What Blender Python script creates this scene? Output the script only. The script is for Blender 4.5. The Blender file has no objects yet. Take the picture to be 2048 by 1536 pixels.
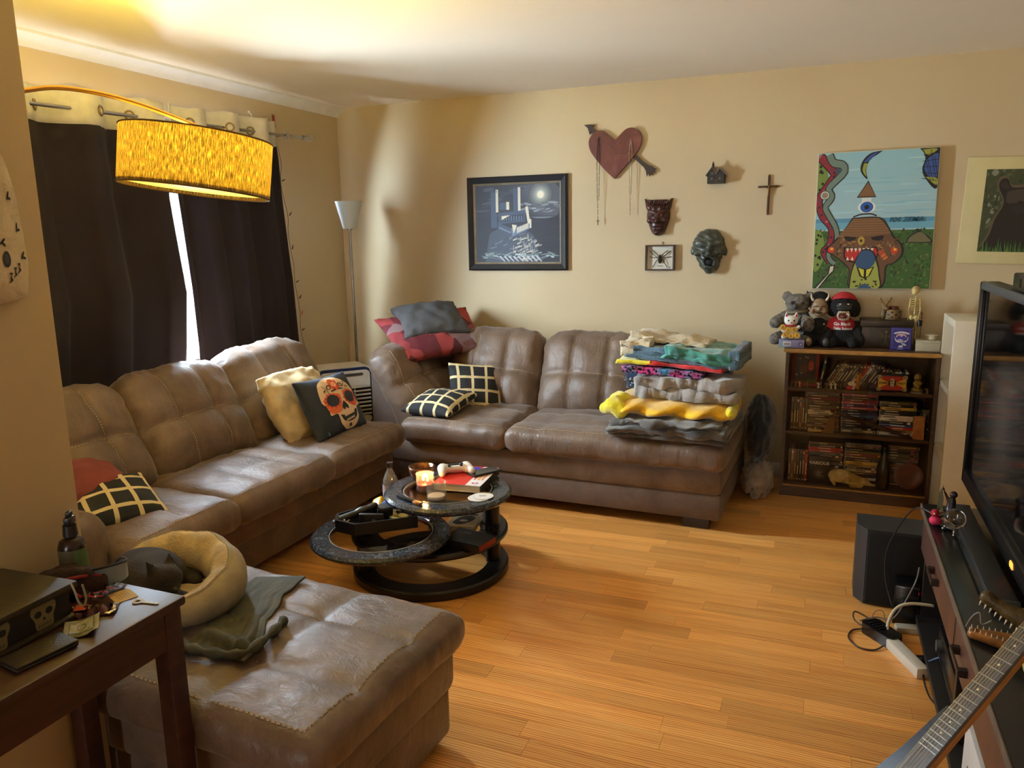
import bpy, bmesh, math, random
import numpy as np
from mathutils import Vector, Matrix, Euler, noise
from mathutils.geometry import tessellate_polygon

SC = bpy.context.scene
COL = SC.collection
PI = math.pi
R = math.radians
random.seed(7)

# ------------------------------------------------------------------ camera
cam = bpy.data.cameras.new('camera')
cam.sensor_width = 36.0
cam.lens = 1543.0 / 2048.0 * 36.0
cam.clip_start = 0.05
cam_ob = bpy.data.objects.new('camera', cam)
COL.objects.link(cam_ob)
yaw, pitch, roll = -0.385, 0.19, -0.0165
fwd = Vector((math.sin(yaw) * math.cos(pitch), math.cos(yaw) * math.cos(pitch), -math.sin(pitch)))
rt = Vector((math.cos(yaw), -math.sin(yaw), 0))
up = rt.cross(fwd)
r2 = math.cos(roll) * rt + math.sin(roll) * up
u2 = -math.sin(roll) * rt + math.cos(roll) * up
mw = Matrix((r2, u2, -fwd)).transposed().to_4x4()
mw.translation = Vector((3.346, -4.96, 1.521))
cam_ob.matrix_world = mw
SC.camera = cam_ob

# ------------------------------------------------------------------ world, daylight, exposure
wd = bpy.data.worlds.new('world')
SC.world = wd
wd.use_nodes = True
bg = wd.node_tree.nodes['Background']
bg.inputs['Color'].default_value = (0.86, 0.90, 1.0, 1)
bg.inputs['Strength'].default_value = 4.0
SC.view_settings.view_transform = 'Standard'
SC.view_settings.look = 'None'
SC.view_settings.exposure = 0.83
SC.view_settings.gamma = 1.0
SC.view_settings.use_curve_mapping = False
SC.cycles.max_bounces = 8
SC.cycles.diffuse_bounces = 5
SC.cycles.transparent_max_bounces = 24
SC.cycles.caustics_reflective = False
SC.cycles.caustics_refractive = False
SC.cycles.sample_clamp_indirect = 6.0
SC.cycles.use_denoising = True

def area(name, loc, target, sx, sy, power, col):
    l = bpy.data.lights.new(name, 'AREA')
    l.shape = 'RECTANGLE'; l.size = sx; l.size_y = sy
    l.energy = power; l.color = col
    o = bpy.data.objects.new(name, l); COL.objects.link(o)
    o.location = loc
    d = Vector(target) - Vector(loc)
    o.rotation_euler = d.to_track_quat('-Z', 'Y').to_euler()
    return o
# daylight outside the window, and an unseen fill light added behind the camera
area('window_daylight', (-0.60, -1.925, 1.62), (0.31, -1.925, 1.17), 2.3, 1.6, 2450, (0.72, 0.87, 1.0))
area('rear_fill', (1.9, -8.35, 1.5), (3.3, -0.3, 0.6), 0.4, 1.6, 26, (1.0, 0.95, 0.88))

# ------------------------------------------------------------------ materials
def lin(c):
    def f(x):
        x = x / 255.0
        return x / 12.92 if x <= 0.04045 else ((x + 0.055) / 1.055) ** 2.4
    return (f(c[0]), f(c[1]), f(c[2]), 1.0)

MATS = {}
def _mat(name):
    m = bpy.data.materials.new(name); m.use_nodes = True
    nt = m.node_tree
    return m, nt, nt.nodes['Principled BSDF']

def nd(nt, typ, **kw):
    n = nt.nodes.new(typ)
    for k, v in kw.items():
        if k in n.inputs: n.inputs[k].default_value = v
        else: setattr(n, k, v)
    return n

def ramp(nt, fac, stops):
    n = nt.nodes.new('ShaderNodeValToRGB')
    cr = n.color_ramp
    while len(cr.elements) < len(stops): cr.elements.new(0.5)
    for e, (p, c) in zip(cr.elements, stops):
        e.position = p; e.color = lin(c)
    nt.links.new(fac, n.inputs['Fac'])
    return n.outputs['Color']

def coords(nt, kind='Object', scale=(1, 1, 1)):
    tc = nt.nodes.new('ShaderNodeTexCoord')
    mp = nt.nodes.new('ShaderNodeMapping')
    mp.inputs['Scale'].default_value = scale
    nt.links.new(tc.outputs[kind], mp.inputs['Vector'])
    return mp.outputs['Vector']

def tex(nt, vec, scale, detail=3, rough=.55, dist=0.0):
    n = nt.nodes.new('ShaderNodeTexNoise')
    n.inputs['Scale'].default_value = scale; n.inputs['Detail'].default_value = detail
    n.inputs['Roughness'].default_value = rough; n.inputs['Distortion'].default_value = dist
    nt.links.new(vec, n.inputs['Vector'])
    return n.outputs['Fac']

def bump(nt, bs, height, strength, dist=.01, chain=None):
    b = nt.nodes.new('ShaderNodeBump')
    b.inputs['Strength'].default_value = strength; b.inputs['Distance'].default_value = dist
    nt.links.new(height, b.inputs['Height'])
    if chain is not None: nt.links.new(chain, b.inputs['Normal'])
    nt.links.new(b.outputs['Normal'], bs.inputs['Normal'])
    return b.outputs['Normal']

def mul(c, k): return tuple(max(0, min(255, x * k)) for x in c)

def mat(name, col, rough=.6, metal=0.0, var=.12, vs=8, bmp=0.0, bs_=60, sheen=0.0, coat=0.0, spec=.5, alpha=1.0, trans=0.0, emit=None, estr=0.0, stretch=(1, 1, 1)):
    if name in MATS: return MATS[name]
    m, nt, bs = _mat(name)
    v = coords(nt, 'Object', stretch)
    if var > 0:
        f = tex(nt, v, vs, 3)
        nt.links.new(ramp(nt, f, [(.3, mul(col, 1 - var)), (.7, mul(col, 1 + var))]), bs.inputs['Base Color'])
    else:
        bs.inputs['Base Color'].default_value = lin(col)
    bs.inputs['Roughness'].default_value = rough
    bs.inputs['Metallic'].default_value = metal
    bs.inputs['Specular IOR Level'].default_value = spec
    bs.inputs['Sheen Weight'].default_value = sheen
    bs.inputs['Coat Weight'].default_value = coat
    bs.inputs['Alpha'].default_value = alpha
    bs.inputs['Transmission Weight'].default_value = trans
    if emit:
        bs.inputs['Emission Color'].default_value = lin(emit)
        bs.inputs['Emission Strength'].default_value = estr
    if bmp > 0: bump(nt, bs, tex(nt, v, bs_, 4, .6), bmp)
    MATS[name] = m
    return m

def custom(name):
    def deco(fn):
        m, nt, bs = _mat(name); fn(nt, bs); MATS[name] = m
        return fn
    return deco

@custom('wall_paint')
def _(nt, bs):
    v = coords(nt)
    nt.links.new(ramp(nt, tex(nt, v, 1.3, 3), [(.3, (200, 181, 145)), (.7, (206, 188, 153))]), bs.inputs['Base Color'])
    bs.inputs['Roughness'].default_value = .5
    bs.inputs['Specular IOR Level'].default_value = .35
    bump(nt, bs, tex(nt, v, 220, 3), .06, .004)

@custom('ceiling_paint')
def _(nt, bs):
    v = coords(nt)
    nt.links.new(ramp(nt, tex(nt, v, 1.0, 3), [(.3, (242, 233, 218)), (.7, (247, 238, 224))]), bs.inputs['Base Color'])
    bs.inputs['Roughness'].default_value = .6
    bump(nt, bs, tex(nt, v, 150, 3), .08, .004)

@custom('laminate')
def _(nt, bs):
    oi = nt.nodes.new('ShaderNodeObjectInfo')
    tc = nt.nodes.new('ShaderNodeTexCoord')
    ad = nt.nodes.new('ShaderNodeVectorMath'); ad.operation = 'ADD'
    sc = nt.nodes.new('ShaderNodeVectorMath'); sc.operation = 'SCALE'
    cb = nt.nodes.new('ShaderNodeCombineXYZ')
    for k in 'XYZ': nt.links.new(oi.outputs['Random'], cb.inputs[k])
    nt.links.new(cb.outputs[0], sc.inputs[0]); sc.inputs['Scale'].default_value = 37.0
    nt.links.new(tc.outputs['Object'], ad.inputs[0]); nt.links.new(sc.outputs[0], ad.inputs[1])
    mp = nt.nodes.new('ShaderNodeMapping'); mp.inputs['Scale'].default_value = (1.5, 30, 1)
    nt.links.new(ad.outputs[0], mp.inputs['Vector'])
    n1 = tex(nt, mp.outputs[0], 1.0, 3, .5, .9)
    w = nt.nodes.new('ShaderNodeTexWave'); w.wave_type = 'BANDS'; w.bands_direction = 'Y'
    w.inputs['Scale'].default_value = 1.6; w.inputs['Distortion'].default_value = 9.0
    w.inputs['Detail'].default_value = 2; w.inputs['Detail Scale'].default_value = .6
    mp3 = nt.nodes.new('ShaderNodeMapping'); mp3.inputs['Scale'].default_value = (1.1, 20, 1)
    nt.links.new(ad.outputs[0], mp3.inputs['Vector']); nt.links.new(mp3.outputs[0], w.inputs['Vector'])
    mp2 = nt.nodes.new('ShaderNodeMapping'); mp2.inputs['Scale'].default_value = (6, 210, 1)
    nt.links.new(ad.outputs[0], mp2.inputs['Vector'])
    fine = tex(nt, mp2.outputs[0], 1.0, 3, .6)
    m0 = nt.nodes.new('ShaderNodeMix'); m0.data_type = 'FLOAT'; m0.inputs[0].default_value = .45
    nt.links.new(n1, m0.inputs[2]); nt.links.new(w.outputs['Fac'], m0.inputs[3])
    mx = nt.nodes.new('ShaderNodeMix'); mx.data_type = 'FLOAT'; mx.inputs[0].default_value = .3
    nt.links.new(m0.outputs[0], mx.inputs[2]); nt.links.new(fine, mx.inputs[3])
    c = ramp(nt, mx.outputs[0], [(.27, (178, 102, 42)), (.38, (222, 148, 70)), (.58, (240, 176, 94)), (.75, (250, 200, 124))])
    hs = nt.nodes.new('ShaderNodeHueSaturation')
    mr = nt.nodes.new('ShaderNodeMapRange'); mr.inputs['To Min'].default_value = .8; mr.inputs['To Max'].default_value = 1.16
    nt.links.new(oi.outputs['Random'], mr.inputs['Value'])
    nt.links.new(mr.outputs[0], hs.inputs['Value']); nt.links.new(c, hs.inputs['Color'])
    nt.links.new(hs.outputs[0], bs.inputs['Base Color'])
    bs.inputs['Roughness'].default_value = .3
    bs.inputs['Specular IOR Level'].default_value = .45
    bump(nt, bs, mx.outputs[0], .05, .003)

def leather(name, c0, c1, c2, rough=.46, sheen=.15, spec=.5):
    m, nt, bs = _mat(name)
    v = coords(nt)
    a = tex(nt, v, 4.5, 6, .65, .4)
    nt.links.new(ramp(nt, a, [(.28, c0), (.5, c1), (.72, c2)]), bs.inputs['Base Color'])
    rr = nt.nodes.new('ShaderNodeMapRange'); rr.inputs['To Min'].default_value = rough - .08; rr.inputs['To Max'].default_value = rough + .16
    nt.links.new(tex(nt, v, 9, 4), rr.inputs['Value']); nt.links.new(rr.outputs[0], bs.inputs['Roughness'])
    bs.inputs['Specular IOR Level'].default_value = spec
    bs.inputs['Sheen Weight'].default_value = sheen; bs.inputs['Sheen Roughness'].default_value = .4
    n1 = bump(nt, bs, tex(nt, v, 230, 4, .65), .18, .002)
    n2 = bump(nt, bs, tex(nt, coords(nt, 'Object', (1, 1.8, 1)), 16, 6, .62, 1.4), .5, .009, n1)
    MATS[name] = m
leather('sofa_leather', (78, 60, 46), (102, 81, 65), (122, 101, 85), .44, .22, .6)
leather('ottoman_leather', (76, 60, 48), (98, 80, 66), (120, 102, 88), .4, .3, .65)
leather('sofa_suede', (82, 66, 59), (98, 82, 74), (110, 94, 86), .62)
mat('thread', (186, 164, 136), .7, var=.05)

@custom('print')
def _(nt, bs):
    a = nt.nodes.new('ShaderNodeAttribute'); a.attribute_name = 'Col'
    nt.links.new(a.outputs['Color'], bs.inputs['Base Color'])
    bs.inputs['Roughness'].default_value = .55

@custom('print_fuzzy')
def _(nt, bs):
    a = nt.nodes.new('ShaderNodeAttribute'); a.attribute_name = 'Col'
    v = coords(nt)
    mx = nt.nodes.new('ShaderNodeMix'); mx.data_type = 'RGBA'; mx.blend_type = 'MULTIPLY'; mx.inputs[0].default_value = .55
    nt.links.new(a.outputs['Color'], mx.inputs[6])
    nt.links.new(ramp(nt, tex(nt, v, 38, 5, .7, .6), [(.3, (120, 120, 120)), (.68, (255, 255, 255))]), mx.inputs[7])
    nt.links.new(mx.outputs[2], bs.inputs['Base Color'])
    bs.inputs['Roughness'].default_value = .6

def glassmat(name, col, milk=0.0, rough=0.02, ior=1.45):
    # thin clear pane: mostly see-through with a fresnel reflection
    m = bpy.data.materials.new(name); m.use_nodes = True
    nt = m.node_tree; nt.nodes.clear()
    out = nt.nodes.new('ShaderNodeOutputMaterial')
    tr = nt.nodes.new('ShaderNodeBsdfTransparent'); tr.inputs['Color'].default_value = lin(col)
    gl = nt.nodes.new('ShaderNodeBsdfGlossy'); gl.inputs['Roughness'].default_value = rough
    fr = nt.nodes.new('ShaderNodeFresnel'); fr.inputs['IOR'].default_value = ior
    mx = nt.nodes.new('ShaderNodeMixShader')
    ge = nt.nodes.new('ShaderNodeNewGeometry'); iv = nt.nodes.new('ShaderNodeMath'); iv.operation = 'SUBTRACT'; iv.inputs[0].default_value = 1.0
    mu = nt.nodes.new('ShaderNodeMath'); mu.operation = 'MULTIPLY'
    nt.links.new(ge.outputs['Backfacing'], iv.inputs[1]); nt.links.new(iv.outputs[0], mu.inputs[0]); nt.links.new(fr.outputs[0], mu.inputs[1])
    nt.links.new(mu.outputs[0], mx.inputs[0]); nt.links.new(tr.outputs[0], mx.inputs[1]); nt.links.new(gl.outputs[0], mx.inputs[2])
    if milk:
        df = nt.nodes.new('ShaderNodeBsdfDiffuse'); df.inputs['Color'].default_value = lin((235, 232, 226))
        m2 = nt.nodes.new('ShaderNodeMixShader'); m2.inputs[0].default_value = milk
        nt.links.new(mx.outputs[0], m2.inputs[1]); nt.links.new(df.outputs[0], m2.inputs[2]); nt.links.new(m2.outputs[0], out.inputs['Surface'])
    else: nt.links.new(mx.outputs[0], out.inputs['Surface'])
    MATS[name] = m
glassmat('jar_glass', (246, 244, 240), milk=.1, ior=1.8)
glassmat('glass', (252, 253, 253))
glassmat('smoked_glass', (248, 245, 238))
glassmat('table_glass', (232, 230, 225))
glassmat('plastic_film', (236, 232, 228), rough=.12)

# ------------------------------------------------------------------ mesh helpers
class B:
    def __init__(s):
        s.v = []; s.f = []; s.m = []; s.uv = None
    def add(s, vs, fs, mi=0, T=None):
        o = len(s.v)
        if T is not None: vs = [T @ Vector(p) for p in vs]
        s.v.extend([tuple(p) for p in vs]); s.f.extend([tuple(i + o for i in f) for f in fs]); s.m.extend([mi] * len(fs))
        return s
    def box(s, c, d, mi=0, T=None, r=0.0):
        hx, hy, hz = d[0] / 2, d[1] / 2, d[2] / 2
        if r <= 0:
            vs = [(c[0] + a * hx, c[1] + b * hy, c[2] + e * hz) for a in (-1, 1) for b in (-1, 1) for e in (-1, 1)]
            fs = [(0, 1, 3, 2), (4, 6, 7, 5), (0, 4, 5, 1), (2, 3, 7, 6), (0, 2, 6, 4), (1, 5, 7, 3)]
            return s.add(vs, fs, mi, T)
        bm = bmesh.new(); bmesh.ops.create_cube(bm, size=1)
        for v in bm.verts: v.co = Vector((c[0] + v.co.x * d[0], c[1] + v.co.y * d[1], c[2] + v.co.z * d[2]))
        bmesh.ops.bevel(bm, geom=bm.edges[:], offset=min(r, hx * .98, hy * .98, hz * .98), segments=2, affect='EDGES', profile=.5)
        bm.verts.index_update()
        s.add([v.co.copy() for v in bm.verts], [[v.index for v in f.verts] for f in bm.faces], mi, T)
        bm.free(); return s
    def span(s, a, b, mi=0, T=None, r=0.0):
        return s.box([(a[i] + b[i]) / 2 for i in range(3)], [abs(b[i] - a[i]) for i in range(3)], mi, T, r)
    def tube(s, pts, r, n=8, mi=0, T=None, closed=False, flat=None):
        pts = [Vector(p) for p in pts]; N = len(pts)
        rs = r if hasattr(r, '__len__') else [r] * N
        prev = None; vs = []
        for i, p in enumerate(pts):
            if closed: t = pts[(i + 1) % N] - pts[i - 1]
            else: t = pts[min(i + 1, N - 1)] - pts[max(i - 1, 0)]
            if t.length < 1e-9: t = Vector((0, 0, 1))
            t.normalize()
            if prev is None:
                a = Vector((0, 0, 1)) if abs(t.z) < .9 else Vector((1, 0, 0))
                e = t.cross(a).normalized()
            else:
                e = (prev - t * prev.dot(t))
                e = e.normalized() if e.length > 1e-6 else t.orthogonal().normalized()
            prev = e; g = t.cross(e)
            for k in range(n):
                q = 2 * PI * k / n
                vs.append(p + rs[i] * (math.cos(q) * e + (flat or 1.0) * math.sin(q) * g))
        fs = []
        for i in range(N if closed else N - 1):
            j = (i + 1) % N
            for k in range(n):
                fs.append((i * n + k, i * n + (k + 1) % n, j * n + (k + 1) % n, j * n + k))
        if not closed:
            fs.append(tuple(range(n - 1, -1, -1))); fs.append(tuple((N - 1) * n + k for k in range(n)))
        return s.add(vs, fs, mi, T)
    def cyl(s, p0, p1, r0, r1=None, n=16, mi=0, T=None):
        return s.tube([p0, p1], [r0, r0 if r1 is None else r1], n, mi, T)
    def lathe(s, prof, n=24, c=(0, 0, 0), mi=0, T=None, ax=None):
        vs = []; fs = []; L = len(prof)
        for k in range(n):
            q = 2 * PI * k / n; cq, sq = math.cos(q), math.sin(q)
            for (r, z) in prof: vs.append((c[0] + r * cq, c[1] + r * sq, c[2] + z))
        for k in range(n):
            j = (k + 1) % n
            for i in range(L - 1):
                if prof[i][0] < 1e-6 and prof[i + 1][0] < 1e-6: continue
                fs.append((k * L + i, j * L + i, j * L + i + 1, k * L + i + 1))
        return s.add(vs, fs, mi, T)
    def prism(s, poly, z0, z1, mi=0, T=None):
        n = len(poly)
        ar = sum(poly[i][0] * poly[(i + 1) % n][1] - poly[(i + 1) % n][0] * poly[i][1] for i in range(n))
        if ar < 0: poly = poly[::-1]
        vs = [(x, y, z0) for x, y in poly] + [(x, y, z1) for x, y in poly]
        fs = [(i, (i + 1) % n, n + (i + 1) % n, n + i) for i in range(n)]
        for t in tessellate_polygon([[Vector((x, y, 0)) for x, y in poly]]):
            a, b, c = t
            cr = (Vector(poly[b]) - Vector(poly[a])).cross(Vector(poly[c]) - Vector(poly[a]))
            if cr < 0: a, c = c, a
            fs.append((n + a, n + b, n + c)); fs.append((c, b, a))
        return s.add(vs, fs, mi, T)
    def sph(s, c, r, nu=16, nv=10, mi=0, T=None):
        if not hasattr(r, '__len__'): r = (r, r, r)
        vs = [(c[0], c[1], c[2] - r[2])]; fs = []
        for i in range(1, nv):
            a = -PI / 2 + PI * i / nv
            for k in range(nu):
                q = 2 * PI * k / nu
                vs.append((c[0] + r[0] * math.cos(a) * math.cos(q), c[1] + r[1] * math.cos(a) * math.sin(q), c[2] + r[2] * math.sin(a)))
        vs.append((c[0], c[1], c[2] + r[2])); top = len(vs) - 1
        for k in range(nu):
            fs.append((0, 1 + (k + 1) % nu, 1 + k))
            fs.append((top, 1 + (nv - 2) * nu + k, 1 + (nv - 2) * nu + (k + 1) % nu))
        for i in range(nv - 2):
            for k in range(nu):
                fs.append((1 + i * nu + k, 1 + i * nu + (k + 1) % nu, 1 + (i + 1) * nu + (k + 1) % nu, 1 + (i + 1) * nu + k))
        return s.add(vs, fs, mi, T)
    def ring(s, c, r0, r1, z0, z1, n=64, mi=0, T=None, bev=.004):
        b = bev
        pr = [(r0, z0 + b), (r0 + b, z0), (r1 - b, z0), (r1, z0 + b), (r1, z1 - b), (r1 - b, z1), (r0 + b, z1), (r0, z1 - b), (r0, z0 + b)]
        return s.lathe(pr, n, c, mi, T)
    def disc(s, c, r, z0, z1, n=48, mi=0, T=None, bev=.003):
        return s.lathe([(0, z0), (r - bev, z0), (r, z0 + bev), (r, z1 - bev), (r - bev, z1), (0, z1)], n, c, mi, T)
    def grid(s, fn, nu, nv, cu=False, cv=False, mi=0, T=None, uv=False):
        vs = [fn(i / (nu if cu else nu - 1), j / (nv if cv else nv - 1)) for i in range(nu) for j in range(nv)]
        fs = []
        for i in range(nu if cu else nu - 1):
            for j in range(nv if cv else nv - 1):
                a, b = (i + 1) % nu, (j + 1) % nv
                fs.append((i * nv + j, a * nv + j, a * nv + b, i * nv + b))
        return s.add(vs, fs, mi, T)
    def mesh(s, name, smooth=.7):
        me = bpy.data.meshes.new(name)
        me.from_pydata(s.v, [], s.f)
        if any(s.m): me.polygons.foreach_set('material_index', s.m)
        if s.uv:
            l = me.uv_layers.new(name='UVMap')
            for lp in me.loops: l.data[lp.index].uv = s.uv[lp.vertex_index]
        if smooth:
            me.shade_smooth()
            if smooth < 3: me.set_sharp_from_angle(angle=smooth)
        me.update()
        return me

def tag(o, label=None, cat=None, group=None, kind=None):
    if label: o['label'] = label
    if cat: o['category'] = cat
    if group: o['group'] = group
    if kind: o['kind'] = kind
    return o

def obj(name, b, ma, parent=None, loc=(0, 0, 0), rot=(0, 0, 0), label=None, cat=None, group=None, kind=None, smooth=.7, sub=0):
    me = b.mesh(name, smooth) if isinstance(b, B) else b
    if ma is not None:
        for q in (ma if isinstance(ma, (list, tuple)) else [ma]):
            me.materials.append(MATS[q] if isinstance(q, str) else q)
    o = bpy.data.objects.new(name, me); COL.objects.link(o)
    o.location = loc; o.rotation_euler = rot
    if parent is not None: o.parent = parent
    if sub:
        md = o.modifiers.new('subd', 'SUBSURF'); md.levels = sub; md.render_levels = sub
    return tag(o, label, cat, group, kind)

def thing(name, label, cat, loc=(0, 0, 0), rz=0.0, group=None, rot=None, kind=None):
    o = bpy.data.objects.new(name, None); COL.objects.link(o)
    o.empty_display_size = .05
    o.location = loc; o.rotation_euler = rot if rot else (0, 0, rz)
    return tag(o, label, cat, group, kind)

def copy_tree(o, parent=None):
    c = o.copy(); COL.objects.link(c)
    c.parent = parent
    for ch in list(o.children): copy_tree(ch, c)
    return c

def TR(loc=(0, 0, 0), rot=(0, 0, 0), sc=(1, 1, 1)):
    return Matrix.LocRotScale(Vector(loc), Euler(rot), Vector(sc))

def nz(x, y, z, s=1.0):
    return noise.noise(Vector((x * s, y * s, z * s)))

# ---- signed-distance modelling for organic shapes (surface nets)
def S_sph(P, c, r): return np.linalg.norm(P - np.array(c), axis=-1) - r
def S_ell(P, c, r, M=None):
    Q = P - np.array(c)
    if M is not None: Q = Q @ np.array(M)
    r = np.array(r); k0 = np.linalg.norm(Q / r, axis=-1); k1 = np.linalg.norm(Q / (r * r), axis=-1)
    return k0 * (k0 - 1) / np.maximum(k1, 1e-9)
def S_cap(P, a, b, r0, r1=None):
    a = np.array(a, float); b = np.array(b, float); r1 = r0 if r1 is None else r1
    ab = b - a; t = np.clip(((P - a) @ ab) / max(ab @ ab, 1e-12), 0, 1)
    return np.linalg.norm(P - a - t[..., None] * ab, axis=-1) - (r0 + (r1 - r0) * t)
def S_box(P, c, h, r=0.0):
    q = np.abs(P - np.array(c)) - np.array(h) + r
    return np.linalg.norm(np.maximum(q, 0), axis=-1) + np.minimum(q.max(-1), 0) - r
def sU(a, b, k=.01):
    h = np.clip(.5 + .5 * (b - a) / k, 0, 1)
    return b + (a - b) * h - k * h * (1 - h)
def sD(a, b, k=.01): return -sU(-a, b, k)
def sUs(k, *ds):
    d = ds[0]
    for e in ds[1:]: d = sU(d, e, k)
    return d
def rotm(*e): return np.array(Euler(e).to_matrix())

def sdf(fn, lo, hi, res):
    lo = np.array(lo, float); hi = np.array(hi, float)
    n = np.maximum(((hi - lo) / res).astype(int) + 2, 4)
    ax = [lo[i] + res * np.arange(n[i]) for i in range(3)]
    P = np.stack(np.meshgrid(*ax, indexing='ij'), -1)
    D = fn(P.reshape(-1, 3)).reshape(n)
    D[0] = D[-1] = np.maximum(D[0], res * .5); D[0] = np.maximum(D[0], res * .5); D[-1] = np.maximum(D[-1], res * .5)
    D[:, 0] = np.maximum(D[:, 0], res * .5); D[:, -1] = np.maximum(D[:, -1], res * .5)
    D[:, :, 0] = np.maximum(D[:, :, 0], res * .5); D[:, :, -1] = np.maximum(D[:, :, -1], res * .5)
    ins = D < 0
    cs = [(i, j, k) for i in (0, 1) for j in (0, 1) for k in (0, 1)]
    m = n - 1
    corner = {c: D[c[0]:c[0] + m[0], c[1]:c[1] + m[1], c[2]:c[2] + m[2]] for c in cs}
    cnt = sum((corner[c] < 0).astype(int) for c in cs)
    act = (cnt > 0) & (cnt < 8)
    idx = -np.ones(tuple(m), int); A = np.argwhere(act); idx[act] = np.arange(len(A))
    acc = np.zeros((len(A), 3)); num = np.zeros(len(A))
    for a in range(3):
        for c in cs:
            if c[a]: continue
            e = list(c); e[a] = 1; e = tuple(e)
            d0 = corner[c][act]; d1 = corner[e][act]
            w = (d0 < 0) != (d1 < 0)
            t = np.where(w, d0 / np.where(w, d0 - d1, 1), 0)
            p = np.tile(np.array(c, float), (len(A), 1)); p[:, a] += t
            acc[w] += p[w]; num[w] += 1
    V = lo + res * (A + acc / np.maximum(num, 1)[:, None])
    F = []
    for a in range(3):
        b, c = (a + 1) % 3, (a + 2) % 3
        s0 = [slice(1, -1)] * 3; s0[a] = slice(0, -1)
        s1 = [slice(1, -1)] * 3; s1[a] = slice(1, None)
        i0 = ins[tuple(s0)]; i1 = ins[tuple(s1)]
        for flag in (True, False):
            q = np.argwhere((i0 != i1) & (i0 == flag))
            if not len(q): continue
            off = np.array([1, 1, 1]); off[a] = 0
            q = q + off
            eb = np.zeros(3, int); eb[b] = 1; ec = np.zeros(3, int); ec[c] = 1
            f4 = [q - eb - ec, q - ec, q, q - eb]
            ii = [idx[x[:, 0], x[:, 1], x[:, 2]] for x in f4]
            fs = np.stack(ii if flag else ii[::-1], 1)
            F.extend(fs.tolist())
    o = B(); o.v = [tuple(x) for x in V]; o.f = [tuple(f) for f in F]; o.m = [0] * len(F)
    return o

# ---- flat printed shapes (pictures, lettering): coloured polygons laid on a surface
def decal(name, shapes, parent, mapf=None, step=.0004, maxe=None, ma='print', base=.0006, **kw):
    """shapes: list of (rgb, [(x, y), ...]); mapf(x, y, lift) -> point"""
    if mapf is None: mapf = lambda x, y, h: (x, y, h)
    bx_, lv = [], []
    for c, poly in shapes:
        q = (min(p[0] for p in poly), min(p[1] for p in poly), max(p[0] for p in poly), max(p[1] for p in poly))
        k = -1
        for (o, l) in zip(bx_, lv):
            if l > k and o[0] < q[2] and q[0] < o[2] and o[1] < q[3] and q[1] < o[3]: k = l
        bx_.append(q); lv.append(k + 1)
    step = min(max(step, .0001), .006 / (max(lv) + 1))
    bm = bmesh.new()
    lay = bm.loops.layers.float_color.new('Col')
    for i, (c, poly) in enumerate(shapes):
        vs = [Vector((x, y, 0)) for x, y in poly]
        tb = bmesh.new(); tv = [tb.verts.new(v) for v in vs]
        for t in tessellate_polygon([vs]):
            try: tb.faces.new([tv[k] for k in t])
            except ValueError: pass
        if maxe:
            for _ in range(6):
                es = [e for e in tb.edges if e.calc_length() > maxe]
                if not es: break
                bmesh.ops.subdivide_edges(tb, edges=es, cuts=1)
                bmesh.ops.triangulate(tb, faces=tb.faces[:])
        col = lin(c); h = base + step * lv[i]
        tb.verts.index_update()
        nv = [bm.verts.new(mapf(v.co.x, v.co.y, h)) for v in tb.verts]
        for f in tb.faces:
            k = [v.index for v in f.verts]
            p = [tb.verts[q] if False else vv.co for q, vv in zip(k, f.verts)]
            if (p[1] - p[0]).cross(p[2] - p[0]).z < 0: k = k[::-1]
            try: nf = bm.faces.new([nv[q] for q in k])
            except ValueError: continue
            nf.smooth = True
            for lp in nf.loops: lp[lay] = col
        tb.free()
    me = bpy.data.meshes.new(name); bm.to_mesh(me); bm.free()
    return obj(name, me, ma, parent, **kw)

def ell(cx, cy, rx, ry=None, n=20, a0=0, a1=360, rot=0):
    ry = rx if ry is None else ry
    full = abs(a1 - a0) >= 360
    k = n if full else n + 1
    out = []
    for i in range(k):
        q = R(a0 + (a1 - a0) * i / n); x, y = rx * math.cos(q), ry * math.sin(q)
        out.append((cx + x * math.cos(R(rot)) - y * math.sin(R(rot)), cy + x * math.sin(R(rot)) + y * math.cos(R(rot))))
    return out
def rect(x0, y0, x1, y1): return [(x0, y0), (x1, y0), (x1, y1), (x0, y1)]
def stroke(pts, w0, w1=None):
    w1 = w0 if w1 is None else w1
    L, Rr = [], []; n = len(pts)
    for i in range(n):
        a = Vector(pts[max(i - 1, 0)]); b = Vector(pts[min(i + 1, n - 1)]); d = (b - a)
        if d.length < 1e-9: d = Vector((1, 0))
        d.normalize(); nn = Vector((-d.y, d.x)); w = (w0 + (w1 - w0) * i / (n - 1)) / 2
        p = Vector(pts[i]); L.append(tuple(p + nn * w)); Rr.append(tuple(p - nn * w))
    return L + Rr[::-1]
def spline(pts, n=6):
    out = []; P = [Vector(p) for p in pts]
    for i in range(len(P) - 1):
        p0 = P[max(i - 1, 0)]; p1 = P[i]; p2 = P[i + 1]; p3 = P[min(i + 2, len(P) - 1)]
        for k in range(n):
            t = k / n
            out.append(tuple(.5 * ((2 * p1) + (p2 - p0) * t + (2 * p0 - 5 * p1 + 4 * p2 - p3) * t * t + (3 * p1 - p0 - 3 * p2 + p3) * t ** 3)))
    out.append(tuple(P[-1]))
    return out
def sp(pts, n=5): return spline(list(pts) + [pts[0]], n)[:-1]

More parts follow.
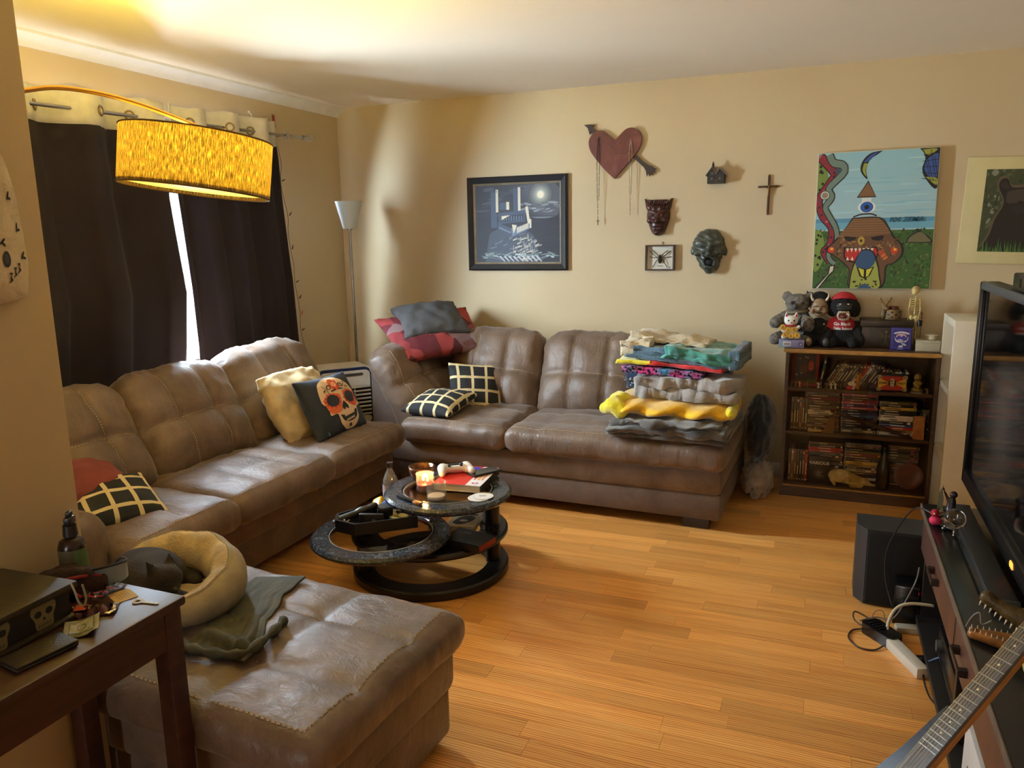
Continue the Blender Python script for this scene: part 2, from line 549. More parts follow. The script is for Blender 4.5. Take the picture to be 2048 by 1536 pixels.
def text(name, s, size, ma, parent, loc=(0, 0, 0), rot=(0, 0, 0), depth=.0004, shear=0, sx=1.0, mapf=None, align='CENTER', bold=0.0, **kw):
    cu = bpy.data.curves.new(name, 'FONT'); cu.body = s; cu.size = size; cu.extrude = depth
    cu.align_x = align; cu.align_y = 'CENTER'; cu.shear = shear; cu.resolution_u = 3; cu.offset = bold
    t = bpy.data.objects.new(name, cu); COL.objects.link(t)
    dg = bpy.context.evaluated_depsgraph_get()
    me = bpy.data.meshes.new_from_object(t.evaluated_get(dg))
    bpy.data.objects.remove(t)
    for v in me.vertices:
        v.co.x *= sx
        if mapf: v.co = mapf(v.co.x, v.co.y, .0012 + v.co.z)
    me.name = name; me.materials.clear()
    return obj(name, me, ma, parent, loc, rot, **kw)
# ================================================================== the room
H = 2.44
mat('white_trim', (226, 226, 222), .4, var=.02)
b = B().span((-.02, -8.5, -.10), (4.9, .02, -.008))
floor = obj('floor', b, mat('subfloor', (70, 45, 28), .8), kind='structure', label='orange-brown laminate wood strip floor')
b = B().span((-.12, -8.5, H), (4.97, .12, H + .1)); obj('ceiling', b, 'ceiling_paint', kind='structure', label='cream painted flat ceiling')
b = B().span((-.12, 0, -.1), (4.97, .12, H)); obj('wall_back', b, 'wall_paint', kind='structure', label='tan painted wall behind the brown sofa')
WY0, WY1, WZ0, WZ1 = -2.95, -0.90, .84, 2.0
b = B()
b.span((-.12, -8.5, -.1), (0, 0, WZ0)); b.span((-.12, -8.5, WZ1), (0, 0, H))
b.span((-.12, -8.5, WZ0), (0, WY0, WZ1)); b.span((-.12, WY1, WZ0), (0, 0, WZ1))
obj('wall_left', b, 'wall_paint', kind='structure', label='tan wall with the curtained window')
b = B().span((4.85, -8.5, -.1), (4.97, 0, H)); obj('wall_right', b, 'wall_paint', kind='structure', label='tan wall behind the television')
b = B().span((1.50, -7.0, -.1), (1.64, -3.658, H), r=.006); obj('wall_partition', b, 'wall_paint', kind='structure', label='tan partition wall ending beside the side table')
b = B().span((-.12, -8.62, -.1), (4.97, -8.5, H)); obj('wall_front', b, 'wall_paint', kind='structure', label='tan wall behind the camera')
# crown moulding along the window wall
pr = [(0, 0), (.0, -.062), (.012, -.062), (.016, -.05), (.03, -.032), (.05, -.018), (.062, -.012), (.066, 0)]
b = B(); n = len(pr)
vs = [(x, y, H + z) for y in (-8.5, 0.0) for x, z in pr]
b.add(vs, [(i, (i + 1) % n, n + (i + 1) % n, n + i) for i in range(n)])
obj('trim_1', b, 'white_trim', kind='structure', label='white crown moulding over the curtained window', smooth=.5)
for nm, a, c in (('baseboard_back', (0, -.014, 0), (4.85, 0, .09)), ('baseboard_left', (0, -7, 0), (.014, 0, .09)), ('baseboard_partition', (1.64, -7, 0), (1.654, -3.658, .09))):
    obj(nm, B().span(a, c, r=.004), 'white_trim', kind='structure')
# window: frame, sashes, panes
w = obj('window_1', B().span((-.10, WY0, WZ0), (-.04, WY0 + .05, WZ1)).span((-.10, WY1 - .05, WZ0), (-.04, WY1, WZ1)).span((-.10, WY0, WZ0), (-.04, WY1, WZ0 + .05)).span((-.10, WY0, WZ1 - .05), (-.04, WY1, WZ1)), 'white_trim', kind='structure', label='window behind the dark curtains')
for k in range(2):
    y0 = WY0 + .05 + k * .975
    obj('pane', B().span((-.075, y0, WZ0 + .05), (-.070, y0 + .975, WZ1 - .05)), 'glass', w)
obj('meeting_rail', B().span((-.095, -1.945, WZ0), (-.045, -1.905, WZ1)), 'white_trim', w)
obj('window_sill', B().span((-.04, WY0 - .04, WZ0 - .03), (.045, WY1 + .04, WZ0), r=.006), 'white_trim', w)

# laminate strips: each visible strip is its own piece
PW = .085
PL = [.42, .55, .68, .82, .98]
def plank_mesh(L):
    e = .0003
    b = B()
    hx, hy = L / 2 - .0004, PW / 2 - .0004
    vs = [(-hx, -hy, -.008), (hx, -hy, -.008), (hx, hy, -.008), (-hx, hy, -.008), (-hx, -hy, -.0003), (hx, -hy, -.0003), (hx, hy, -.0003), (-hx, hy, -.0003),
          (-hx + e, -hy + e, 0), (hx - e, -hy + e, 0), (hx - e, hy - e, 0), (-hx + e, hy - e, 0)]
    b.add(vs, [(0, 1, 5, 4), (1, 2, 6, 5), (2, 3, 7, 6), (3, 0, 4, 7), (4, 5, 9, 8), (5, 6, 10, 9), (6, 7, 11, 10), (7, 4, 8, 11), (8, 9, 10, 11)])
    me = b.mesh('plank', 0); me.materials.append(MATS['laminate']); return me
PM = [plank_mesh(L) for L in PL]
rest = B(); rng = random.Random(3)
y = -8.5 + PW / 2; row = 0
while y < 0:
    x = -.02 - rng.random() * .6
    while x < 4.85:
        k = rng.randrange(5); L = PL[k]; cx = x + L / 2
        vis = (1.0 < cx < 4.0 and -3.35 < y < -.28 and not (y > -1.02 and cx < 2.6) and not (y < -3.0 and cx < 2.1))
        if vis:
            o = bpy.data.objects.new('plank', PM[k]); COL.objects.link(o); o.location = (cx, y, 0); o.parent = floor
        elif cx + L / 2 > 0 and cx - L / 2 < 4.9:
            rest.span((max(x, -.02) + .0004, y - PW / 2 + .0004, -.008), (min(x + L, 4.85) - .0004, y + PW / 2 - .0004, 0))
        x += L
    y += PW; row += 1
obj('plank', rest, 'laminate', floor, kind='stuff', smooth=0)

# ================================================================== curtains
mat('curtain_cloth', (46, 39, 44), .9, var=.06, vs=3, bmp=.08, bs_=400, sheen=.03, spec=.2)
mat('curtain_white', (222, 220, 212), .8, var=.04, vs=20, bmp=.1, bs_=120)
mat('steel', (168, 166, 162), .25, metal=1.0, var=.04)
mat('dark_steel', (70, 68, 66), .35, metal=1.0, var=.05)
mat('bronze_ring', (150, 128, 100), .35, metal=.9, var=.05)
rodz = lambda y: 2.118 + (y + 2.43) * .031
def curtain(name, ya, yb, yab, ybb, label, nf, ph, gr, xo, am):
    t = thing(name, label, 'curtain', (.075, (ya + yb) / 2, 0), group=None)
    cx, cy = .075, (ya + yb) / 2
    NU, NV = 110, 26
    def fn(u, z):
        k = (2.1 - z) / 2.05; k = max(0, k)
        y0 = ya + (yab - ya) * k; y1 = yb + (ybb - yb) * k
        kk = min(1, k / .16); k4 = max(0, min(1, (k - .16) / .42))
        if xo < .05: y0 = -1.745 + .055 * kk + .08 * k4
        else: y1 = -1.745 - .09 * kk + .11 * k4
        y = y0 + (y1 - y0) * u
        a = 2 * PI * nf * u + ph + .5 * nz(u * 3, z * .4, nf)
        tp = max(0, min(1, (z - 1.8) / .2))
        x = cx + xo + (.045 - xo) * tp - (xo + .005) * min(1, max(0, (1.25 - z) / .4)) + (am + (.046 - am) * tp) * math.sin(a) * (1 - .35 * k) + .012 * nz(u * 9, z * 1.3, 3 + nf)
        y += .02 * math.cos(a * 2) * (.4 + k)
        return (x - cx, y - cy, z)
    zt = 2.045 + rodz(cy) - 2.118
    def dfn(u, v):
        q = fn(u, .04 + (zt - .04) * v); tz = rodz(fn(u, zt)[1] + cy) - rodz(cy)
        return (q[0], q[1], q[2] + (tz + .004) * v ** 3)
    b = B(); b.grid(dfn, NU, NV)
    o = obj('drape', b, 'curtain_cloth', t, smooth=4)
    md = o.modifiers.new('thick', 'SOLIDIFY'); md.thickness = .003
    hb = B()
    hb.grid(lambda u, v: (lambda q: (q[0], q[1], zt + (.155 + .012 * nz(u * 14, 0, nf)) * v + (rodz(q[1] + cy) - rodz(cy))))(fn(u, zt)), NU, 5)
    o = obj('header', hb, 'curtain_white', t, smooth=4)
    md = o.modifiers.new('thick', 'SOLIDIFY'); md.thickness = .003
    for g in gr:
        u = (g - ya) / (yb - ya); q = fn(u, zt); q1 = fn(u + .01, zt); q0 = fn(u - .01, zt)
        d = Vector((q1[0] - q0[0], q1[1] - q0[1], 0)).normalized(); n = Vector((-d.y, d.x, 0)) * -1
        c = Vector((q[0], q[1], rodz(g))) + n * .003
        pts = [c + .021 * (math.cos(a) * d + math.sin(a) * Vector((0, 0, 1))) for a in [2 * PI * k / 20 for k in range(20)]]
        obj('grommet', B().tube(pts, .0055, 6, closed=True), 'bronze_ring', t, smooth=4)
        pts = [c + n * .0005 + .017 * (math.cos(a) * d + math.sin(a) * Vector((0, 0, 1))) for a in [2 * PI * k / 20 for k in range(20)]]
        bb = B().add(pts, [tuple(range(20))]); obj('grommet_hole', bb, 'curtain_white', t)
curtain('curtain', -2.99, -1.675, -3.0, -1.735, 'wide dark plum curtain panel left of the bright gap', 3.4, .6, [-2.41, -2.10, -1.885], .10, .036)
curtain('curtain', -1.68, -.82, -1.64, -.61, 'dark plum curtain panel right of the bright gap', 3.6, 2.2, [-1.53, -1.26, -1.06, -.89], .02, .024)
t = thing('curtain_rod', 'steel curtain rod with a clear glass ball finial', 'curtain rod', (.12, -1.64, 2.14))
obj('pole', B().cyl((0, -1.4, rodz(-3.04) - 2.14), (0, 1.085, rodz(-.595) - 2.14), .009, n=12), 'steel', t)
obj('collar', B().cyl((0, 1.06, rodz(-.62) - 2.14), (0, 1.10, rodz(-.58) - 2.14), .014, n=12), 'steel', t)
obj('finial', B().sph((0, 1.128, rodz(-.555) - 2.14), .027, 16, 12), mat('finial_glass', (230, 232, 232), .05, trans=.8, var=0), t, smooth=4)
for yy in (-1.38, .885):
    z = rodz(yy - 1.68) - 2.14
    obj('bracket', B().cyl((-.12, yy, z), (0, yy, z), .006, n=8).cyl((-.12, yy, z), (-.113, yy, z), .026, n=14), 'steel', t)
    pts = [(0, yy + .0, z)] and [(.02 * math.cos(a), yy, z + .02 * math.sin(a)) for a in [2 * PI * k / 14 for k in range(14)]]
    obj('bracket_ring', B().tube(pts, .004, 6, closed=True), 'steel', t)
obj('wall_hook', B().tube(spline([(.03, -.975, 2.285), (.045, -.972, 2.27), (.04, -.97, 2.25), (.03, -.969, 2.235)], 4), .0035, 6).sph((.03, -.975, 2.288), .007), mat('hook_white', (214, 204, 196), .5), label='small white wall hook above the curtain end', cat='hook')
b = B().prism([(-.016, 0), (.016, .002), (.013, .085), (.004, .075), (-.012, .088)], -.001, .001, T=TR((.05, -.775, 2.215), (PI / 2, 0, PI / 2)))
b.tube(spline([(.05, -.775, 2.218), (.055, -.81, 2.20), (.07, -.86, 2.19), (.10, -.90, 2.185)], 5), .004, 6)
obj('tag', b, mat('red_ribbon', (150, 62, 48), .7), label='small red paper tag tied near the curtain rod end', cat='tag')
# fairy lights down the curtain edge
t = thing('string_lights', 'dark string lights hanging down the right curtain edge', 'string lights', (.06, -.815, 2.1))
wpts = [(.06 + .01 * math.sin(k * 2.1), .07 + .155 * k / 14 + .006 * math.sin(k * 1.7) - .1, -1.5 * k / 14) for k in range(15)]
obj('wire', B().tube(spline(wpts, 4), .0016, 5), mat('black_plastic', (22, 22, 23), .4, var=.05), t)
for k, (px, py, pz) in enumerate([wpts[2], wpts[4], wpts[6], wpts[8], wpts[9], wpts[10], wpts[11]]):
    T = TR((px + .004, py + .012, pz), (R(-70 + 25 * (k % 3)), 0, 0))
    lb = obj('bulb', B().cyl((0, 0, 0), (0, 0, .02), .004, .0035, 8, T=T).cyl((0, 0, .02), (0, 0, .034), .003, .0008, 8, T=T), 'black_plastic' if k != 5 else mat('red_bulb', (200, 60, 50), .3), t)
# ================================================================== upholstery
def cushion(name, parent, sx, sy, sz, loc, rot=(0, 0, 0), ma='sofa_leather', bulge=.03, r=.045, seams=(), n=(30, 30, 8), wr=.004, seed=0, deform=None, groove=.016, gw=.018, rim=None, bfront=.0, step=.013, sr=.002):
    hx, hy, hz = sx / 2, sy / 2, sz / 2
    def co(t, h): return h * (.72 * t + .28 * math.sin(PI * t / 2))
    def segd(x, y, s):
        (x0, y0), (x1, y1) = s; dx, dy = x1 - x0, y1 - y0
        t = max(0, min(1, ((x - x0) * dx + (y - y0) * dy) / (dx * dx + dy * dy)))
        return math.hypot(x - x0 - t * dx, y - y0 - t * dy)
    def disp(x, y, z, nzv):
        u, v = min(1, abs(x) / hx), min(1, abs(y) / hy)
        w = max(0, nzv)
        d = bulge * (1 - u ** 2.4) * (1 - v ** 2.4) * w
        for s in seams:
            k = segd(x, y, s)
            d -= groove * math.exp(-(k / gw) ** 2) * w
            d -= groove * .5 * math.exp(-(k / (gw * 4)) ** 2) * w
        d += wr * (nz(x * 9 + seed, y * 9, z * 9) + .6 * nz(x * 22, y * 22 + seed, z * 22))
        return d
    def pt(x, y, z):
        c = Vector((max(-hx + r, min(hx - r, x)), max(-hy + r, min(hy - r, y)), max(-hz + r, min(hz - r, z))))
        q = Vector((x, y, z)) - c
        if q.length > 1e-9: nn = q.normalized(); p = c + nn * r
        else: nn = Vector((0, 0, 1)); p = c
        w = nn.z
        p = p + Vector((0, 0, disp(p.x, p.y, p.z, w)))
        # sides swell a little
        if abs(nn.y) > .5: p.y += math.copysign(.012 * (1 - (z / hz) ** 2), nn.y) + wr * nz(x * 26 + seed, 3, z * 8)
        if abs(nn.x) > .5: p.x += math.copysign(.012 * (1 - (z / hz) ** 2) + bfront * (1 - (y / hy) ** 2), nn.x) + wr * 1.5 * nz(3, y * 30 + seed, z * 8)
        if deform: p = deform(p)
        return p
    NX, NY, NZ = n; ids = {}; b = B()
    def vid(i, j, k):
        if (i, j, k) not in ids:
            ids[(i, j, k)] = len(b.v)
            b.v.append(tuple(pt(co(2 * i / NX - 1, hx), co(2 * j / NY - 1, hy), co(2 * k / NZ - 1, hz))))
        return ids[(i, j, k)]
    def q(a, bb, c, d): b.f.append((vid(*a), vid(*bb), vid(*c), vid(*d))); b.m.append(0)
    for i in range(NX):
        for j in range(NY):
            q((i, j, NZ), (i + 1, j, NZ), (i + 1, j + 1, NZ), (i, j + 1, NZ)); q((i, j, 0), (i, j + 1, 0), (i + 1, j + 1, 0), (i + 1, j, 0))
    for i in range(NX):
        for k in range(NZ):
            q((i, 0, k), (i + 1, 0, k), (i + 1, 0, k + 1), (i, 0, k + 1)); q((i, NY, k), (i, NY, k + 1), (i + 1, NY, k + 1), (i + 1, NY, k))
    for j in range(NY):
        for k in range(NZ):
            q((0, j, k), (0, j, k + 1), (0, j + 1, k + 1), (0, j + 1, k)); q((NX, j, k), (NX, j + 1, k), (NX, j + 1, k + 1), (NX, j, k + 1))
    o = obj(name, b, ma, parent, loc, rot, smooth=4)
    # contrast stitching along the seams
    st = B()
    lines = [(s, 0) for s in seams] + [(s, 1) for s in (rim or ())]
    for s, isr in lines:
        (x0, y0), (x1, y1) = s; L = math.hypot(x1 - x0, y1 - y0); m = int(L / step)
        for i in range(m):
            P2 = []
            for tt in ((i + .2) / m, (i + .75) / m):
                x, y = x0 + (x1 - x0) * tt, y0 + (y1 - y0) * tt
                P2.append(pt(x, y, hz) + Vector((0, 0, .0015)))
            a, c = P2; d = (c - a)
            if d.length < 1e-5: continue
            st.tube([a, c], sr, 4)
    if st.v: obj('stitching', st, 'thread', o, kind='stuff')
    return o

def tuft(sx, sy, xs, ys, e=.02):
    out = [((x, -sy / 2 + e), (x, sy / 2 - e)) for x in xs] + [((-sx / 2 + e, y), (sx / 2 - e, y)) for y in ys]
    return out

# ------------------------------------------------------------------ sofa under the window (seats face +x)
S = thing('sofa', 'brown leather sofa under the curtained window', 'sofa', (.6, -2.2, 0))
def L(x, y, z): return (x - .6, y + 2.2, z)
obj('lower_rail', B().span(L(.15, -3.26, .045), L(1.0, -1.13, .2), r=.02), 'sofa_leather', S)
obj('upper_rail', B().span(L(.15, -3.26, .19), L(1.03, -1.12, .345), r=.03), 'sofa_leather', S)
obj('back_frame', B().span(L(.145, -3.28, .2), L(.38, -1.12, .78), r=.05), 'sofa_leather', S)
for x in (.2, .92):
    for yy in (-3.18, -1.22): obj('foot', B().span(L(x - .05, yy - .05, 0), L(x + .05, yy + .05, .05), r=.006), mat('foot_black', (25, 20, 18), .5), S)
cushion('arm', S, .92, .22, .54, L(.58, -3.19, .32), bulge=.02, r=.07, n=(26, 10, 14), seed=3)
seats = [(-3.10, -2.56, .115), (-2.565, -1.885, .125), (-1.89, -1.19, .125)]
for i, (a, c, hgt) in enumerate(seats):
    w = c - a
    sm = tuft(.76, w, [-.1, .17], [-w * .17, w * .2] if i else [.02], .05)
    cushion('seat_cushion', S, .78, w, .15, L(.765, (a + c) / 2, .405), seams=sm, bulge=.028, r=.05, seed=i * 7, groove=.009, gw=.012, rim=[((.365, -w / 2 + .03), (.365, w / 2 - .03))], n=(34, 30, 8), wr=.006)
def lean(p):
    p.z -= .0
    return p
backs = [(-3.09, -2.46, .54, 4), (-2.475, -1.81, .55, 11), (-1.83, -1.10, .57, 23)]
for i, (a, c, hgt, sd) in enumerate(backs):
    w = c - a
    def dfm(p, w=w, sd=sd, hgt=hgt):
        # top corners droop, lower part plumper
        v = p.x / hgt + .5
        k = abs(p.y) / (w / 2)
        p.x += (.02 * nz(p.y * 4, sd, 0) - .05 * k ** 4) * max(0, v) if v > .3 else 0
        p.z += .03 * math.exp(-((v - .28) / .25) ** 2) * (1 - k ** 2)
        return p
    # local x = up the back, y = along sofa (mirrored), z = out of the back
    rot = Matrix(((-math.sin(R(27)), 0, math.cos(R(27))), (0, 1, 0), (math.cos(R(27)), 0, math.sin(R(27))))).transposed()
    Mx = Matrix(((-math.sin(R(27)), 0, math.cos(R(27))), (0, -1, 0), (math.cos(R(27)), 0, math.sin(R(27)))))
    sm = tuft(hgt, w, [.0], [-w * .17, w * .17], .03)
    cushion('back_cushion', S, hgt, w, .2, L(.46, (a + c) / 2, .655 + (.012 if i == 2 else 0)), Mx.to_euler(), seams=sm, bulge=.05, r=.075, seed=sd, deform=dfm, n=(30, 34, 8), wr=.008, groove=.02)

# ------------------------------------------------------------------ sofa along the back wall
S2 = thing('sofa', 'brown leather corner sofa along the back wall under the castle picture', 'sofa', (1.85, -.6, 0), R(-1.6))
def L(x, y, z): return (x - 1.85, y + .6, z)
obj('lower_rail', B().span(L(1.02, -1.07, .06), L(2.93, -.1, .21), r=.02), 'sofa_suede', S2)
obj('upper_rail', B().span(L(.98, -1.09, .2), L(2.935, -.1, .345), r=.035), 'sofa_leather', S2)
for x, yy in ((2.80, -.98), (2.80, -.2), (1.1, -.98), (1.1, -.2)):
    obj('foot', B().span(L(x - .07, yy - .05, 0), L(x + .07, yy + .05, .062), r=.006), mat('foot_brown', (52, 40, 34), .5), S2)
obj('back_frame', B().span(L(.9, -.3, .2), L(2.36, -.06, .8), r=.06), 'sofa_leather', S2)
# side back at the left, with its slanted outer panel
pn = [(.77, .05), (1.04, .05), (1.08, .38), (.84, .80), (.80, .82), (.77, .78)]
b = B().prism([(x - 1.85, z) for x, z in pn], 0, .86, T=TR((0, .6 - .08, 0), (PI / 2, 0, 0)))
obj('side_panel', b, 'sofa_suede', S2)
Mx = Matrix(((-math.sin(R(29)), 0, math.cos(R(29))), (0, -1, 0), (math.cos(R(29)), 0, math.sin(R(29)))))
def dfm(p):
    v = p.x / .58 + .5; k = abs(p.y) / .36
    p.z += .03 * math.exp(-((v - .25) / .25) ** 2) * (1 - k * k)
    p.x -= .03 * k ** 4 * max(0, v)
    return p
cushion('back_cushion', S2, .56, .74, .2, L(.955, -.64, .605), Mx.to_euler(), seams=tuft(.56, .74, [.02], [-.13, .13], .03), bulge=.05, r=.08, seed=31, deform=dfm, n=(30, 34, 8), wr=.009, groove=.02, rim=[((-.25, -.33), (.25, -.33)), ((-.25, .33), (.25, .33))])
for i, (a, c, sm0) in enumerate(((1.085, 1.75, None), (1.755, 2.945, None))):
    w = c - a
    Mz = Matrix(((0, 1, 0), (-1, 0, 0), (0, 0, 1)))   # local x -> -y (front), local y -> x
    sm = tuft(.74, w, [.0, .22], [-.1, .14] if i == 0 else [-.39, -.16, .06], .05)
    cushion('seat_cushion', S2, .78, w, .15, L((a + c) / 2, -.745, .405), Mz.to_euler(), seams=sm, bulge=.028, r=.05, seed=40 + i, groove=.009, gw=.012, rim=[((.365, -w / 2 + .03), (.365, w / 2 - .03))], n=(34, 30 + 16 * i, 8), wr=.006)
for i, (a, c, sd) in enumerate(((1.09, 1.72, 51), (1.735, 2.385, 63))):
    w = c - a
    def dfm(p, w=w, sd=sd):
        v = p.x / .54 + .5; k = abs(p.y) / (w / 2)
        p.z += .03 * math.exp(-((v - .3) / .25) ** 2) * (1 - k * k)
        p.x -= (.05 * k ** 4) * max(0, v)
        return p
    s_, c_ = math.sin(R(20)), math.cos(R(20))
    Mb = Matrix(((0, 1, 0), (s_, 0, -c_), (c_, 0, s_)))   # x -> up/back, y -> +x, z -> front
    cushion('back_cushion', S2, .55, w, .2, L((a + c) / 2, -.44, .66), Mb.to_euler(), seams=tuft(.55, w, [.0], [-w * .17, w * .17], .03), bulge=.05, r=.075, seed=sd, deform=dfm, n=(30, 34, 8), wr=.008, groove=.02)

# ------------------------------------------------------------------ ottoman
OT = thing('ottoman', 'large brown leather ottoman with tufted top in the foreground', 'ottoman', (1.83, -3.345, 0), R(-3.5))
obj('lower_band', B().span((-.50, -.31, .03), (.515, .31, .19), r=.02), 'ottoman_leather', OT)
obj('upper_band', B().span((-.515, -.325, .18), (.53, .325, .335), r=.03), 'ottoman_leather', OT)
cushion('top_cushion', OT, 1.09, .70, .13, (.0, 0, .36), ma='ottoman_leather', bulge=.02, r=.045, seams=tuft(1.09, .70, [-.17, .19], [-.12, .13], .04), n=(48, 36, 8), wr=.004, seed=77, groove=.013, gw=.014, rim=[((.50, -.31), (.50, .31)), ((-.5, -.315), (.5, -.315))], step=.016, sr=.0027)
for x in (-.44, .44):
    for yy in (-.24, .24): obj('foot', B().span((x - .04, yy - .04, 0), (x + .04, yy + .04, .04), r=.005), 'foot_black', OT)
# ================================================================== lamps
@custom('shade_cloth')
def _(nt, bs):
    v = coords(nt, 'UV', (1, 1, 1))
    a = tex(nt, coords(nt, 'UV', (420, 6, 1)), 1.0, 3, .7)
    c = ramp(nt, a, [(.35, (46, 35, 15)), (.52, (100, 79, 36)), (.68, (164, 136, 78))])
    nt.links.new(c, bs.inputs['Base Color'])
    bs.inputs['Roughness'].default_value = .85
    tl = nt.nodes.new('ShaderNodeBsdfTranslucent'); nt.links.new(c, tl.inputs['Color'])
    mx = nt.nodes.new('ShaderNodeMixShader'); mx.inputs[0].default_value = .33
    out = [n for n in nt.nodes if n.type == 'OUTPUT_MATERIAL'][0]
    nt.links.new(bs.outputs[0], mx.inputs[1]); nt.links.new(tl.outputs[0], mx.inputs[2]); nt.links.new(mx.outputs[0], out.inputs['Surface'])
@custom('diffuser')
def _(nt, bs):
    bs.inputs['Base Color'].default_value = (.9, .86, .75, 1)
    tl = nt.nodes.new('ShaderNodeBsdfTranslucent'); tl.inputs['Color'].default_value = (.95, .9, .78, 1)
    mx = nt.nodes.new('ShaderNodeMixShader'); mx.inputs[0].default_value = .8
    out = [n for n in nt.nodes if n.type == 'OUTPUT_MATERIAL'][0]
    nt.links.new(bs.outputs[0], mx.inputs[1]); nt.links.new(tl.outputs[0], mx.inputs[2]); nt.links.new(mx.outputs[0], out.inputs['Surface'])
mat('brass', (196, 150, 84), .3, metal=1.0, var=.05)
mat('shade_rim', (74, 54, 26), .8)
AX = (Vector((0, 0, 1)) + .135 * Vector((.928, .373, 0)) + .055 * Vector((-.6, .8, 0))).normalized()
qs = AX.to_track_quat('Z', 'Y')
LC = Vector((1.3, -2.792, 1.784))
AL = thing('arc_lamp', 'brass arc floor lamp with a glowing mustard drum shade', 'lamp', (1.08, -3.48, 0))
base0 = Vector((1.08, -3.48, 0))
TS = Matrix.Translation(LC - base0) @ qs.to_matrix().to_4x4()
RS, HS = .248, .094
b = B(); n = 72
for k in range(n + 1):
    q = 2 * PI * k / n
    for z in (-HS, HS): b.v.append(tuple(TS @ Vector((RS * math.cos(q), RS * math.sin(q), z))))
b.f = [(2 * k, 2 * k + 2, 2 * k + 3, 2 * k + 1) for k in range(n)]; b.m = [0] * n
b.uv = [(k / n, z) for k in range(n + 1) for z in (0, 1)]
sh = obj('shade', b, 'shade_cloth', AL, smooth=4)
for z in (-HS, HS):
    pts = [TS @ Vector((RS * math.cos(2 * PI * k / 60), RS * math.sin(2 * PI * k / 60), z)) for k in range(60)]
    obj('shade_rim', B().tube(pts, .003, 5, closed=True), 'shade_rim', AL)
obj('diffuser', B().disc((0, 0, 0), RS - .006, -HS + .012, -HS + .015, 60, T=TS), 'diffuser', AL, label='white diffuser disc under the shade')
sp3 = B()
for k in range(3):
    q = 2 * PI * k / 3
    sp3.cyl((0, 0, HS - .01), (RS * math.cos(q), RS * math.sin(q), HS - .004), .002, n=6, T=TS)
sp3.cyl((0, 0, HS - .05), (0, 0, HS + .03), .012, n=12, T=TS)
obj('spider', sp3, 'brass', AL)
tip = TS @ Vector((0, 0, HS + .03)) + base0
obj('bulb', B().sph((0, 0, HS - .085), .03, 14, 10, T=TS), mat('bulb_glow', (255, 240, 200), .5, var=0, emit=(255, 226, 150), estr=4.0), AL, smooth=4)
arc = [(1.08, -3.48, .03), (1.078, -3.482, .7), (1.075, -3.49, 1.35), (1.08, -3.46, 1.72), (1.10, -3.36, 1.91), (1.135, -3.23, 1.975), (1.18, -3.10, 1.985), (1.235, -2.95, 1.962), tuple(tip)]
obj('arc', B().tube([Vector(p) - base0 for p in spline(arc, 8)], .0075, 10), 'brass', AL, smooth=4)
obj('base', B().disc((0, 0, 0), .13, 0, .03, 40), 'brass', AL)
pl = bpy.data.lights.new('lamp_light', 'POINT'); pl.energy = 54; pl.color = (1.0, .72, .11); pl.shadow_soft_size = .035
po = bpy.data.objects.new('lamp_light', pl); COL.objects.link(po); po.parent = AL
po.location = TS @ Vector((0, 0, HS - .04))

# torchiere in the corner
@custom('opal_glass')
def _(nt, bs):
    bs.inputs['Base Color'].default_value = lin((214, 226, 232)); bs.inputs['Roughness'].default_value = .15
    bs.inputs['Subsurface Weight'].default_value = .2; bs.inputs['Subsurface Radius'].default_value = (.05, .05, .05)
TL = thing('torchiere_lamp', 'slim torchiere floor lamp with a white glass cone shade in the corner', 'lamp', (.3, -.36, 0))
obj('base', B().disc((0, 0, 0), .085, 0, .02, 36), 'steel', TL)
obj('pole', B().cyl((0, 0, .02), (0, 0, 1.6), .009, n=12), 'steel', TL)
obj('shade', B().lathe([(.0, 1.585), (.046, 1.585), (.092, 1.768), (.088, 1.768), (.043, 1.592), (0, 1.592)], 40), 'opal_glass', TL, smooth=.9)
obj('socket', B().cyl((0, 0, 1.575), (0, 0, 1.64), .018, n=14), 'steel', TL)
obj('power_cord', B().tube(spline([(0, .02, .02), (.05, .2, .01), (.02, .3, .01), (.0, .33, .2)], 5), .003, 6), 'black_plastic', TL)

# portable air cooler beside the window sofa
mat('cooler_white', (226, 220, 206), .45, var=.04)
mat('cooler_navy', (22, 34, 74), .35, var=.05)
mat('cooler_dark', (18, 18, 22), .6, var=.05)
AC = thing('air_cooler', 'white and navy portable air cooler with a slatted grille', 'air cooler', (.34, -.64, 0), R(-39))
# local: front faces +x
def rr2(w, h, r, n=6, cz=0, rb=None):
    rb = r if rb is None else rb
    out = []
    for (cx, cy, a, q) in ((w / 2 - rb, -h / 2 + rb, -90, rb), (w / 2 - r, h / 2 - r, 0, r), (-w / 2 + r, h / 2 - r, 90, r), (-w / 2 + rb, -h / 2 + rb, 180, rb)):
        for k in range(n + 1): out.append((cx + q * math.cos(R(a + 90 * k / n)), cy + cz + q * math.sin(R(a + 90 * k / n))))
    return out
FX = TR((0, 0, 0), (PI / 2, 0, PI / 2))   # prism x -> +y, y -> z, extrude -> +x
obj('body', B().prism(rr2(.38, .66, .04, 6, .35), -.12, .10, T=FX), 'cooler_white', AC)
obj('surround', B().prism(rr2(.37, .40, .05, 6, .475), .10, .125, T=FX), 'cooler_navy', AC)
obj('top_panel', B().prism(rr2(.335, .105, .03, 5, .605, rb=.004), .12, .135, T=FX), 'cooler_white', AC)
obj('control_strip', B().prism(rr2(.24, .018, .008, 4, .632), .135, .137, T=FX), mat('strip_grey', (70, 66, 62), .4), AC)
obj('grille_opening', B().prism(rr2(.335, .20, .004, 2, .45), .118, .128, T=FX), 'cooler_dark', AC)
for k in range(8): obj('slat', B().box((.135, 0, .545 - k * .0265), (.012, .335, .011), T=TR((0, 0, 0), (0, 0, 0)), r=.002), 'cooler_white', AC)
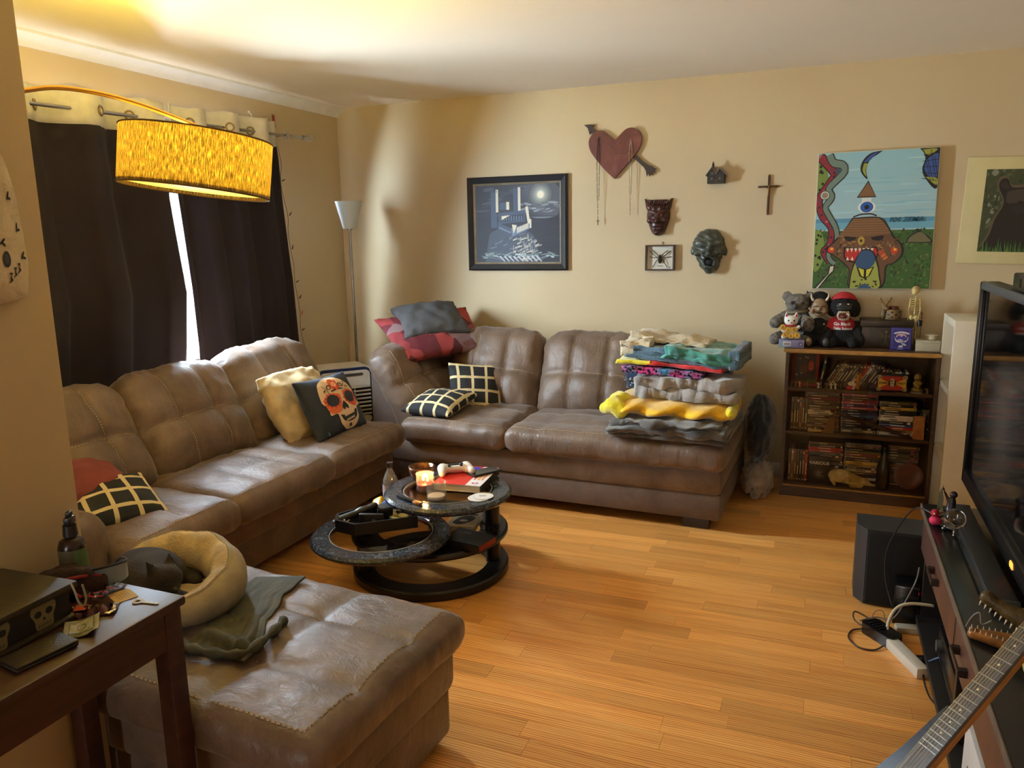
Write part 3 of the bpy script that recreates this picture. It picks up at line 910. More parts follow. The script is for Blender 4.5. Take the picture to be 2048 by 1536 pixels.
for yy in (-.07, .06): obj('divider', B().box((.13, yy, .45), (.006, .006, .2)), 'cooler_white', AC)
obj('lower_panel', B().prism(rr2(.335, .045, .02, 5, .325), .12, .134, T=FX), 'cooler_white', AC)
for yy in (-.13, .13):
    for xx in (-.08, .06): obj('caster', B().cyl((xx, yy - .012, .018), (xx, yy + .012, .018), .018, n=14), 'black_plastic', AC)

# ================================================================== swivel coffee table
@custom('black_marble')
def _(nt, bs):
    v = coords(nt)
    a = tex(nt, v, 55, 6, .7, 1.5)
    nt.links.new(ramp(nt, a, [(.40, (30, 33, 38)), (.56, (62, 68, 78)), (.70, (128, 138, 152))]), bs.inputs['Base Color'])  # marble speckle, its pale blue tones lightened to paint in reflections
    bs.inputs['Roughness'].default_value = .2
mat('black_wood', (22, 21, 22), .3, var=.2, vs=30)
mat('glass_edge', (150, 150, 146), .2, var=0)
CT = thing('coffee_table', 'round black swivel coffee table with two glass-centred tiers', 'coffee table', (1.712, -1.965, 0))
def C(x, y, z=0): return (x - 1.712, y + 1.965, z)
obj('base_ring', B().ring((0, 0, 0), .262, .36, 0, .045, 96, bev=.008), 'black_wood', CT)
obj('shelf', B().ring((0, 0, 0), .235, .36, .178, .208, 96, bev=.01), 'black_wood', CT)
obj('shelf_glass', B().disc((0, 0, 0), .236, .196, .203, 64), 'table_glass', CT)
c1 = C(1.827, -1.998); c2 = C(1.623, -2.243)
obj('upper_ring', B().ring(c1, .198, .285, .378, .41, 110, bev=.011), 'black_marble', CT)
obj('upper_glass', B().disc(c1, .199, .398, .407, 64), 'table_glass', CT)
obj('glass_rim', B().ring(c1, .196, .1995, .4, .4108, 80, bev=.0003), 'glass_edge', CT)
obj('lower_ring', B().ring(c2, .222, .3025, .24, .27, 110, bev=.011), 'black_marble', CT)
obj('lower_glass', B().disc(c2, .223, .258, .267, 64), 'table_glass', CT)
obj('glass_rim', B().ring(c2, .220, .2235, .26, .2708, 80, bev=.0003), 'glass_edge', CT)
pr_ = C(1.985, -1.87)
obj('post', B().cyl((pr_[0], pr_[1], .04), (pr_[0], pr_[1], .385), .034, n=24), 'black_wood', CT)
pl_ = C(1.49, -2.18)
obj('post', B().cyl((pl_[0], pl_[1], .04), (pl_[0], pl_[1], .245), .034, n=24), 'black_wood', CT)
pb_ = C(1.60, -1.70)
obj('post', B().cyl((pb_[0], pb_[1], .04), (pb_[0], pb_[1], .182), .03, n=24), 'black_wood', CT)
ZU, ZL, ZS = .4108, .2712, .2082

# ---- on the upper tier
t = thing('candle_jar', 'tall glass candle jar with a burning red candle', 'candle', (1.742, -2.052, ZU))
JP = [(0, 0), (.036, 0), (.040, .004), (.040, .074), (.043, .078), (.040, .079), (.037, .075), (.037, .007), (0, .007)]
obj('jar', B().lathe(JP, 32), 'jar_glass', t, smooth=.9)
obj('wax', B().disc((0, 0, 0), .0365, .0075, .032, 28), mat('wax_red', (150, 44, 42), .4, var=.06), t)
for k, (fx, fy) in enumerate(((-.012, .004), (.014, -.002))):
    f = obj('wick', B().cyl((fx, fy, .032), (fx, fy, .042), .0012, n=6), 'black_plastic', t)
    obj('flame', B().lathe([(0, .040), (.004, .045), (.0052, .051), (.003, .060), (0, .068)], 10, (fx, fy, 0)), mat('flame', (255, 190, 90), .5, var=0, emit=(255, 196, 96), estr=14), t, smooth=4)
fl = bpy.data.lights.new('candle_light', 'POINT'); fl.energy = .8; fl.color = (1, .55, .2); fl.shadow_soft_size = .012
fo = bpy.data.objects.new('candle_light', fl); COL.objects.link(fo); fo.parent = t; fo.location = (0, 0, .062)
t = thing('candle_jar', 'short glass candle jar with cream wax in front of the burning one', 'candle', (1.846, -2.145, ZU))
obj('jar', B().lathe([(r * 1.06, z) for r, z in JP], 32), 'jar_glass', t, smooth=.9)
obj('wax', B().disc((0, 0, 0), .0385, .0075, .020, 28), mat('wax_cream', (222, 206, 178), .5, var=.05), t)
t = thing('bowl', 'dark hammered copper bowl at the back of the coffee table', 'bowl', (1.655, -1.925, ZU))
mat('copper', (130, 86, 58), .32, metal=.9, var=.3, vs=40, bmp=.2, bs_=90)
obj('bowl_body', B().lathe([(0, 0), (.03, 0), (.045, .012), (.056, .035), (.060, .068), (.057, .068), (.052, .036), (.04, .014), (0, .006)], 36), 'copper', t, smooth=4)
obj('rim', B().tube([(.0585 * math.cos(2 * PI * k / 40), .0585 * math.sin(2 * PI * k / 40), .068) for k in range(40)], .0022, 6, closed=True), 'dark_steel', t)
# thick book with the controller and phone on it
t = thing('book', 'thick white and red textbook under the game controller', 'book', (1.868, -1.885, ZU), R(6))
mat('paper', (216, 204, 176), .8, var=.06, vs=30, stretch=(1, 1, 60))
mat('cover_white', (214, 210, 206), .45, var=.03)
obj('pages', B().span((-.108, -.135, .003), (.106, .135, .029)), 'paper', t)
for z in (0, .029): obj('cover', B().span((-.112, -.14, z), (.112, .14, z + .003), r=.001), 'cover_white', t)
obj('spine', B().span((.108, -.14, 0), (.113, .14, .032), r=.001), mat('cover_dark', (34, 30, 30), .5), t)
decal('cover_print', [((196, 44, 30), rect(-.112, -.14, .04, .14)), ((226, 220, 216), rect(.04, -.14, .112, .14)), ((60, 50, 160), rect(-.05, .06, .03, .13)), ((222, 90, 60), rect(.052, -.06, .06, .13)), ((232, 160, 80), rect(.07, -.06, .078, .13)), ((226, 120, 60), rect(.088, -.06, .096, .13)), ((150, 40, 110), ell(.075, -.105, .016, .012)), ((226, 220, 216), ell(.075, -.105, .008, .006))], t, mapf=lambda x, y, h: (x, y, .032 + h))
t = thing('game_controller', 'white game controller with black grips lying on the textbook', 'game controller', (1.80, -1.87, ZU + .0335), R(38))
mat('ctrl_white', (216, 212, 206), .35, var=.02)
def f(P):
    d = S_box(P, (0, 0, .022), (.062, .026, .014), .013)
    for s in (-1, 1):
        d = sU(d, S_cap(P, (s * .058, .008, .022), (s * .07, -.055, .018), .023, .016), .02)
    return d
obj('shell', sdf(f, (-.11, -.09, -.002), (.11, .05, .05), .005), 'ctrl_white', t, smooth=4)
obj('touchpad', B().span((-.03, -.002, .033), (.03, .026, .0385), r=.003), 'black_plastic', t)
for s in (-1, 1):
    obj('thumbstick', B().cyl((s * .028, -.014, .03), (s * .028, -.014, .044), .007, .007, 14).disc((s * .028, -.014, .042), .0105, 0, .006, 18), 'black_plastic', t)
    obj('trigger', B().span((s * .055 - .016, .022, .012), (s * .055 + .016, .04, .034), r=.005), 'black_plastic', t)
    for k in range(4):
        q = PI / 2 * k
        obj('button', B().disc((s * .057 + .0115 * math.cos(q), .008 + .0115 * math.sin(q), .036), .0042, 0, .003, 12), 'black_plastic', t)
t = thing('phone', 'black phone lying on the corner of the textbook', 'phone', (1.93, -1.83, ZU + .034), R(-33))
obj('body', B().span((-.037, -.076, 0), (.037, .076, .009), r=.004), 'black_plastic', t)
obj('screen', B().span((-.034, -.072, .0088), (.034, .072, .0096)), mat('screen_black', (14, 13, 13), .08, var=0), t)
for k, (x, y, z, lb) in enumerate(((2.012, -2.073, 0, 'lower of two round white paper coasters'), (2.022, -2.053, .003, 'upper of two round white paper coasters'))):
    t = thing('coaster', lb, 'coaster', (x, y, ZU + z), R(30 * k))
    obj('disc', B().disc((0, 0, 0), .047, 0, .0026, 40, bev=.0008), mat('coaster_white', (224, 222, 216), .8, var=.03), t)
    decal('coaster_print', [((120, 120, 118), ell(0, 0, .040, n=40)), ((224, 222, 216), ell(0, 0, .0385, n=40)), ((110, 110, 108), rect(-.018, -.002, .018, .001)), ((110, 110, 108), rect(-.014, .004, .014, .008)), ((110, 110, 108), rect(-.014, -.010, .014, -.006))], t, mapf=lambda x, y, h: (x, y, .0026 + h), step=.0001, base=.0002)
t = thing('vape_pen', 'slim black vape pen lying at the front of the upper tier', 'vape pen', (1.748, -2.205, ZU), R(-24))
obj('body', B().span((-.085, -.011, 0), (.03, .011, .011), r=.004), 'black_plastic', t)
obj('end_cap', B().span((.03, -.0115, 0), (.078, .0115, .0115), r=.004), mat('orange_cap', (176, 120, 66), .4, metal=.4, var=.3, vs=60), t)
# bottle on the lower tier's far side
t = thing('water_bottle', 'clear plastic water bottle with a pink label beside the coffee table', 'bottle', (1.485, -1.925, ZS))
obj('bottle', B().lathe([(0, 0), (.033, 0), (.037, .006), (.037, .165), (.034, .19), (.020, .222), (.0135, .236), (.0135, .252), (.012, .252), (.012, .236), (.018, .222), (.032, .188), (.035, .165), (.035, .008), (0, .006)], 32), 'jar_glass', t, smooth=.9)
obj('water', B().lathe([(0, .008), (.034, .009), (.034, .085), (0, .085)], 28), mat('water', (225, 232, 238), .05, var=0, trans=.9), t, smooth=.9)
obj('label', B().lathe([(.0376, .085), (.0376, .165)], 36), mat('bottle_label', (206, 190, 200), .4, var=.2, vs=40), t)
obj('label_band', B().lathe([(.0379, .088), (.0379, .112)], 36), mat('bottle_pink', (206, 120, 150), .4), t)
obj('cap', B().cyl((0, 0, .248), (0, 0, .27), .0155, n=24), mat('cap_brown', (48, 34, 30), .4), t)
# snack packet
t = thing('snack_packet', 'crumpled yellow and blue packet behind the black tray', 'packet', (1.505, -2.02, ZL), R(20))
def crump(u, v, sx, sy, s, amp=.012):
    x, y = (u - .5) * sx, (v - .5) * sy
    return (x, y, .012 + amp * nz(x * 26 + s, y * 26, s) + .03 * (1 - abs(2 * u - 1)) )
o = obj('yellow_half', B().grid(lambda u, v: crump(u, v, .075, .08, 3), 12, 12), mat('packet_yellow', (232, 190, 30), .4), t, loc=(-.03, .03, .004), rot=(R(25), R(8), 0), smooth=4)
o.modifiers.new('s', 'SOLIDIFY').thickness = .0012
o = obj('blue_half', B().grid(lambda u, v: crump(u, v, .085, .09, 9, .016), 12, 12), mat('packet_blue', (30, 62, 178), .35), t, loc=(.03, -.015, .004), rot=(R(18), R(-10), R(20)), smooth=4)
o.modifiers.new('s', 'SOLIDIFY').thickness = .0012
# ---- coffin-shaped tray on the lower tier
TY = thing('tray', 'black elongated coffin-shaped tray full of small things on the lower tier', 'tray', (1.575, -2.185, ZL), R(31))
op = [(-.185, -.035), (-.185, .045), (-.10, .105), (.17, .07), (.17, -.06), (-.10, -.105)]
ip = [(x * .93, y * .9) for x, y in op]
b = B(); n = len(op)
vs = [(x, y, 0) for x, y in op] + [(x, y, .052) for x, y in op] + [(x, y, .052) for x, y in ip] + [(x, y, .008) for x, y in ip]
fs = [tuple(range(n - 1, -1, -1))]
for k in range(3):
    fs += [(k * n + i, k * n + (i + 1) % n, (k + 1) * n + (i + 1) % n, (k + 1) * n + i) for i in range(n)]
fs.append(tuple(3 * n + i for i in range(n)))
obj('tray_shell', b.add(vs, fs), mat('tray_black', (17, 16, 17), .35, var=.1), TY, smooth=.3)
def on_tray(x, y, z=.0085):
    c, s = math.cos(R(31)), math.sin(R(31))
    return (1.575 + x * c - y * s, -2.185 + x * s + y * c, ZL + z)
t = thing('hair_clipper', 'black rounded shaver leaning across the tray', 'shaver', on_tray(-.10, .03), R(42))
obj('body', sdf(lambda P: sUs(.02, S_cap(P, (-.07, 0, .024), (.03, 0, .05), .019, .017), S_cap(P, (.03, 0, .05), (.085, 0, .068), .018, .016)), (-.1, -.03, 0), (.11, .03, .092), .006), 'black_plastic', t, smooth=4)
obj('blade', B().span((-.1, -.016, .006), (-.085, .016, .028), r=.003), 'steel', t)
t = thing('wallet', 'black leather clip wallet with an eagle stamp standing in the tray', 'wallet', on_tray(-.03, -.035), R(18))
obj('wallet_body', B().span((-.055, -.009, 0), (.055, .009, .062), r=.006), mat('black_leather', (26, 24, 22), .5, bmp=.2, bs_=120), t)
decal('stamp', [((120, 112, 92), sp([(0, .0), (.005, .012), (.012, .014), (.006, .018), (.0, .022), (-.006, .018), (-.012, .014), (-.005, .012)]))], t, mapf=lambda x, y, h: (x + .012, -.009 - h, .018 + y))
obj('clip', B().tube([(-.04, -.011, .062), (-.045, -.011, .03), (-.03, -.011, .052), (-.028, -.011, .02)], .0012, 5), 'steel', t)
t = thing('jar_lid', 'round dark jar in the tray behind the wallet', 'jar', on_tray(.03, .055), 0)
obj('jar_body', B().disc((0, 0, 0), .036, 0, .05, 32, bev=.004), 'black_plastic', t)
obj('lid', B().disc((0, 0, 0), .038, .05, .062, 32, bev=.004), mat('lid_grey', (54, 54, 58), .5, var=.2, vs=60), t)
t = thing('dish', 'small dark dish of yellow wax in the tray', 'dish', on_tray(.092, -.008))
obj('dish_body', B().lathe([(0, 0), (.03, 0), (.044, .02), (.046, .034), (.042, .034), (.036, .018), (0, .012)], 32), 'black_plastic', t, smooth=.9)
obj('wax', B().disc((0, 0, 0), .0405, .02, .030, 28), mat('wax_yellow', (206, 170, 72), .4, var=.15, vs=40), t)
t = thing('figurine', 'tiny cream figurine sitting on the yellow dish', 'figurine', on_tray(.072, .004, .0395), R(-40))
obj('body', sdf(lambda P: sUs(.006, S_cap(P, (0, 0, .006), (0, 0, .026), .008, .006), S_sph(P, (0, 0, .04), .0085), S_cap(P, (0, 0, .024), (.018, 0, .028), .003), S_cap(P, (0, 0, .008), (.02, .004, .006), .004)), (-.02, -.02, -.004), (.035, .02, .055), .0028), mat('ivory', (214, 192, 150), .5, var=.1), t, smooth=4)
t = thing('glass_pick', 'small pale blue glass pick upright in the tray end', 'glass', on_tray(.142, -.02), 0)
obj('shaft', B().lathe([(0, 0), (.006, 0), (.004, .02), (.006, .035), (.002, .058), (0, .06)], 10), mat('blue_glass', (150, 172, 206), .1, trans=.5, var=0), t, smooth=4)
t = thing('earbud_tangle', 'tangled grey cable at the left end of the tray', 'cable', on_tray(-.145, -.01))
obj('cable', B().tube(spline([(.02 * math.cos(k * 2.2), .022 * math.sin(k * 1.9), .004 + .032 * (.5 + .5 * math.sin(k * 2.9))) for k in range(14)], 4), .002, 5), mat('cable_grey', (150, 146, 142), .5), t, smooth=4)
# ---- on the shelf
def book(name, label, loc, rz, sx, sy, sz, cov, pag='paper', spine_side=1, group=None, rot=None):
    t = thing(name, label, 'book', loc, rz, group, rot)
    c = .0022
    obj('pages', B().span((-sx / 2 + .003, -sy / 2 + .004, c), (sx / 2 - .004, sy / 2 - .004, sz - c)), pag, t)
    obj('cover', B().span((-sx / 2, -sy / 2, 0), (sx / 2, sy / 2, c)).span((-sx / 2, -sy / 2, sz - c), (sx / 2, sy / 2, sz)).span((-sx / 2, -sy / 2, 0), (-sx / 2 + .003, sy / 2, sz)), cov, t)
    return t
mat('red_edge', (150, 46, 36), .6, var=.1)
mat('cover_black', (24, 23, 23), .5, var=.1)
bt = book('book', 'black hardback book with red page edges on the coffee table shelf', (1.975, -2.105, ZS), R(80), .14, .20, .034, 'cover_black', 'red_edge')
decal('title', [((130, 126, 118), rect(-.022, -.003, .022, .001)), ((130, 126, 118), rect(-.012, -.009, .012, -.007))], bt, mapf=lambda x, y, h: (.03 + y * -1, x + .03, .034 + h))
bt = book('book', 'paperback with a black and white cover under the upper tier', (1.86, -1.90, ZS), R(12), .13, .19, .026, mat('cover_cream', (176, 166, 140), .5, var=.1))
decal('cover_print', [((40, 38, 40), sp([(-.05, -.05), (-.01, -.07), (.03, -.03), (.045, .02), (.01, .05), (-.03, .02)])), ((196, 188, 170), ell(0, -.02, .02, .014)), ((40, 38, 40), ell(.03, .06, .02, .012)), ((150, 60, 50), rect(-.05, .05, -.03, .08))], bt, mapf=lambda x, y, h: (x, y, .026 + h))
t = thing('lighter', 'blue plastic lighter lying on the shelf under the upper tier', 'lighter', (1.765, -1.985, ZS), R(24))
obj('case', B().span((-.03, -.012, 0), (.034, .012, .011), r=.004), mat('lighter_blue', (26, 62, 190), .25), t)
obj('head', B().span((-.046, -.011, 0), (-.03, .011, .011), r=.003), 'steel', t)
t = thing('eyeglasses', 'folded dark eyeglasses resting beside the black book', 'glasses', (2.0, -1.965, ZS), R(-30))
for s in (-1, 1):
    ln = obj('rim', B().tube([(s * .032 + .023 * math.cos(2 * PI * k / 20), 0, .024 + .019 * math.sin(2 * PI * k / 20)) for k in range(20)], .0022, 6, closed=True), 'black_plastic', t)
    obj('lens', B().add([(s * .032 + .0225 * math.cos(2 * PI * k / 20), 0, .024 + .0185 * math.sin(2 * PI * k / 20)) for k in range(20)], [tuple(range(20))]), 'smoked_glass', ln)
    obj('temple', B().tube([(s * .058, 0, .03), (s * .055, .03, .02), (-s * .02, .045, .008)], .002, 6), 'black_plastic', t)
obj('bridge', B().tube([(-.01, 0, .028), (0, 0, .032), (.01, 0, .028)], .002, 6), 'black_plastic', t)
# ================================================================== pillows
def plaid(name, dark, light, nx=5, w=.17):
    m, nt, bs = _mat(name)
    tc = nt.nodes.new('ShaderNodeTexCoord'); sx = nt.nodes.new('ShaderNodeSeparateXYZ'); nt.links.new(tc.outputs['UV'], sx.inputs[0])
    outs = []
    for k in 'XY':
        a = nd(nt, 'ShaderNodeMath', operation='MULTIPLY_ADD'); a.inputs[1].default_value = nx; a.inputs[2].default_value = .55
        nt.links.new(sx.outputs[k], a.inputs[0])
        f_ = nd(nt, 'ShaderNodeMath', operation='FRACT'); nt.links.new(a.outputs[0], f_.inputs[0])
        l = nd(nt, 'ShaderNodeMath', operation='LESS_THAN'); l.inputs[1].default_value = w; nt.links.new(f_.outputs[0], l.inputs[0])
        outs.append(l.outputs[0])
    mx = nd(nt, 'ShaderNodeMath', operation='MAXIMUM'); nt.links.new(outs[0], mx.inputs[0]); nt.links.new(outs[1], mx.inputs[1])
    nt.links.new(ramp(nt, mx.outputs[0], [(.4, dark), (.6, light)]), bs.inputs['Base Color'])
    bs.inputs['Roughness'].default_value = .85
    bump(nt, bs, tex(nt, coords(nt), 300, 3), .15, .003)
    MATS[name] = m
plaid('plaid_cloth', (28, 29, 33), (214, 196, 150), 3.7, .19)
def pillow_surf(w, h, t, seed=0, wr=.006, pinch=.07, sag=0.0):
    hx, hy = w / 2, h / 2
    def s(u, v, side, lift=0.0):
        x = hx * u * (1 - pinch * (1 - v * v)); y = hy * v * (1 - pinch * (1 - u * u))
        k = max(0, (1 - u * u)) * max(0, (1 - v * v))
        z = side * (t / 2) * k ** .42
        e = 1 - k
        z += side * (wr * nz(x * 16 + seed, y * 16, side * 2) * (.3 + k) + wr * .9 * nz(x * 34, y * 34 + seed, 1) * e) if k > 1e-4 else 0
        y -= sag * (1 - u * u) * max(0, -v) * .0
        return Vector((x, y, z + side * lift + .25 * wr * nz(u * 3 + seed, v * 3, 5)))
    return s
def pillow(name, label, w, h, t, M, ma, seed=0, wr=.006, pinch=.07, n=30, uvs=1.0, part='cover', group=None):
    T = thing(name, label, 'pillow', group=group); T.matrix_world = M
    s = pillow_surf(w, h, t, seed, wr, pinch); b = B(); ids = {}; b.uv = []
    def vid(i, j, sd):
        key = (i, j, 0 if i in (0, n) or j in (0, n) else sd)
        if key not in ids:
            ids[key] = len(b.v); u, v = math.sin(PI / 2 * (2 * i / n - 1)), math.sin(PI / 2 * (2 * j / n - 1))
            b.v.append(tuple(s(u, v, sd))); b.uv.append(((u + 1) / 2 * uvs, (v + 1) / 2 * uvs * h / w))
        return ids[key]
    for sd in (1, -1):
        for i in range(n):
            for j in range(n):
                q = (vid(i, j, sd), vid(i + 1, j, sd), vid(i + 1, j + 1, sd), vid(i, j + 1, sd))
                b.f.append(q if sd > 0 else q[::-1]); b.m.append(0)
    o = obj(part, b, ma, T, smooth=4)
    return T, s
def frame(c, xa, ya):
    x = Vector(xa).normalized(); z = x.cross(Vector(ya)).normalized(); y = z.cross(x)
    M = Matrix((x, y, z)).transposed().to_4x4(); M.translation = Vector(c); return M

mat('pillow_dark', (46, 52, 64), .85, var=.08, bmp=.12, bs_=300)
mat('pillow_cream', (196, 176, 138), .85, var=.12, vs=10, bmp=.25, bs_=40)
mat('pillow_grey', (70, 70, 72), .8, var=.1, bmp=.15, bs_=60)
mat('cushion_maroon', (120, 56, 54), .9, var=.1, bmp=.3, bs_=80)
# sugar-skull pillow
Tp, s = pillow('skull_pillow', 'dark slate pillow printed with an orange sugar skull', .44, .34, .15, frame((.905, -1.545, .635), (.02, 1, -.02), (-.45, 0, .9)), 'pillow_dark', 4, .005)
mapf = lambda x, y, h: s(max(-.97, min(.97, x * 1.28)), max(-.97, min(.97, y * 1.14)), 1, h)
OR, CR, DK, RD = (222, 110, 56), (238, 206, 168), (40, 42, 48), (206, 66, 40)
sk = []
sk.append((CR, sp([(-.52, .30), (-.40, .62), (-.10, .80), (.22, .76), (.46, .52), (.55, .22), (.56, -.05), (.62, -.22), (.44, -.30), (.42, -.62), (.22, -.86), (.02, -.86), (-.18, -.66), (-.24, -.36), (-.44, -.34), (-.42, -.12), (-.54, .06)], 4)))
sk.append((OR, sp([(-.5, .12), (-.3, .26), (.0, .22), (.0, -.05), (-.1, -.30), (-.4, -.30)], 3)))
sk.append((OR, sp([(.12, .26), (.36, .30), (.54, .12), (.56, -.16), (.36, -.26), (.14, -.06)], 3)))
for k in range(10):
    q = 2 * PI * k / 10; sk.append((RD if k % 2 else OR, ell(.02 + .09 * math.cos(q), .54 + .13 * math.sin(q), .055, .075, 10)))
sk.append((CR, ell(.02, .54, .06, .08)))
sk.append(((236, 150, 90), ell(.02, .54, .04, .055)))
for cx in (-.24, .32):
    for k in range(12):
        q = 2 * PI * k / 12; sk.append((RD, ell(cx + .2 * math.cos(q), .06 + .2 * math.sin(q), .035, .045, 8)))
    sk.append((DK, ell(cx, .06, .175, .185, 24)))
sk.append((DK, sp([(.05, -.02), (.15, -.2), (.12, -.3), (.06, -.24), (.0, -.3), (-.05, -.2)], 4)))
sk.append((DK, sp([(-.18, -.40), (.0, -.46), (.2, -.44), (.38, -.34), (.34, -.58), (.12, -.66), (-.08, -.60)], 4)))
for k in range(6): sk.append((CR, rect(-.06 + k * .06, -.50 + .01 * k, -.012 + k * .06, -.42 + .01 * k)))
for k in range(5): sk.append((CR, rect(-.02 + k * .06, -.64 + .012 * k, .028 + k * .06, -.58 + .012 * k)))
sk.append((DK, ell(.12, -.76, .05, .05, 12)))
for sx_ in (-1, 1):
    cu = [(.02 + sx_ * (.16 + .1 * k / 8 + .09 * math.cos(k * .8)), .40 + .1 * math.sin(k * .8) + .02 * k) for k in range(9)]
    sk.append((DK, stroke(spline(cu, 3), .035, .012)))
    cu = [(.02 + sx_ * (.34 + .05 * math.cos(k * .9)), .34 + .07 * math.sin(k * .9)) for k in range(6)]
    sk.append((DK, stroke(spline(cu, 3), .03, .01)))
    for k in range(3): sk.append((DK, ell(.02 + sx_ * (.06 + .05 * k), .36 - .01 * k, .022, .035, 8, rot=40 * sx_)))
    for k in range(3): sk.append((RD, stroke([(.04 + sx_ * (.3 + .06 * k), -.19 - .01 * k), (.04 + sx_ * (.33 + .06 * k), -.24)], .02)))
for k in range(4): sk.append(((60, 150, 190), stroke([(-.56 + .01 * k, -.74 - .03 * k), (-.50 + .02 * k, -.90)], .02)))
decal('skull_print', sk, Tp, mapf, step=.0004, base=.0012, maxe=.07)
pillow('pillow', 'cream throw pillow wedged behind the skull pillow', .44, .38, .17, frame((.75, -1.60, .645), (.05, 1, 0), (-.5, 0, .85)), 'pillow_cream', 9, .022, pinch=-.06)
# black and cream checked pillows
pillow('checked_pillow', 'black and cream checked pillow lying flat in the corner sofa seat', .34, .34, .13, frame((1.24, -.93, .545), (.98, -.1, .0), (.05, .95, .18)), 'plaid_cloth', 2, .006, group=None)
pillow('checked_pillow', 'black and cream checked pillow leaning on the corner sofa back', .34, .34, .12, frame((1.36, -.67, .585), (.8, .55, -.1), (-.3, .35, .8)), 'plaid_cloth', 15, .006)
pillow('checked_pillow', 'black and cream checked pillow at the near end of the window sofa', .34, .30, .12, frame((.83, -2.90, .535), (.35, .9, -.05), (-.85, .3, .35)), 'plaid_cloth', 21, .006)
pillow('pillow', 'dusty red pillow on the near end of the window sofa', .42, .36, .15, frame((.66, -2.93, .60), (.2, .95, -.12), (-.9, .25, .3)), 'cushion_maroon', 33, .009)
# cushions on top of the corner
@custom('floral_cloth')
def _(nt, bs):
    v = coords(nt, 'UV')
    vo = nt.nodes.new('ShaderNodeTexVoronoi'); vo.inputs['Scale'].default_value = 7; nt.links.new(v, vo.inputs['Vector'])
    sep = nt.nodes.new('ShaderNodeSeparateColor'); nt.links.new(vo.outputs['Color'], sep.inputs[0])
    c = ramp(nt, sep.outputs[0], [(.0, (74, 24, 32)), (.30, (104, 32, 42)), (.5, (160, 62, 58)), (.72, (122, 98, 100)), (.9, (90, 24, 34))])
    nt.links.new(c, bs.inputs['Base Color'])
    bs.inputs['Roughness'].default_value = .9
    bump(nt, bs, tex(nt, coords(nt), 70, 4), .3, .006)
pillow('patchwork_cushion', 'maroon and red patchwork cushion across the sofa corner', .66, .46, .13, frame((1.01, -.53, .90), (.64, .76, .07), (-.62, .50, .50)), 'floral_cloth', 5, .012, pinch=.1)
pillow('grey_pillow', 'dark grey pillow on top of the patchwork cushion', .44, .38, .17, frame((.955, -.475, .985), (.72, .68, .06), (-.6, .62, .42)), 'pillow_grey', 8, .014, pinch=.05)

# ================================================================== blankets on the corner sofa
def folded(name, ma, parent, w, d, layers, th, loc, rz=0, amp=.008, seed=0, nx=36, ns=16, turn=.9, tilt=0.0, flare=0.0, label=None, wav=1.0, vw=0.0):
    path = []
    for k in range(layers):
        z = th * (k + .5)
        ys = [(-d / 2 + th * .5) + (d - th) * i / ns for i in range(ns + 1)]
        if k % 2: ys = ys[::-1]
        path += [(yy, z) for yy in ys]
        if k < layers - 1:
            sgn = 1 if k % 2 == 0 else -1
            yc = sgn * (d / 2 - th * .5)
            for a in (45, 90, 135): path.append((yc + sgn * th * .55 * math.sin(R(a)), z + th * .5 * (1 - math.cos(R(a)))))
    n = len(path); hw = th * .47
    L_, R_ = [], []
    for i in range(n):
        a = Vector(path[max(i - 1, 0)]); c = Vector(path[min(i + 1, n - 1)]); t = (c - a).normalized(); nn = Vector((-t.y, t.x))
        p = Vector(path[i]); L_.append(p + nn * hw); R_.append(p - nn * hw)
    prof = L_ + R_[::-1]; m = len(prof); b = B()
    Ht = layers * th
    for i in range(nx + 1):
        u = i / nx; x = (u - .5) * w
        for p in prof:
            k = p.y / Ht
            edge = min(1, min(u, 1 - u) * 8)
            front = max(0, -p.x / d * 2)
            yy = p.x - amp * wav * 1.6 * nz(x * 9 + seed, k * 2, 1) * (.3 + front) - flare * front * nz(x * 5, seed, k * 3) - vw * front * nz(x * 36 + 3 * k, seed, k * 2.5)
            zz = p.y + amp * nz(x * 8 + seed, p.x * 6, k * 5) + amp * .7 * nz(x * 24 + seed, p.x * 14, k * 9) + tilt * x
            xx = x + amp * 1.3 * nz(p.x * 7, k * 6, seed + (0 if u < .5 else 9)) * (1 if u < .06 or u > .94 else .2)
            zz = max(zz, .001 + tilt * x)
            b.v.append((xx, yy, zz * (1 - .04 * (1 - edge))))
    for i in range(nx):
        for j in range(m):
            k = (j + 1) % m; b.f.append((i * m + j, (i + 1) * m + j, (i + 1) * m + k, i * m + k)); b.m.append(0)
    b.f.append(tuple(range(m))); b.f.append(tuple(nx * m + j for j in range(m - 1, -1, -1))); b.m += [0, 0]
    return obj(name, b, ma, parent, loc, (0, 0, rz), smooth=4, label=label)
def fleece(name, c, var=.12, b_=.35, bs_=90, sheen=.5): mat(name, c, .95, var=var, vs=14, bmp=b_, bs_=bs_, sheen=sheen)
fleece('fleece_dark', (84, 80, 75)); fleece('fleece_light', (150, 144, 138)); fleece('fleece_yellow', (236, 178, 22)); fleece('fleece_lime', (222, 206, 30))
fleece('fleece_navy', (24, 46, 78)); fleece('fleece_red', (206, 46, 44)); fleece('velvet_teal', (62, 134, 122), .2); fleece('sherpa_blue', (70, 104, 124), .18, .9, 130)
fleece('sherpa_cream', (216, 200, 166), .1, .9, 110); fleece('fleece_black', (18, 24, 34)); fleece('fleece_beige', (150, 132, 110))
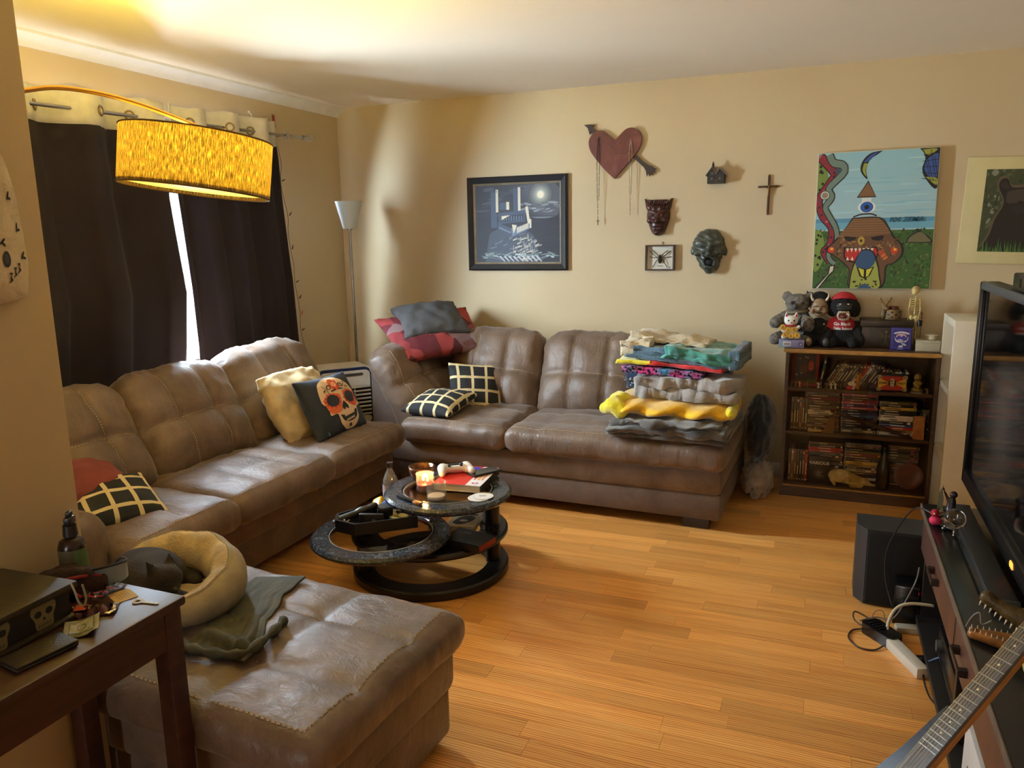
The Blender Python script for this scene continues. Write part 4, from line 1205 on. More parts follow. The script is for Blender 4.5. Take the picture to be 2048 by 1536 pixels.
@custom('leopard')
def _(nt, bs):
    v = coords(nt)
    vo = nt.nodes.new('ShaderNodeTexVoronoi'); vo.inputs['Scale'].default_value = 62; nt.links.new(v, vo.inputs['Vector'])
    c1 = ramp(nt, tex(nt, v, 9, 2), [(.4, (196, 58, 130)), (.6, (70, 130, 168))])
    c2 = ramp(nt, vo.outputs['Distance'], [(.38, (20, 18, 26)), (.5, (255, 255, 255))])
    mx = nt.nodes.new('ShaderNodeMix'); mx.data_type = 'RGBA'; mx.blend_type = 'MULTIPLY'; mx.inputs[0].default_value = 1
    nt.links.new(c1, mx.inputs[6]); nt.links.new(c2, mx.inputs[7]); nt.links.new(mx.outputs[2], bs.inputs['Base Color']); bs.inputs['Roughness'].default_value = .95
BX, BY = 2.66, -.86
t = thing('blanket', 'dark grey fleece blanket at the bottom of the stack', 'blanket', (BX - .01, BY - .02, .487), R(-2), 'folded blankets on the corner sofa')
folded('fold', 'fleece_dark', t, .60, .60, 4, .022, (0, 0, 0), amp=.014, seed=2, flare=.05, wav=1.3)
folded('top_fold', 'fleece_dark', t, .50, .34, 1, .024, (.02, -.15, .076), amp=.02, seed=8, flare=.12, wav=2.0)
# yellow twisted roll
t = thing('blanket', 'bright yellow plush blanket rolled in the stack', 'blanket', (BX, BY - .02, .572), R(-1), 'folded blankets on the corner sofa')
b = B()
def yr(u, v):
    x = (u - .5) * .60; a = 2 * PI * v
    k = 1 - .25 * max(0, (abs(u - .5) - .38) / .12) ** 2
    rg = 1 + .085 * math.sin(3 * a + x * 34 + 2 * nz(x * 5, 1, 2)) + .06 * nz(x * 8, math.cos(a) * 2, math.sin(a) * 2)
    return (x, .27 * math.cos(a) * rg * k, max(.0, .055 + .056 * math.sin(a) * rg * k))
b.grid(yr, 60, 40, cv=True)
b.f.append(tuple(range(39, -1, -1))); b.f.append(tuple(59 * 40 + j for j in range(40))); b.m += [0, 0]
obj('roll', b, 'fleece_yellow', t, smooth=4)
obj('ruffle', sdf(lambda P: sUs(.02, S_ell(P, (-.30, -.22, .075), (.05, .06, .04)), S_ell(P, (-.33, -.20, .045), (.055, .05, .032)), S_ell(P, (-.26, -.25, .05), (.05, .03, .045)), S_ell(P, (-.28, -.16, .10), (.05, .05, .03))) + .004 * np.sin(P[:, 0] * 90) * np.sin(P[:, 1] * 80), (-.42, -.31, .0), (-.18, -.07, .15), .009), 'fleece_lime', t, smooth=4)
obj('loose_end', sdf(lambda P: sUs(.02, S_ell(P, (.29, -.18, .06), (.03, .07, .035)), S_ell(P, (.30, -.12, .09), (.02, .05, .03))), (.22, -.28, .0), (.35, -.02, .14), .009), 'fleece_lime', t, smooth=4)
t = thing('blanket', 'navy starred blanket behind the light grey one', 'blanket', (BX - .03, BY + .17, .684), R(2), 'folded blankets on the corner sofa')
folded('fold', 'fleece_navy', t, .54, .36, 3, .04, (0, 0, 0), amp=.012, seed=5)
st = B()
for k in range(12):
    x = -.25 + .13 * random.random(); z = .02 + .09 * random.random()
    st.prism([(x + (.006 if i % 2 == 0 else .0022) * math.cos(PI / 4 * i), z + (.006 if i % 2 == 0 else .0022) * math.sin(PI / 4 * i)) for i in range(8)], 0, .002, T=TR((0, -.196, 0), (PI / 2, 0, 0)))
obj('stars', st, 'curtain_white', t, kind='stuff')
t = thing('blanket', 'light grey plush blanket in the middle of the stack', 'blanket', (BX + .06, BY - .05, .678), R(-3), 'folded blankets on the corner sofa')
folded('fold', 'fleece_light', t, .53, .28, 2, .06, (0, -.06, 0), amp=.018, seed=12, flare=.06, wav=1.5, vw=.03)
t = thing('blanket', 'pink and blue leopard print blanket peeking from the stack', 'blanket', (BX - .06, BY - .01, .803), R(-2), 'folded blankets on the corner sofa')
folded('fold', 'leopard', t, .42, .42, 2, .018, (0, 0, 0), amp=.012, seed=17, tilt=-.05)
t = thing('blanket', 'red and yellow fleece blanket under the teal one', 'blanket', (BX - .01, BY + .02, .84), R(-2), 'folded blankets on the corner sofa')
folded('red_fold', 'fleece_red', t, .40, .44, 1, .022, (.06, 0, .0), amp=.01, seed=22, tilt=-.07)
folded('yellow_fold', 'fleece_lime', t, .18, .44, 1, .022, (-.20, -.005, .012), amp=.01, seed=23)
t = thing('blanket', 'teal velvet and sherpa blanket on top of the stack', 'blanket', (BX + .03, BY + .02, .865), R(-3), 'folded blankets on the corner sofa')
folded('sherpa_underside', 'sherpa_blue', t, .56, .46, 1, .022, (-.01, .01, 0), amp=.012, seed=28, tilt=-.09)
folded('velvet_side', 'velvet_teal', t, .34, .46, 2, .032, (.09, 0, .008), amp=.016, seed=31, tilt=-.11, vw=.01)
folded('sherpa_patch', 'sherpa_blue', t, .20, .42, 2, .028, (-.15, 0, .02), amp=.012, seed=35, tilt=-.05)
folded('sherpa_roll', 'sherpa_blue', t, .045, .46, 2, .05, (.275, .0, -.02), amp=.012, seed=38, nx=8)
folded('cream_fold', 'sherpa_cream', t, .16, .36, 2, .04, (-.24, -.02, .022), amp=.02, seed=41, nx=20)
folded('cream_top', 'sherpa_cream', t, .40, .30, 1, .03, (-.09, .06, .078), amp=.02, seed=44, tilt=-.12)
# heaps beside the sofa end
def heap(name, label, c, r, ma, seed, amp=.28, cat='blanket'):
    b = B()
    def fn(u, v):
        a = 2 * PI * u; e = -PI / 2 + PI * v
        d = Vector((math.cos(a) * math.cos(e), math.sin(a) * math.cos(e), math.sin(e)))
        q = d * 1.7
        rg = 1 + amp * (.5 - abs(nz(q.x + seed, q.y, q.z, 1.2)) * 2) * .8 + amp * .5 * (.5 - abs(nz(q.x, q.y + seed, q.z, 2.7)) * 2)
        return (r[0] * d.x * rg, r[1] * d.y * rg, max(0.0, r[2] + r[2] * d.z * rg))
    b.grid(fn, 44, 26, cu=True)
    T = thing(name, label, cat, c)
    return T, obj('heap', b, ma, T, smooth=4)
heap('blanket', 'crumpled beige blanket on the floor between sofa and bookcase', (3.045, -.42, 0), (.085, .14, .105), 'fleece_beige', 3, .34)
Tn, _o = heap('blanket', 'crumpled dark navy blanket heaped above the beige one', (3.045, -.40, .215), (.088, .17, .19), 'fleece_black', 11, .17)
# ================================================================== cat bed and cat on the ottoman
OZ = .432
mat('bed_canvas', (150, 138, 112), .85, var=.08, vs=20, bmp=.2, bs_=60)
fleece('bed_sherpa', (226, 196, 132), .16, 1.0, 150)
CB = thing('cat_bed', 'oval pet bed with beige rim and cream sherpa lining on the ottoman', 'pet bed', (1.535, -3.30, OZ), R(-16))
ea, eb = .205, .145
def bed(inner):
    b = B()
    def fn(u, v):
        a = 2 * PI * u; w = 2 * PI * v
        pinch = 1 + .012 * math.sin(a * 34) + .01 * nz(math.cos(a) * 3, math.sin(a) * 3, 1, 2)
        rr, rz = .056 * pinch, .05 * pinch
        hh = .06 + .026 * math.cos(a - 1.7) + .012 * nz(math.cos(a) * 2, math.sin(a) * 2, 4)
        x = (ea + rr * math.cos(w)) * math.cos(a); y = (eb + rr * math.cos(w)) * math.sin(a)
        return (x, y, max(0.0, hh + (rz + .006) * math.sin(w) * (hh / .06)))
    return fn
f_ = bed(0)
def half(v0, v1, nv, off):
    b = B()
    b.grid(lambda u, v: tuple(Vector(f_(u, v0 + (v1 - v0) * v)) + Vector((0, 0, off))), 90, nv, cu=True)
    return b
obj('outer_rim', half(-.30, .24, 14, 0), 'bed_canvas', CB, smooth=4)
obj('sherpa_lining', half(.22, .72, 14, .002), 'bed_sherpa', CB, smooth=4)
b = B()
b.grid(lambda u, v: ((ea * 1.0) * u * math.cos(2 * PI * v), (eb * 1.0) * u * math.sin(2 * PI * v), .03 + .02 * (1 - u * u) + .005 * nz(u * 5, v * 7, 3)), 14, 40, cv=True)
obj('sherpa_pad', b, 'bed_sherpa', CB, smooth=4)
obj('rim_piping', B().tube([f_(k / 90, .232) for k in range(90)], .0035, 5, closed=True), 'bed_canvas', CB)

mat('cat_fur', (27, 21, 18), .8, var=.5, vs=14, bmp=.4, bs_=140)
CA = thing('cat', 'dark brown cat curled up asleep in the pet bed', 'cat', (1.515, -3.325, OZ + .03), R(-10))
def catf(P):
    d = S_ell(P, (-.07, .0, .055), (.13, .10, .068))                              # rump and belly
    d = sU(d, S_cap(P, (-.02, -.05, .055), (.075, -.06, .06), .062, .05), .04)      # shoulders
    d = sU(d, S_cap(P, (.06, -.06, .065), (.095, -.055, .085), .042, .04), .03)     # neck
    d = sU(d, S_ell(P, (.11, -.05, .095), (.047, .045, .04)), .016)                 # skull
    d = sU(d, S_ell(P, (.145, -.062, .076), (.024, .026, .019)), .014)              # muzzle
    d = sU(d, S_cap(P, (.04, -.02, .02), (.13, .0, .015), .024, .018), .02)         # forelegs
    d = sU(d, S_cap(P, (-.06, .06, .03), (.05, .085, .015), .034, .02), .03)        # hind leg
    for s_ in (-1, 1):
        base = np.array((.092, -.05 + s_ * .026, .122))
        d = sU(d, S_cap(P, base, base + np.array((-.012, s_ * .012, .036)), .017, .002), .008)
    ta = [(-.18, .03, .03), (-.15, .09, .025), (-.06, .125, .02), (.03, .115, .018)]
    for a, c in zip(ta[:-1], ta[1:]): d = sU(d, S_cap(P, a, c, .018, .015), .012)
    return d
obj('body', sdf(catf, (-.23, -.14, -.01), (.19, .15, .18), .0065), 'cat_fur', CA, smooth=4)
for s_ in (-1, 1):
    obj('inner_ear', B().prism([(-.009, 0), (.009, 0), (.001, .024)], 0, .0015, T=TR((.098, -.05 + s_ * .031, .126), (R(78), 0, R(70)))), mat('ear_pink', (70, 46, 42), .8), CA)
    obj('closed_eye', B().tube(spline([(.149, -.056 + s_ * .024 - .008, .1), (.152, -.056 + s_ * .024, .0965), (.149, -.056 + s_ * .024 + .008, .1)], 4), .0016, 5), mat('eye_line', (18, 14, 12), .5), CA)
obj('nose', B().sph((.168, -.064, .082), (.004, .006, .004), 10, 6), 'eye_line', CA)

# olive garment laid over the ottoman
mat('olive_cloth', (66, 66, 50), .8, var=.12, vs=20, bmp=.25, bs_=90)
GA = thing('garment', 'folded olive green garment lying across the ottoman', 'clothing', (1.86, -3.30, OZ + .006))
def cloth(u, v, z0=0.0, sd=1):
    c0 = Vector((1.762, -3.085)); c1 = Vector((1.91, -3.53))
    cen = [(1.762, -3.075), (1.775, -3.20), (1.82, -3.33), (1.885, -3.44), (1.90, -3.53)]
    k = v * (len(cen) - 1); i = min(int(k), len(cen) - 2); f = k - i
    p = Vector(cen[i]).lerp(Vector(cen[i + 1]), f)
    wd_ = [.075, .078, .088, .10, .10][i] * (1 - f) + [.075, .078, .088, .10, .10][i + 1] * f
    x = p.x + (u - .5) * 2 * wd_; y = p.y + (u - .5) * .06 * (1 if v < .5 else .2)
    x += .008 * nz(u * 2, v * 9, sd); y += .006 * nz(u * 6, v * 2, sd)
    fold = .010 * max(0, nz(u * 3.1 + sd, v * 4.5, 2)) + .006 * abs(nz(u * 8, v * 3 + sd, 7))
    fold += .018 * math.exp(-((v - .84 - .12 * (u - .5)) / .05) ** 2) + .012 * math.exp(-((u - .72 - .1 * v) / .05) ** 2) * v
    e = min(1, 10 * min(u, 1 - u, v, 1 - v))
    return (x - 1.86, y + 3.30, z0 + .004 + fold * e * (.4 + .9 * v))
o = obj('cloth', B().grid(lambda u, v: cloth(u, v), 44, 70), 'olive_cloth', GA, smooth=4)
m_ = o.modifiers.new('t', 'SOLIDIFY'); m_.thickness = .006; m_.offset = -1
o = obj('rolled_cuff', B().tube(spline([(1.79 - 1.86, -3.525 + 3.3, .018), (1.85 - 1.86, -3.545 + 3.3, .024), (1.93 - 1.86, -3.535 + 3.3, .02), (1.985 - 1.86, -3.50 + 3.3, .016), (1.985 - 1.86, -3.40 + 3.3, .018), (1.965 - 1.86, -3.32 + 3.3, .014)], 6), [.012 + .004 * math.sin(k * 1.3) for k in range(31)], 8), 'olive_cloth', GA, smooth=4)

# ================================================================== side table
@custom('mahogany')
def _(nt, bs):
    v = coords(nt, 'Object', (18, 1.5, 18))
    nt.links.new(ramp(nt, tex(nt, v, 2.5, 4, .6, .5), [(.3, (44, 22, 17)), (.7, (68, 36, 27))]), bs.inputs['Base Color'])
    bs.inputs['Roughness'].default_value = .45
TZ = .72
ST = thing('side_table', 'dark mahogany side table against the partition wall', 'side table', (1.835, -4.1, 0))
obj('top', B().span((-.18, -.45, TZ - .022), (.185, .39, TZ), r=.006), 'mahogany', ST)
for x in (-.165, .155): obj('apron', B().span((x, -.42, TZ - .11), (x + .02, .36, TZ - .022)), 'mahogany', ST)
obj('apron', B().span((-.16, .335, TZ - .11), (.17, .355, TZ - .022)), 'mahogany', ST)
for x in (-.155, .155):
    for y in (-.42, .355): obj('leg', B().span((x - .023, y - .023, 0), (x + .023, y + .023, TZ - .02), r=.003), 'mahogany', ST)
Z = TZ + .0004
# skull-painted box
BXX = thing('storage_box', 'dark wooden box painted with pale skulls on the side table', 'box', (1.775, -4.05, Z), R(3))
mat('box_wood', (46, 38, 26), .55, var=.25, vs=16, stretch=(1, 8, 8))
obj('box_body', B().span((-.10, -.165, 0), (.10, .165, .066), r=.003), mat('box_dark', (26, 24, 20), .6, var=.15), BXX)
obj('lid', B().span((-.112, -.18, .066), (.112, .18, .082), r=.004), 'box_wood', BXX)
obj('base_moulding', B().span((-.112, -.18, 0), (.112, .18, .01), r=.003), 'box_wood', BXX)
SKC, SKD = (128, 116, 84), (26, 24, 20)
def box_skull(cy):
    q = []
    q.append((SKC, sp([(-.030, .012), (-.026, .026), (0, .034), (.026, .026), (.030, .012), (.022, -.004), (.019, -.024), (0, -.028), (-.019, -.024), (-.022, -.004)])))
    for sx_ in (-1, 1): q.append((SKD, ell(sx_ * .013, .008, .0085, .0075, 14)))
    q.append((SKD, [(0, .0), (.004, -.008), (-.004, -.008)]))
    for k in range(5): q.append((SKD, rect(-.014 + k * .0065, -.024, -.0132 + k * .0065, -.012)))
    q.append((SKD, rect(-.017, -.0185, .017, -.0175)))
    return decal('skull_painting', q, BXX, mapf=lambda x, y, h: (.1005 + h, cy + x, .036 + y), step=.00015)
for cy in (.10, -.005, -.11): box_skull(cy)
CV = thing('carved_cup', 'small carved wooden cup on the lid of the skull box', 'cup', (1.80, -4.10, Z + .083), R(20))
obj('cup_body', B().lathe([(0, 0), (.026, 0), (.032, .012), (.03, .03), (.033, .042), (.028, .042), (.026, .03), (0, .012)], 24), mat('carved_wood', (92, 62, 36), .5, var=.3, vs=30), CV, smooth=.9)
for k in range(7): obj('carving', B().sph((.03 * math.cos(k * .9), .03 * math.sin(k * .9), .038), .009, 10, 7), 'carved_wood', CV, smooth=4)
EL = thing('elastic_band', 'pale elastic loop hanging over the corner of the skull box', 'strap', (1.893, -3.885, Z))
obj('band', B().tube(spline([(-.01, .0, .083), (.004, -.004, .07), (.006, .0, .045), (.005, .012, .03), (.004, .02, .045), (.0, .018, .075)], 6), .0022, 6), mat('elastic', (150, 140, 118), .7), EL, smooth=4)
NB = thing('wallet', 'closed dark brown leather wallet on the table edge', 'wallet', (1.945, -4.015, Z), R(-8))
obj('upper_flap', B().span((-.035, -.06, .008), (.035, .06, .014), r=.003), mat('brown_leather', (46, 38, 26), .5, bmp=.2, bs_=150), NB)
obj('lower_flap', B().span((-.035, -.06, 0), (.033, .06, .007), r=.003), 'brown_leather', NB)
# bank note
mat('note_green', (150, 146, 96), .8, var=.12, vs=40)
BN = thing('banknote', 'folded green banknote on the side table', 'banknote', (1.935, -3.912, Z), R(48))
def note(u, v): return ((u - .5) * .066, (v - .5) * .078, .003 + .022 * abs(u - .45) * (1 if u > .45 else .5) + .004 * nz(u * 4, v * 4, 2))
o = obj('note', B().grid(note, 14, 14), 'note_green', BN, smooth=4); o.modifiers.new('s', 'SOLIDIFY').thickness = .0008
decal('note_print', [((92, 98, 56), rect(-.8, -.8, .8, .8)), ((158, 154, 104), rect(-.7, -.68, .7, .68)), ((96, 102, 60), ell(0, 0, .3, .42)), ((160, 156, 108), ell(0, .0, .2, .3)), ((96, 102, 60), rect(-.62, .4, -.4, .6)), ((96, 102, 60), rect(.4, -.6, .62, -.4))], BN, mapf=lambda x, y, h: tuple(Vector(note((x * .92 + 1) / 2, (y + 1) / 2)) + Vector((0, 0, .0006 + h))), step=.0002, maxe=.2)
# key
KY = thing('key', 'silver door key lying on the side table', 'key', (1.965, -3.772, Z), R(8))
mat('key_metal', (196, 186, 160), .3, metal=.9, var=.05)
bow = ell(-.022, 0, .0125, .0115, 24)
obj('bow', B().ring((-.022, 0, 0), .0055, .0125, 0, .002, 24, bev=.0004), 'key_metal', KY)
obj('blade', B().prism([(-.012, -.0035), (.03, -.0035), (.033, 0), (.03, .0035), (.026, .0022), (.022, .0038), (.018, .002), (.013, .0038), (.008, .0022), (.002, .0038), (-.012, .0038)], 0, .002), 'key_metal', KY)
# spray bottle
SB = thing('spray_bottle', 'dark spray bottle with a green label against the partition', 'bottle', (1.70, -3.735, Z), R(30))
obj('bottle', B().lathe([(0, 0), (.028, 0), (.031, .004), (.031, .085), (.026, .1), (.013, .108), (.013, .118), (0, .118)], 28), mat('amber', (38, 26, 20), .25, var=.05), SB, smooth=.8)
obj('label', B().lathe([(.0314, .012), (.0314, .082)], 32), mat('label_tan', (92, 84, 56), .6, var=.1), SB)
obj('label_panel', B().grid(lambda u, v: (.0318 * math.cos(-1.1 + 1.2 * u), .0318 * math.sin(-1.1 + 1.2 * u), .035 + .045 * v), 10, 2), mat('label_green', (84, 112, 62), .6), SB)
obj('collar', B().cyl((0, 0, .112), (0, 0, .138), .017, .015, 20), 'black_plastic', SB)
obj('nozzle', B().span((-.009, -.012, .138), (.009, .02, .158), r=.004).span((-.006, -.005, .158), (.006, .014, .17), r=.003), 'black_plastic', SB)
# knitted gloves / scarf bundle
SCF = thing('scarf', 'crumpled dark maroon knitted scarf on the side table', 'scarf', (1.735, -3.80, Z))
def scf(P):
    d = S_ell(P, (0, 0, .03), (.05, .055, .028))
    d = sUs(.018, d, S_cap(P, (-.04, -.05, .03), (.06, .02, .045), .022, .016), S_cap(P, (-.03, .04, .025), (.07, .05, .03), .022, .015), S_cap(P, (.02, -.05, .02), (.085, .03, .02), .018, .016))
    return d + .003 * np.sin(P[:, 0] * 120 + P[:, 1] * 60) * np.sin(P[:, 1] * 110)
obj('knit', sdf(scf, (-.08, -.09, 0), (.12, .09, .085), .0065), mat('knit_maroon', (48, 30, 30), .95, var=.25, vs=30, bmp=.6, bs_=160), SCF, smooth=4)
obj('red_edging', B().tube(spline([(.02, -.06, .03), (.05, -.03, .05), (.075, .02, .045), (.085, .05, .03)], 5), .004, 6), mat('red_yarn', (140, 42, 44), .9), SCF)
# sunglasses case/visor
VS = thing('sunglasses', 'glossy wraparound sunglasses at the far table edge', 'sunglasses', (1.80, -3.735, Z), R(-28))
obj('lens', B().grid(lambda u, v: (.045 * math.cos(PI * (u - .5)) - .02, .055 * math.sin(PI * (u - .5) * .9), .006 + .036 * v + .012 * v * math.cos(PI * (u - .5))), 20, 8), mat('lens_reflection', (132, 150, 162), .15, coat=.5, var=.05), VS, smooth=4)  # pale blue in the lens colour stands for its reflection
obj('brow_frame', B().tube([(.045 * math.cos(PI * (u - .5)) - .02 + .001, .055 * math.sin(PI * (u - .5) * .9), .043 + .012 * math.cos(PI * (u - .5))) for u in [k / 14 for k in range(15)]], .003, 6), 'black_plastic', VS)
for s_ in (-1, 1): obj('temple', B().tube(spline([(-.02, s_ * .054, .042), (-.06, s_ * .05, .035), (-.095, s_ * .04, .008)], 4), .0028, 6), 'black_plastic', VS)
# clear wrapper with red stripes, business card, keys fob
WR = thing('wrapper', 'crinkled clear wrapper with red print on the side table', 'wrapper', (1.825, -3.79, Z), R(25))
o = obj('film', B().grid(lambda u, v: ((u - .5) * .10, (v - .5) * .075, .006 + .03 * abs(nz(u * 4, v * 4, 3)) + .012 * nz(u * 9, v * 9, 5) ** 2 * 3), 22, 22), 'plastic_film', WR, smooth=.3)
for k in range(3):
    obj('red_print', B().grid(lambda u, v: ((u - .5) * .085, (k - 1) * .02 + (v - .5) * .009, .005 + .026 * abs(nz(u * 3.5, k, 3)) + .004), 18, 3), mat('wrap_red', (176, 44, 48), .4), WR, smooth=4)
CD = thing('card', 'cream paper card under the clear wrapper', 'card', (1.885, -3.765, Z), R(-22))
obj('paper', B().span((-.03, -.024, 0), (.03, .024, .0008)), mat('card_cream', (206, 180, 128), .8, var=.05), CD)
decal('lines', [((150, 128, 88), rect(-.02, y, .022, y + .0012)) for y in (-.012, -.006, 0, .006, .012)], CD, mapf=lambda x, y, h: (x, y, .0008 + h), step=.00002)
SN = thing('snack_bar', 'shiny dark foil snack wrapper beside the banknote', 'wrapper', (1.885, -3.85, Z), R(35))
o = obj('foil', B().grid(lambda u, v: ((u - .5) * .085, (v - .5) * .05, max(.0, .012 * (1 - (2 * v - 1) ** 2) + .006 * nz(u * 7, v * 5, 9) + .002)), 22, 12), mat('foil_dark', (52, 30, 34), .25, metal=.5, var=.5, vs=40), SN, smooth=.4)
o = obj('silver_tip', B().grid(lambda u, v: (.035 + u * .02, (v - .5) * .05, .006 + .005 * nz(u * 5, v * 9, 2)), 5, 10), mat('foil_silver', (170, 172, 184), .2, metal=.9, var=.2, vs=60), SN, smooth=.4)
obj('orange_mark', B().grid(lambda u, v: (-.03 + u * .025, (v - .5) * .03, .0145 + .003 * nz(u * 3, v * 3, 1)), 4, 6), mat('foil_orange', (180, 70, 40), .3), SN, smooth=4)
# carrier bag hung on the partition
@custom('bag_cloth')
def _(nt, bs):
    v = coords(nt)
    bs.inputs['Base Color'].default_value = lin((214, 202, 176)); bs.inputs['Roughness'].default_value = .6
    bump(nt, bs, tex(nt, v, 18, 4, .6, .8), .5, .015)
HB = thing('tote_bag', 'off-white printed cloth bag hanging on the partition wall', 'bag', (1.642, -3.84, 1.425))
def bag(u, v, side):
    y = (u - .5) * .22 * (.35 + .65 * min(1, (1 - v) * 1.3) ** .7) ; z = -.01 + .30 * v
    y += .05 * v - .0
    th = .03 * (1 - abs(2 * u - 1) ** 2) * (1 - .75 * v) * (min(1, v * 7) ** .5)
    low = -.025 * math.cos((u - .62) * PI) * (1 - v)
    x = .012 + (th if side > 0 else -.008) + .006 * nz(u * 4, v * 5, side * 3) + .004
    return (max(.002, x), y, z + low)
b = B(); b.grid(lambda u, v: bag(u, v, 1), 26, 30); b.grid(lambda u, v: bag(1 - u, v, -1), 26, 30)
obj('bag_body', b, 'bag_cloth', HB, smooth=4)
obj('handle', B().tube(spline([(.02, .03, .27), (.014, .06, .34), (.012, .07, .40)], 4), .006, 6), 'bag_cloth', HB)
bm_ = lambda x, y, h: tuple(Vector(bag(x, y, 1)) + Vector((.0012 + h, 0, 0)))
DKP = (34, 32, 40)
pr_ = []
pr_.append((DKP, ell(.70, .30, .05, .055, 16))); pr_.append(((62, 62, 74), ell(.70, .30, .03, .035, 14)))
for (x, y) in ((.74, .17), (.80, .20), (.86, .22)):
    pr_.append((DKP, stroke([(x - .02, y + .03), (x + .01, y + .03), (x - .005, y), (x + .02, y - .02)], .018)))
    pr_.append((DKP, stroke([(x - .022, y - .03), (x + .02, y - .01)], .012)))
for (x, y, a) in ((.93, .30, 40), (.90, .50, 60), (.66, .42, 30), (.60, .56, 80), (.84, .72, 50)):
    pr_.append((DKP, ell(x, y, .04, .012, 8, rot=a))); pr_.append((DKP, ell(x + .015, y - .02, .03, .01, 8, rot=a - 60)))
pr_.append((DKP, ell(.56, .46, .05, .06, 12)))
decal('printed_pattern', pr_, HB, bm_, step=.00006, maxe=.06, kind='stuff')
obj('bag_hook', B().tube(spline([(.0, .07, .415), (.02, .07, .41), (.022, .07, .395), (.012, .07, .39)], 4), .003, 6), 'steel', HB)
# shoe peeping from under the side table
SH = thing('headphones', 'dark headset band on the floor under the side table', 'headphones', (1.80, -3.86, 0), R(20))
obj('band', B().tube(spline([(-.07, 0, .03), (-.06, 0, .13), (0, 0, .185), (.06, 0, .13), (.07, 0, .03)], 6), .008, 8), mat('grey_band', (96, 94, 96), .4), SH, smooth=4)
for s_ in (-1, 1): obj('ear_cup', B().disc((0, 0, 0), .034, 0, .03, 24, bev=.008, T=TR((s_ * .07 + .015, 0, .036), (0, PI / 2 * -1, 0))), 'black_plastic', SH)
# ================================================================== on the back wall (local: x right, z up, -y out of the wall)
WT = lambda x, y, h: (x, -h, y)
# ---- castle picture
CP = thing('framed_picture', 'black framed painting of a moonlit castle on a sea rock', 'picture', (1.397, 0, 1.60))
mat('frame_black', (30, 32, 38), .35, var=.15, vs=20)
mat('frame_silver', (168, 158, 138), .35, metal=.5, var=.1)
W2, H2 = .359, .312
def frame_bars(parent, w, h, fw, d0, d1, ma, name='frame_bar', prof=None):
    # four mitred bars
    for (a, bb) in (((-w, -h), (w, -h)), ((w, -h), (w, h)), ((w, h), (-w, h)), ((-w, h), (-w, -h))):
        def ins(p, k): return (p[0] - math.copysign(k, p[0]), p[1] - math.copysign(k, p[1]))
        pf = prof or [(0, d0), (.0, d1 * .8), (fw * .25, d1), (fw * .8, d1 * .72), (fw, d1 * .6), (fw, d0)]
        vs = []
        for q in (a, bb):
            for k, d in pf:
                x, z = ins(q, k); vs.append((x, -d, z))
        n = len(pf)
        b = B().add(vs, [(i, (i + 1) % n, n + (i + 1) % n, n + i) for i in range(n)] + [tuple(range(n - 1, -1, -1)), tuple(range(n, 2 * n))])
        obj(name, b, ma, parent, smooth=.3)
frame_bars(CP, W2, H2, .042, 0.0, .034, 'frame_black')
frame_bars(CP, W2 - .04, H2 - .04, .016, .004, .022, 'frame_silver', 'inner_bar')
cw, ch = W2 - .054, H2 - .054
obj('canvas', B().span((-cw, -.012, -ch), (cw, -.008, ch)), mat('canvas_dark', (30, 30, 44), .6), CP)
sh = []
NV, SKY = (26, 27, 40), (44, 48, 66)
sh.append(((36, 38, 54), rect(-1, -1, 1, 1)))
for k in range(10):
    c = 40 + k * 4; sh.append(((c, c + 3, c + 16), sp([(-.2 + k * .04, .95), (.9, .98), (1, .5), (.9, .15), (.5, .1 + .02 * k), (.1 + k * .04, .4)], 3)))
for k, r_ in enumerate((.34, .28, .22, .17, .125, .1)):
    c = 74 + k * 24; sh.append(((c, c + 4, c + 12 - 4 * k), ell(.56, .72, r_ * .9, r_ * 1.05, 20)))
sh.append(((238, 232, 210), ell(.56, .72, .07, .085, 20)))
rnd = random.Random(5)
for k in range(26):
    x = rnd.uniform(.05, .98); yv = rnd.uniform(.28, .52); c = rnd.randint(80, 150)
    sh.append(((c, c + 6, c + 16), ell(x, yv, rnd.uniform(.05, .13), rnd.uniform(.015, .04), 10, rot=rnd.uniform(-12, 12))))
for k in range(14):
    x = rnd.uniform(-.95, .1); yv = rnd.uniform(.2, .9); c = rnd.randint(44, 70)
    sh.append(((c, c + 2, c + 16), ell(x, yv, rnd.uniform(.1, .25), rnd.uniform(.02, .05), 10, rot=rnd.uniform(-10, 20))))
sh.append(((28, 30, 46), rect(-1, -1, 1, .18)))
for k in range(9): c = 66 + 14 * (4 - abs(k - 4)); sh.append(((c, c + 8, c + 20), ell(.6, .165 - .006 * k, .34 - .03 * k, .006, 12)))
for k in range(24):
    x = rnd.uniform(-1, 1); yv = rnd.uniform(-.95, .1); c = rnd.randint(30, 46)
    sh.append(((c, c + 2, c + 16), ell(x, yv, rnd.uniform(.1, .3), .008, 8)))
# rock
sh.append(((62, 70, 88), sp([(-.78, -.98), (-.7, -.5), (-.62, -.22), (-.2, -.1), (.25, -.2), (.42, -.4), (.45, -.75), (.55, -.98)], 3)))
for k in range(110):
    x = rnd.uniform(-.66, .42); yv = rnd.uniform(-.95, -.25)
    if yv > -.15 - abs(x + .1) * .6: continue
    if x > -.15: c = rnd.choice(((196, 190, 176), (150, 152, 156), (92, 98, 112)))
    else: c = rnd.choice(((70, 80, 100), (52, 58, 74), (96, 108, 128)))
    l = rnd.uniform(.06, .18)
    sh.append((c, [(x, yv), (x + l, yv + .05), (x + l, yv + .02), (x + .01, yv - .03)]))
for k in range(30):
    x = rnd.uniform(-.15, .48); yv = rnd.uniform(-.75, -.25); c = rnd.choice(((170, 166, 156), (120, 124, 134), (60, 66, 80)))
    sh.append((c, rect(x, yv - .14, x + .014, yv)))
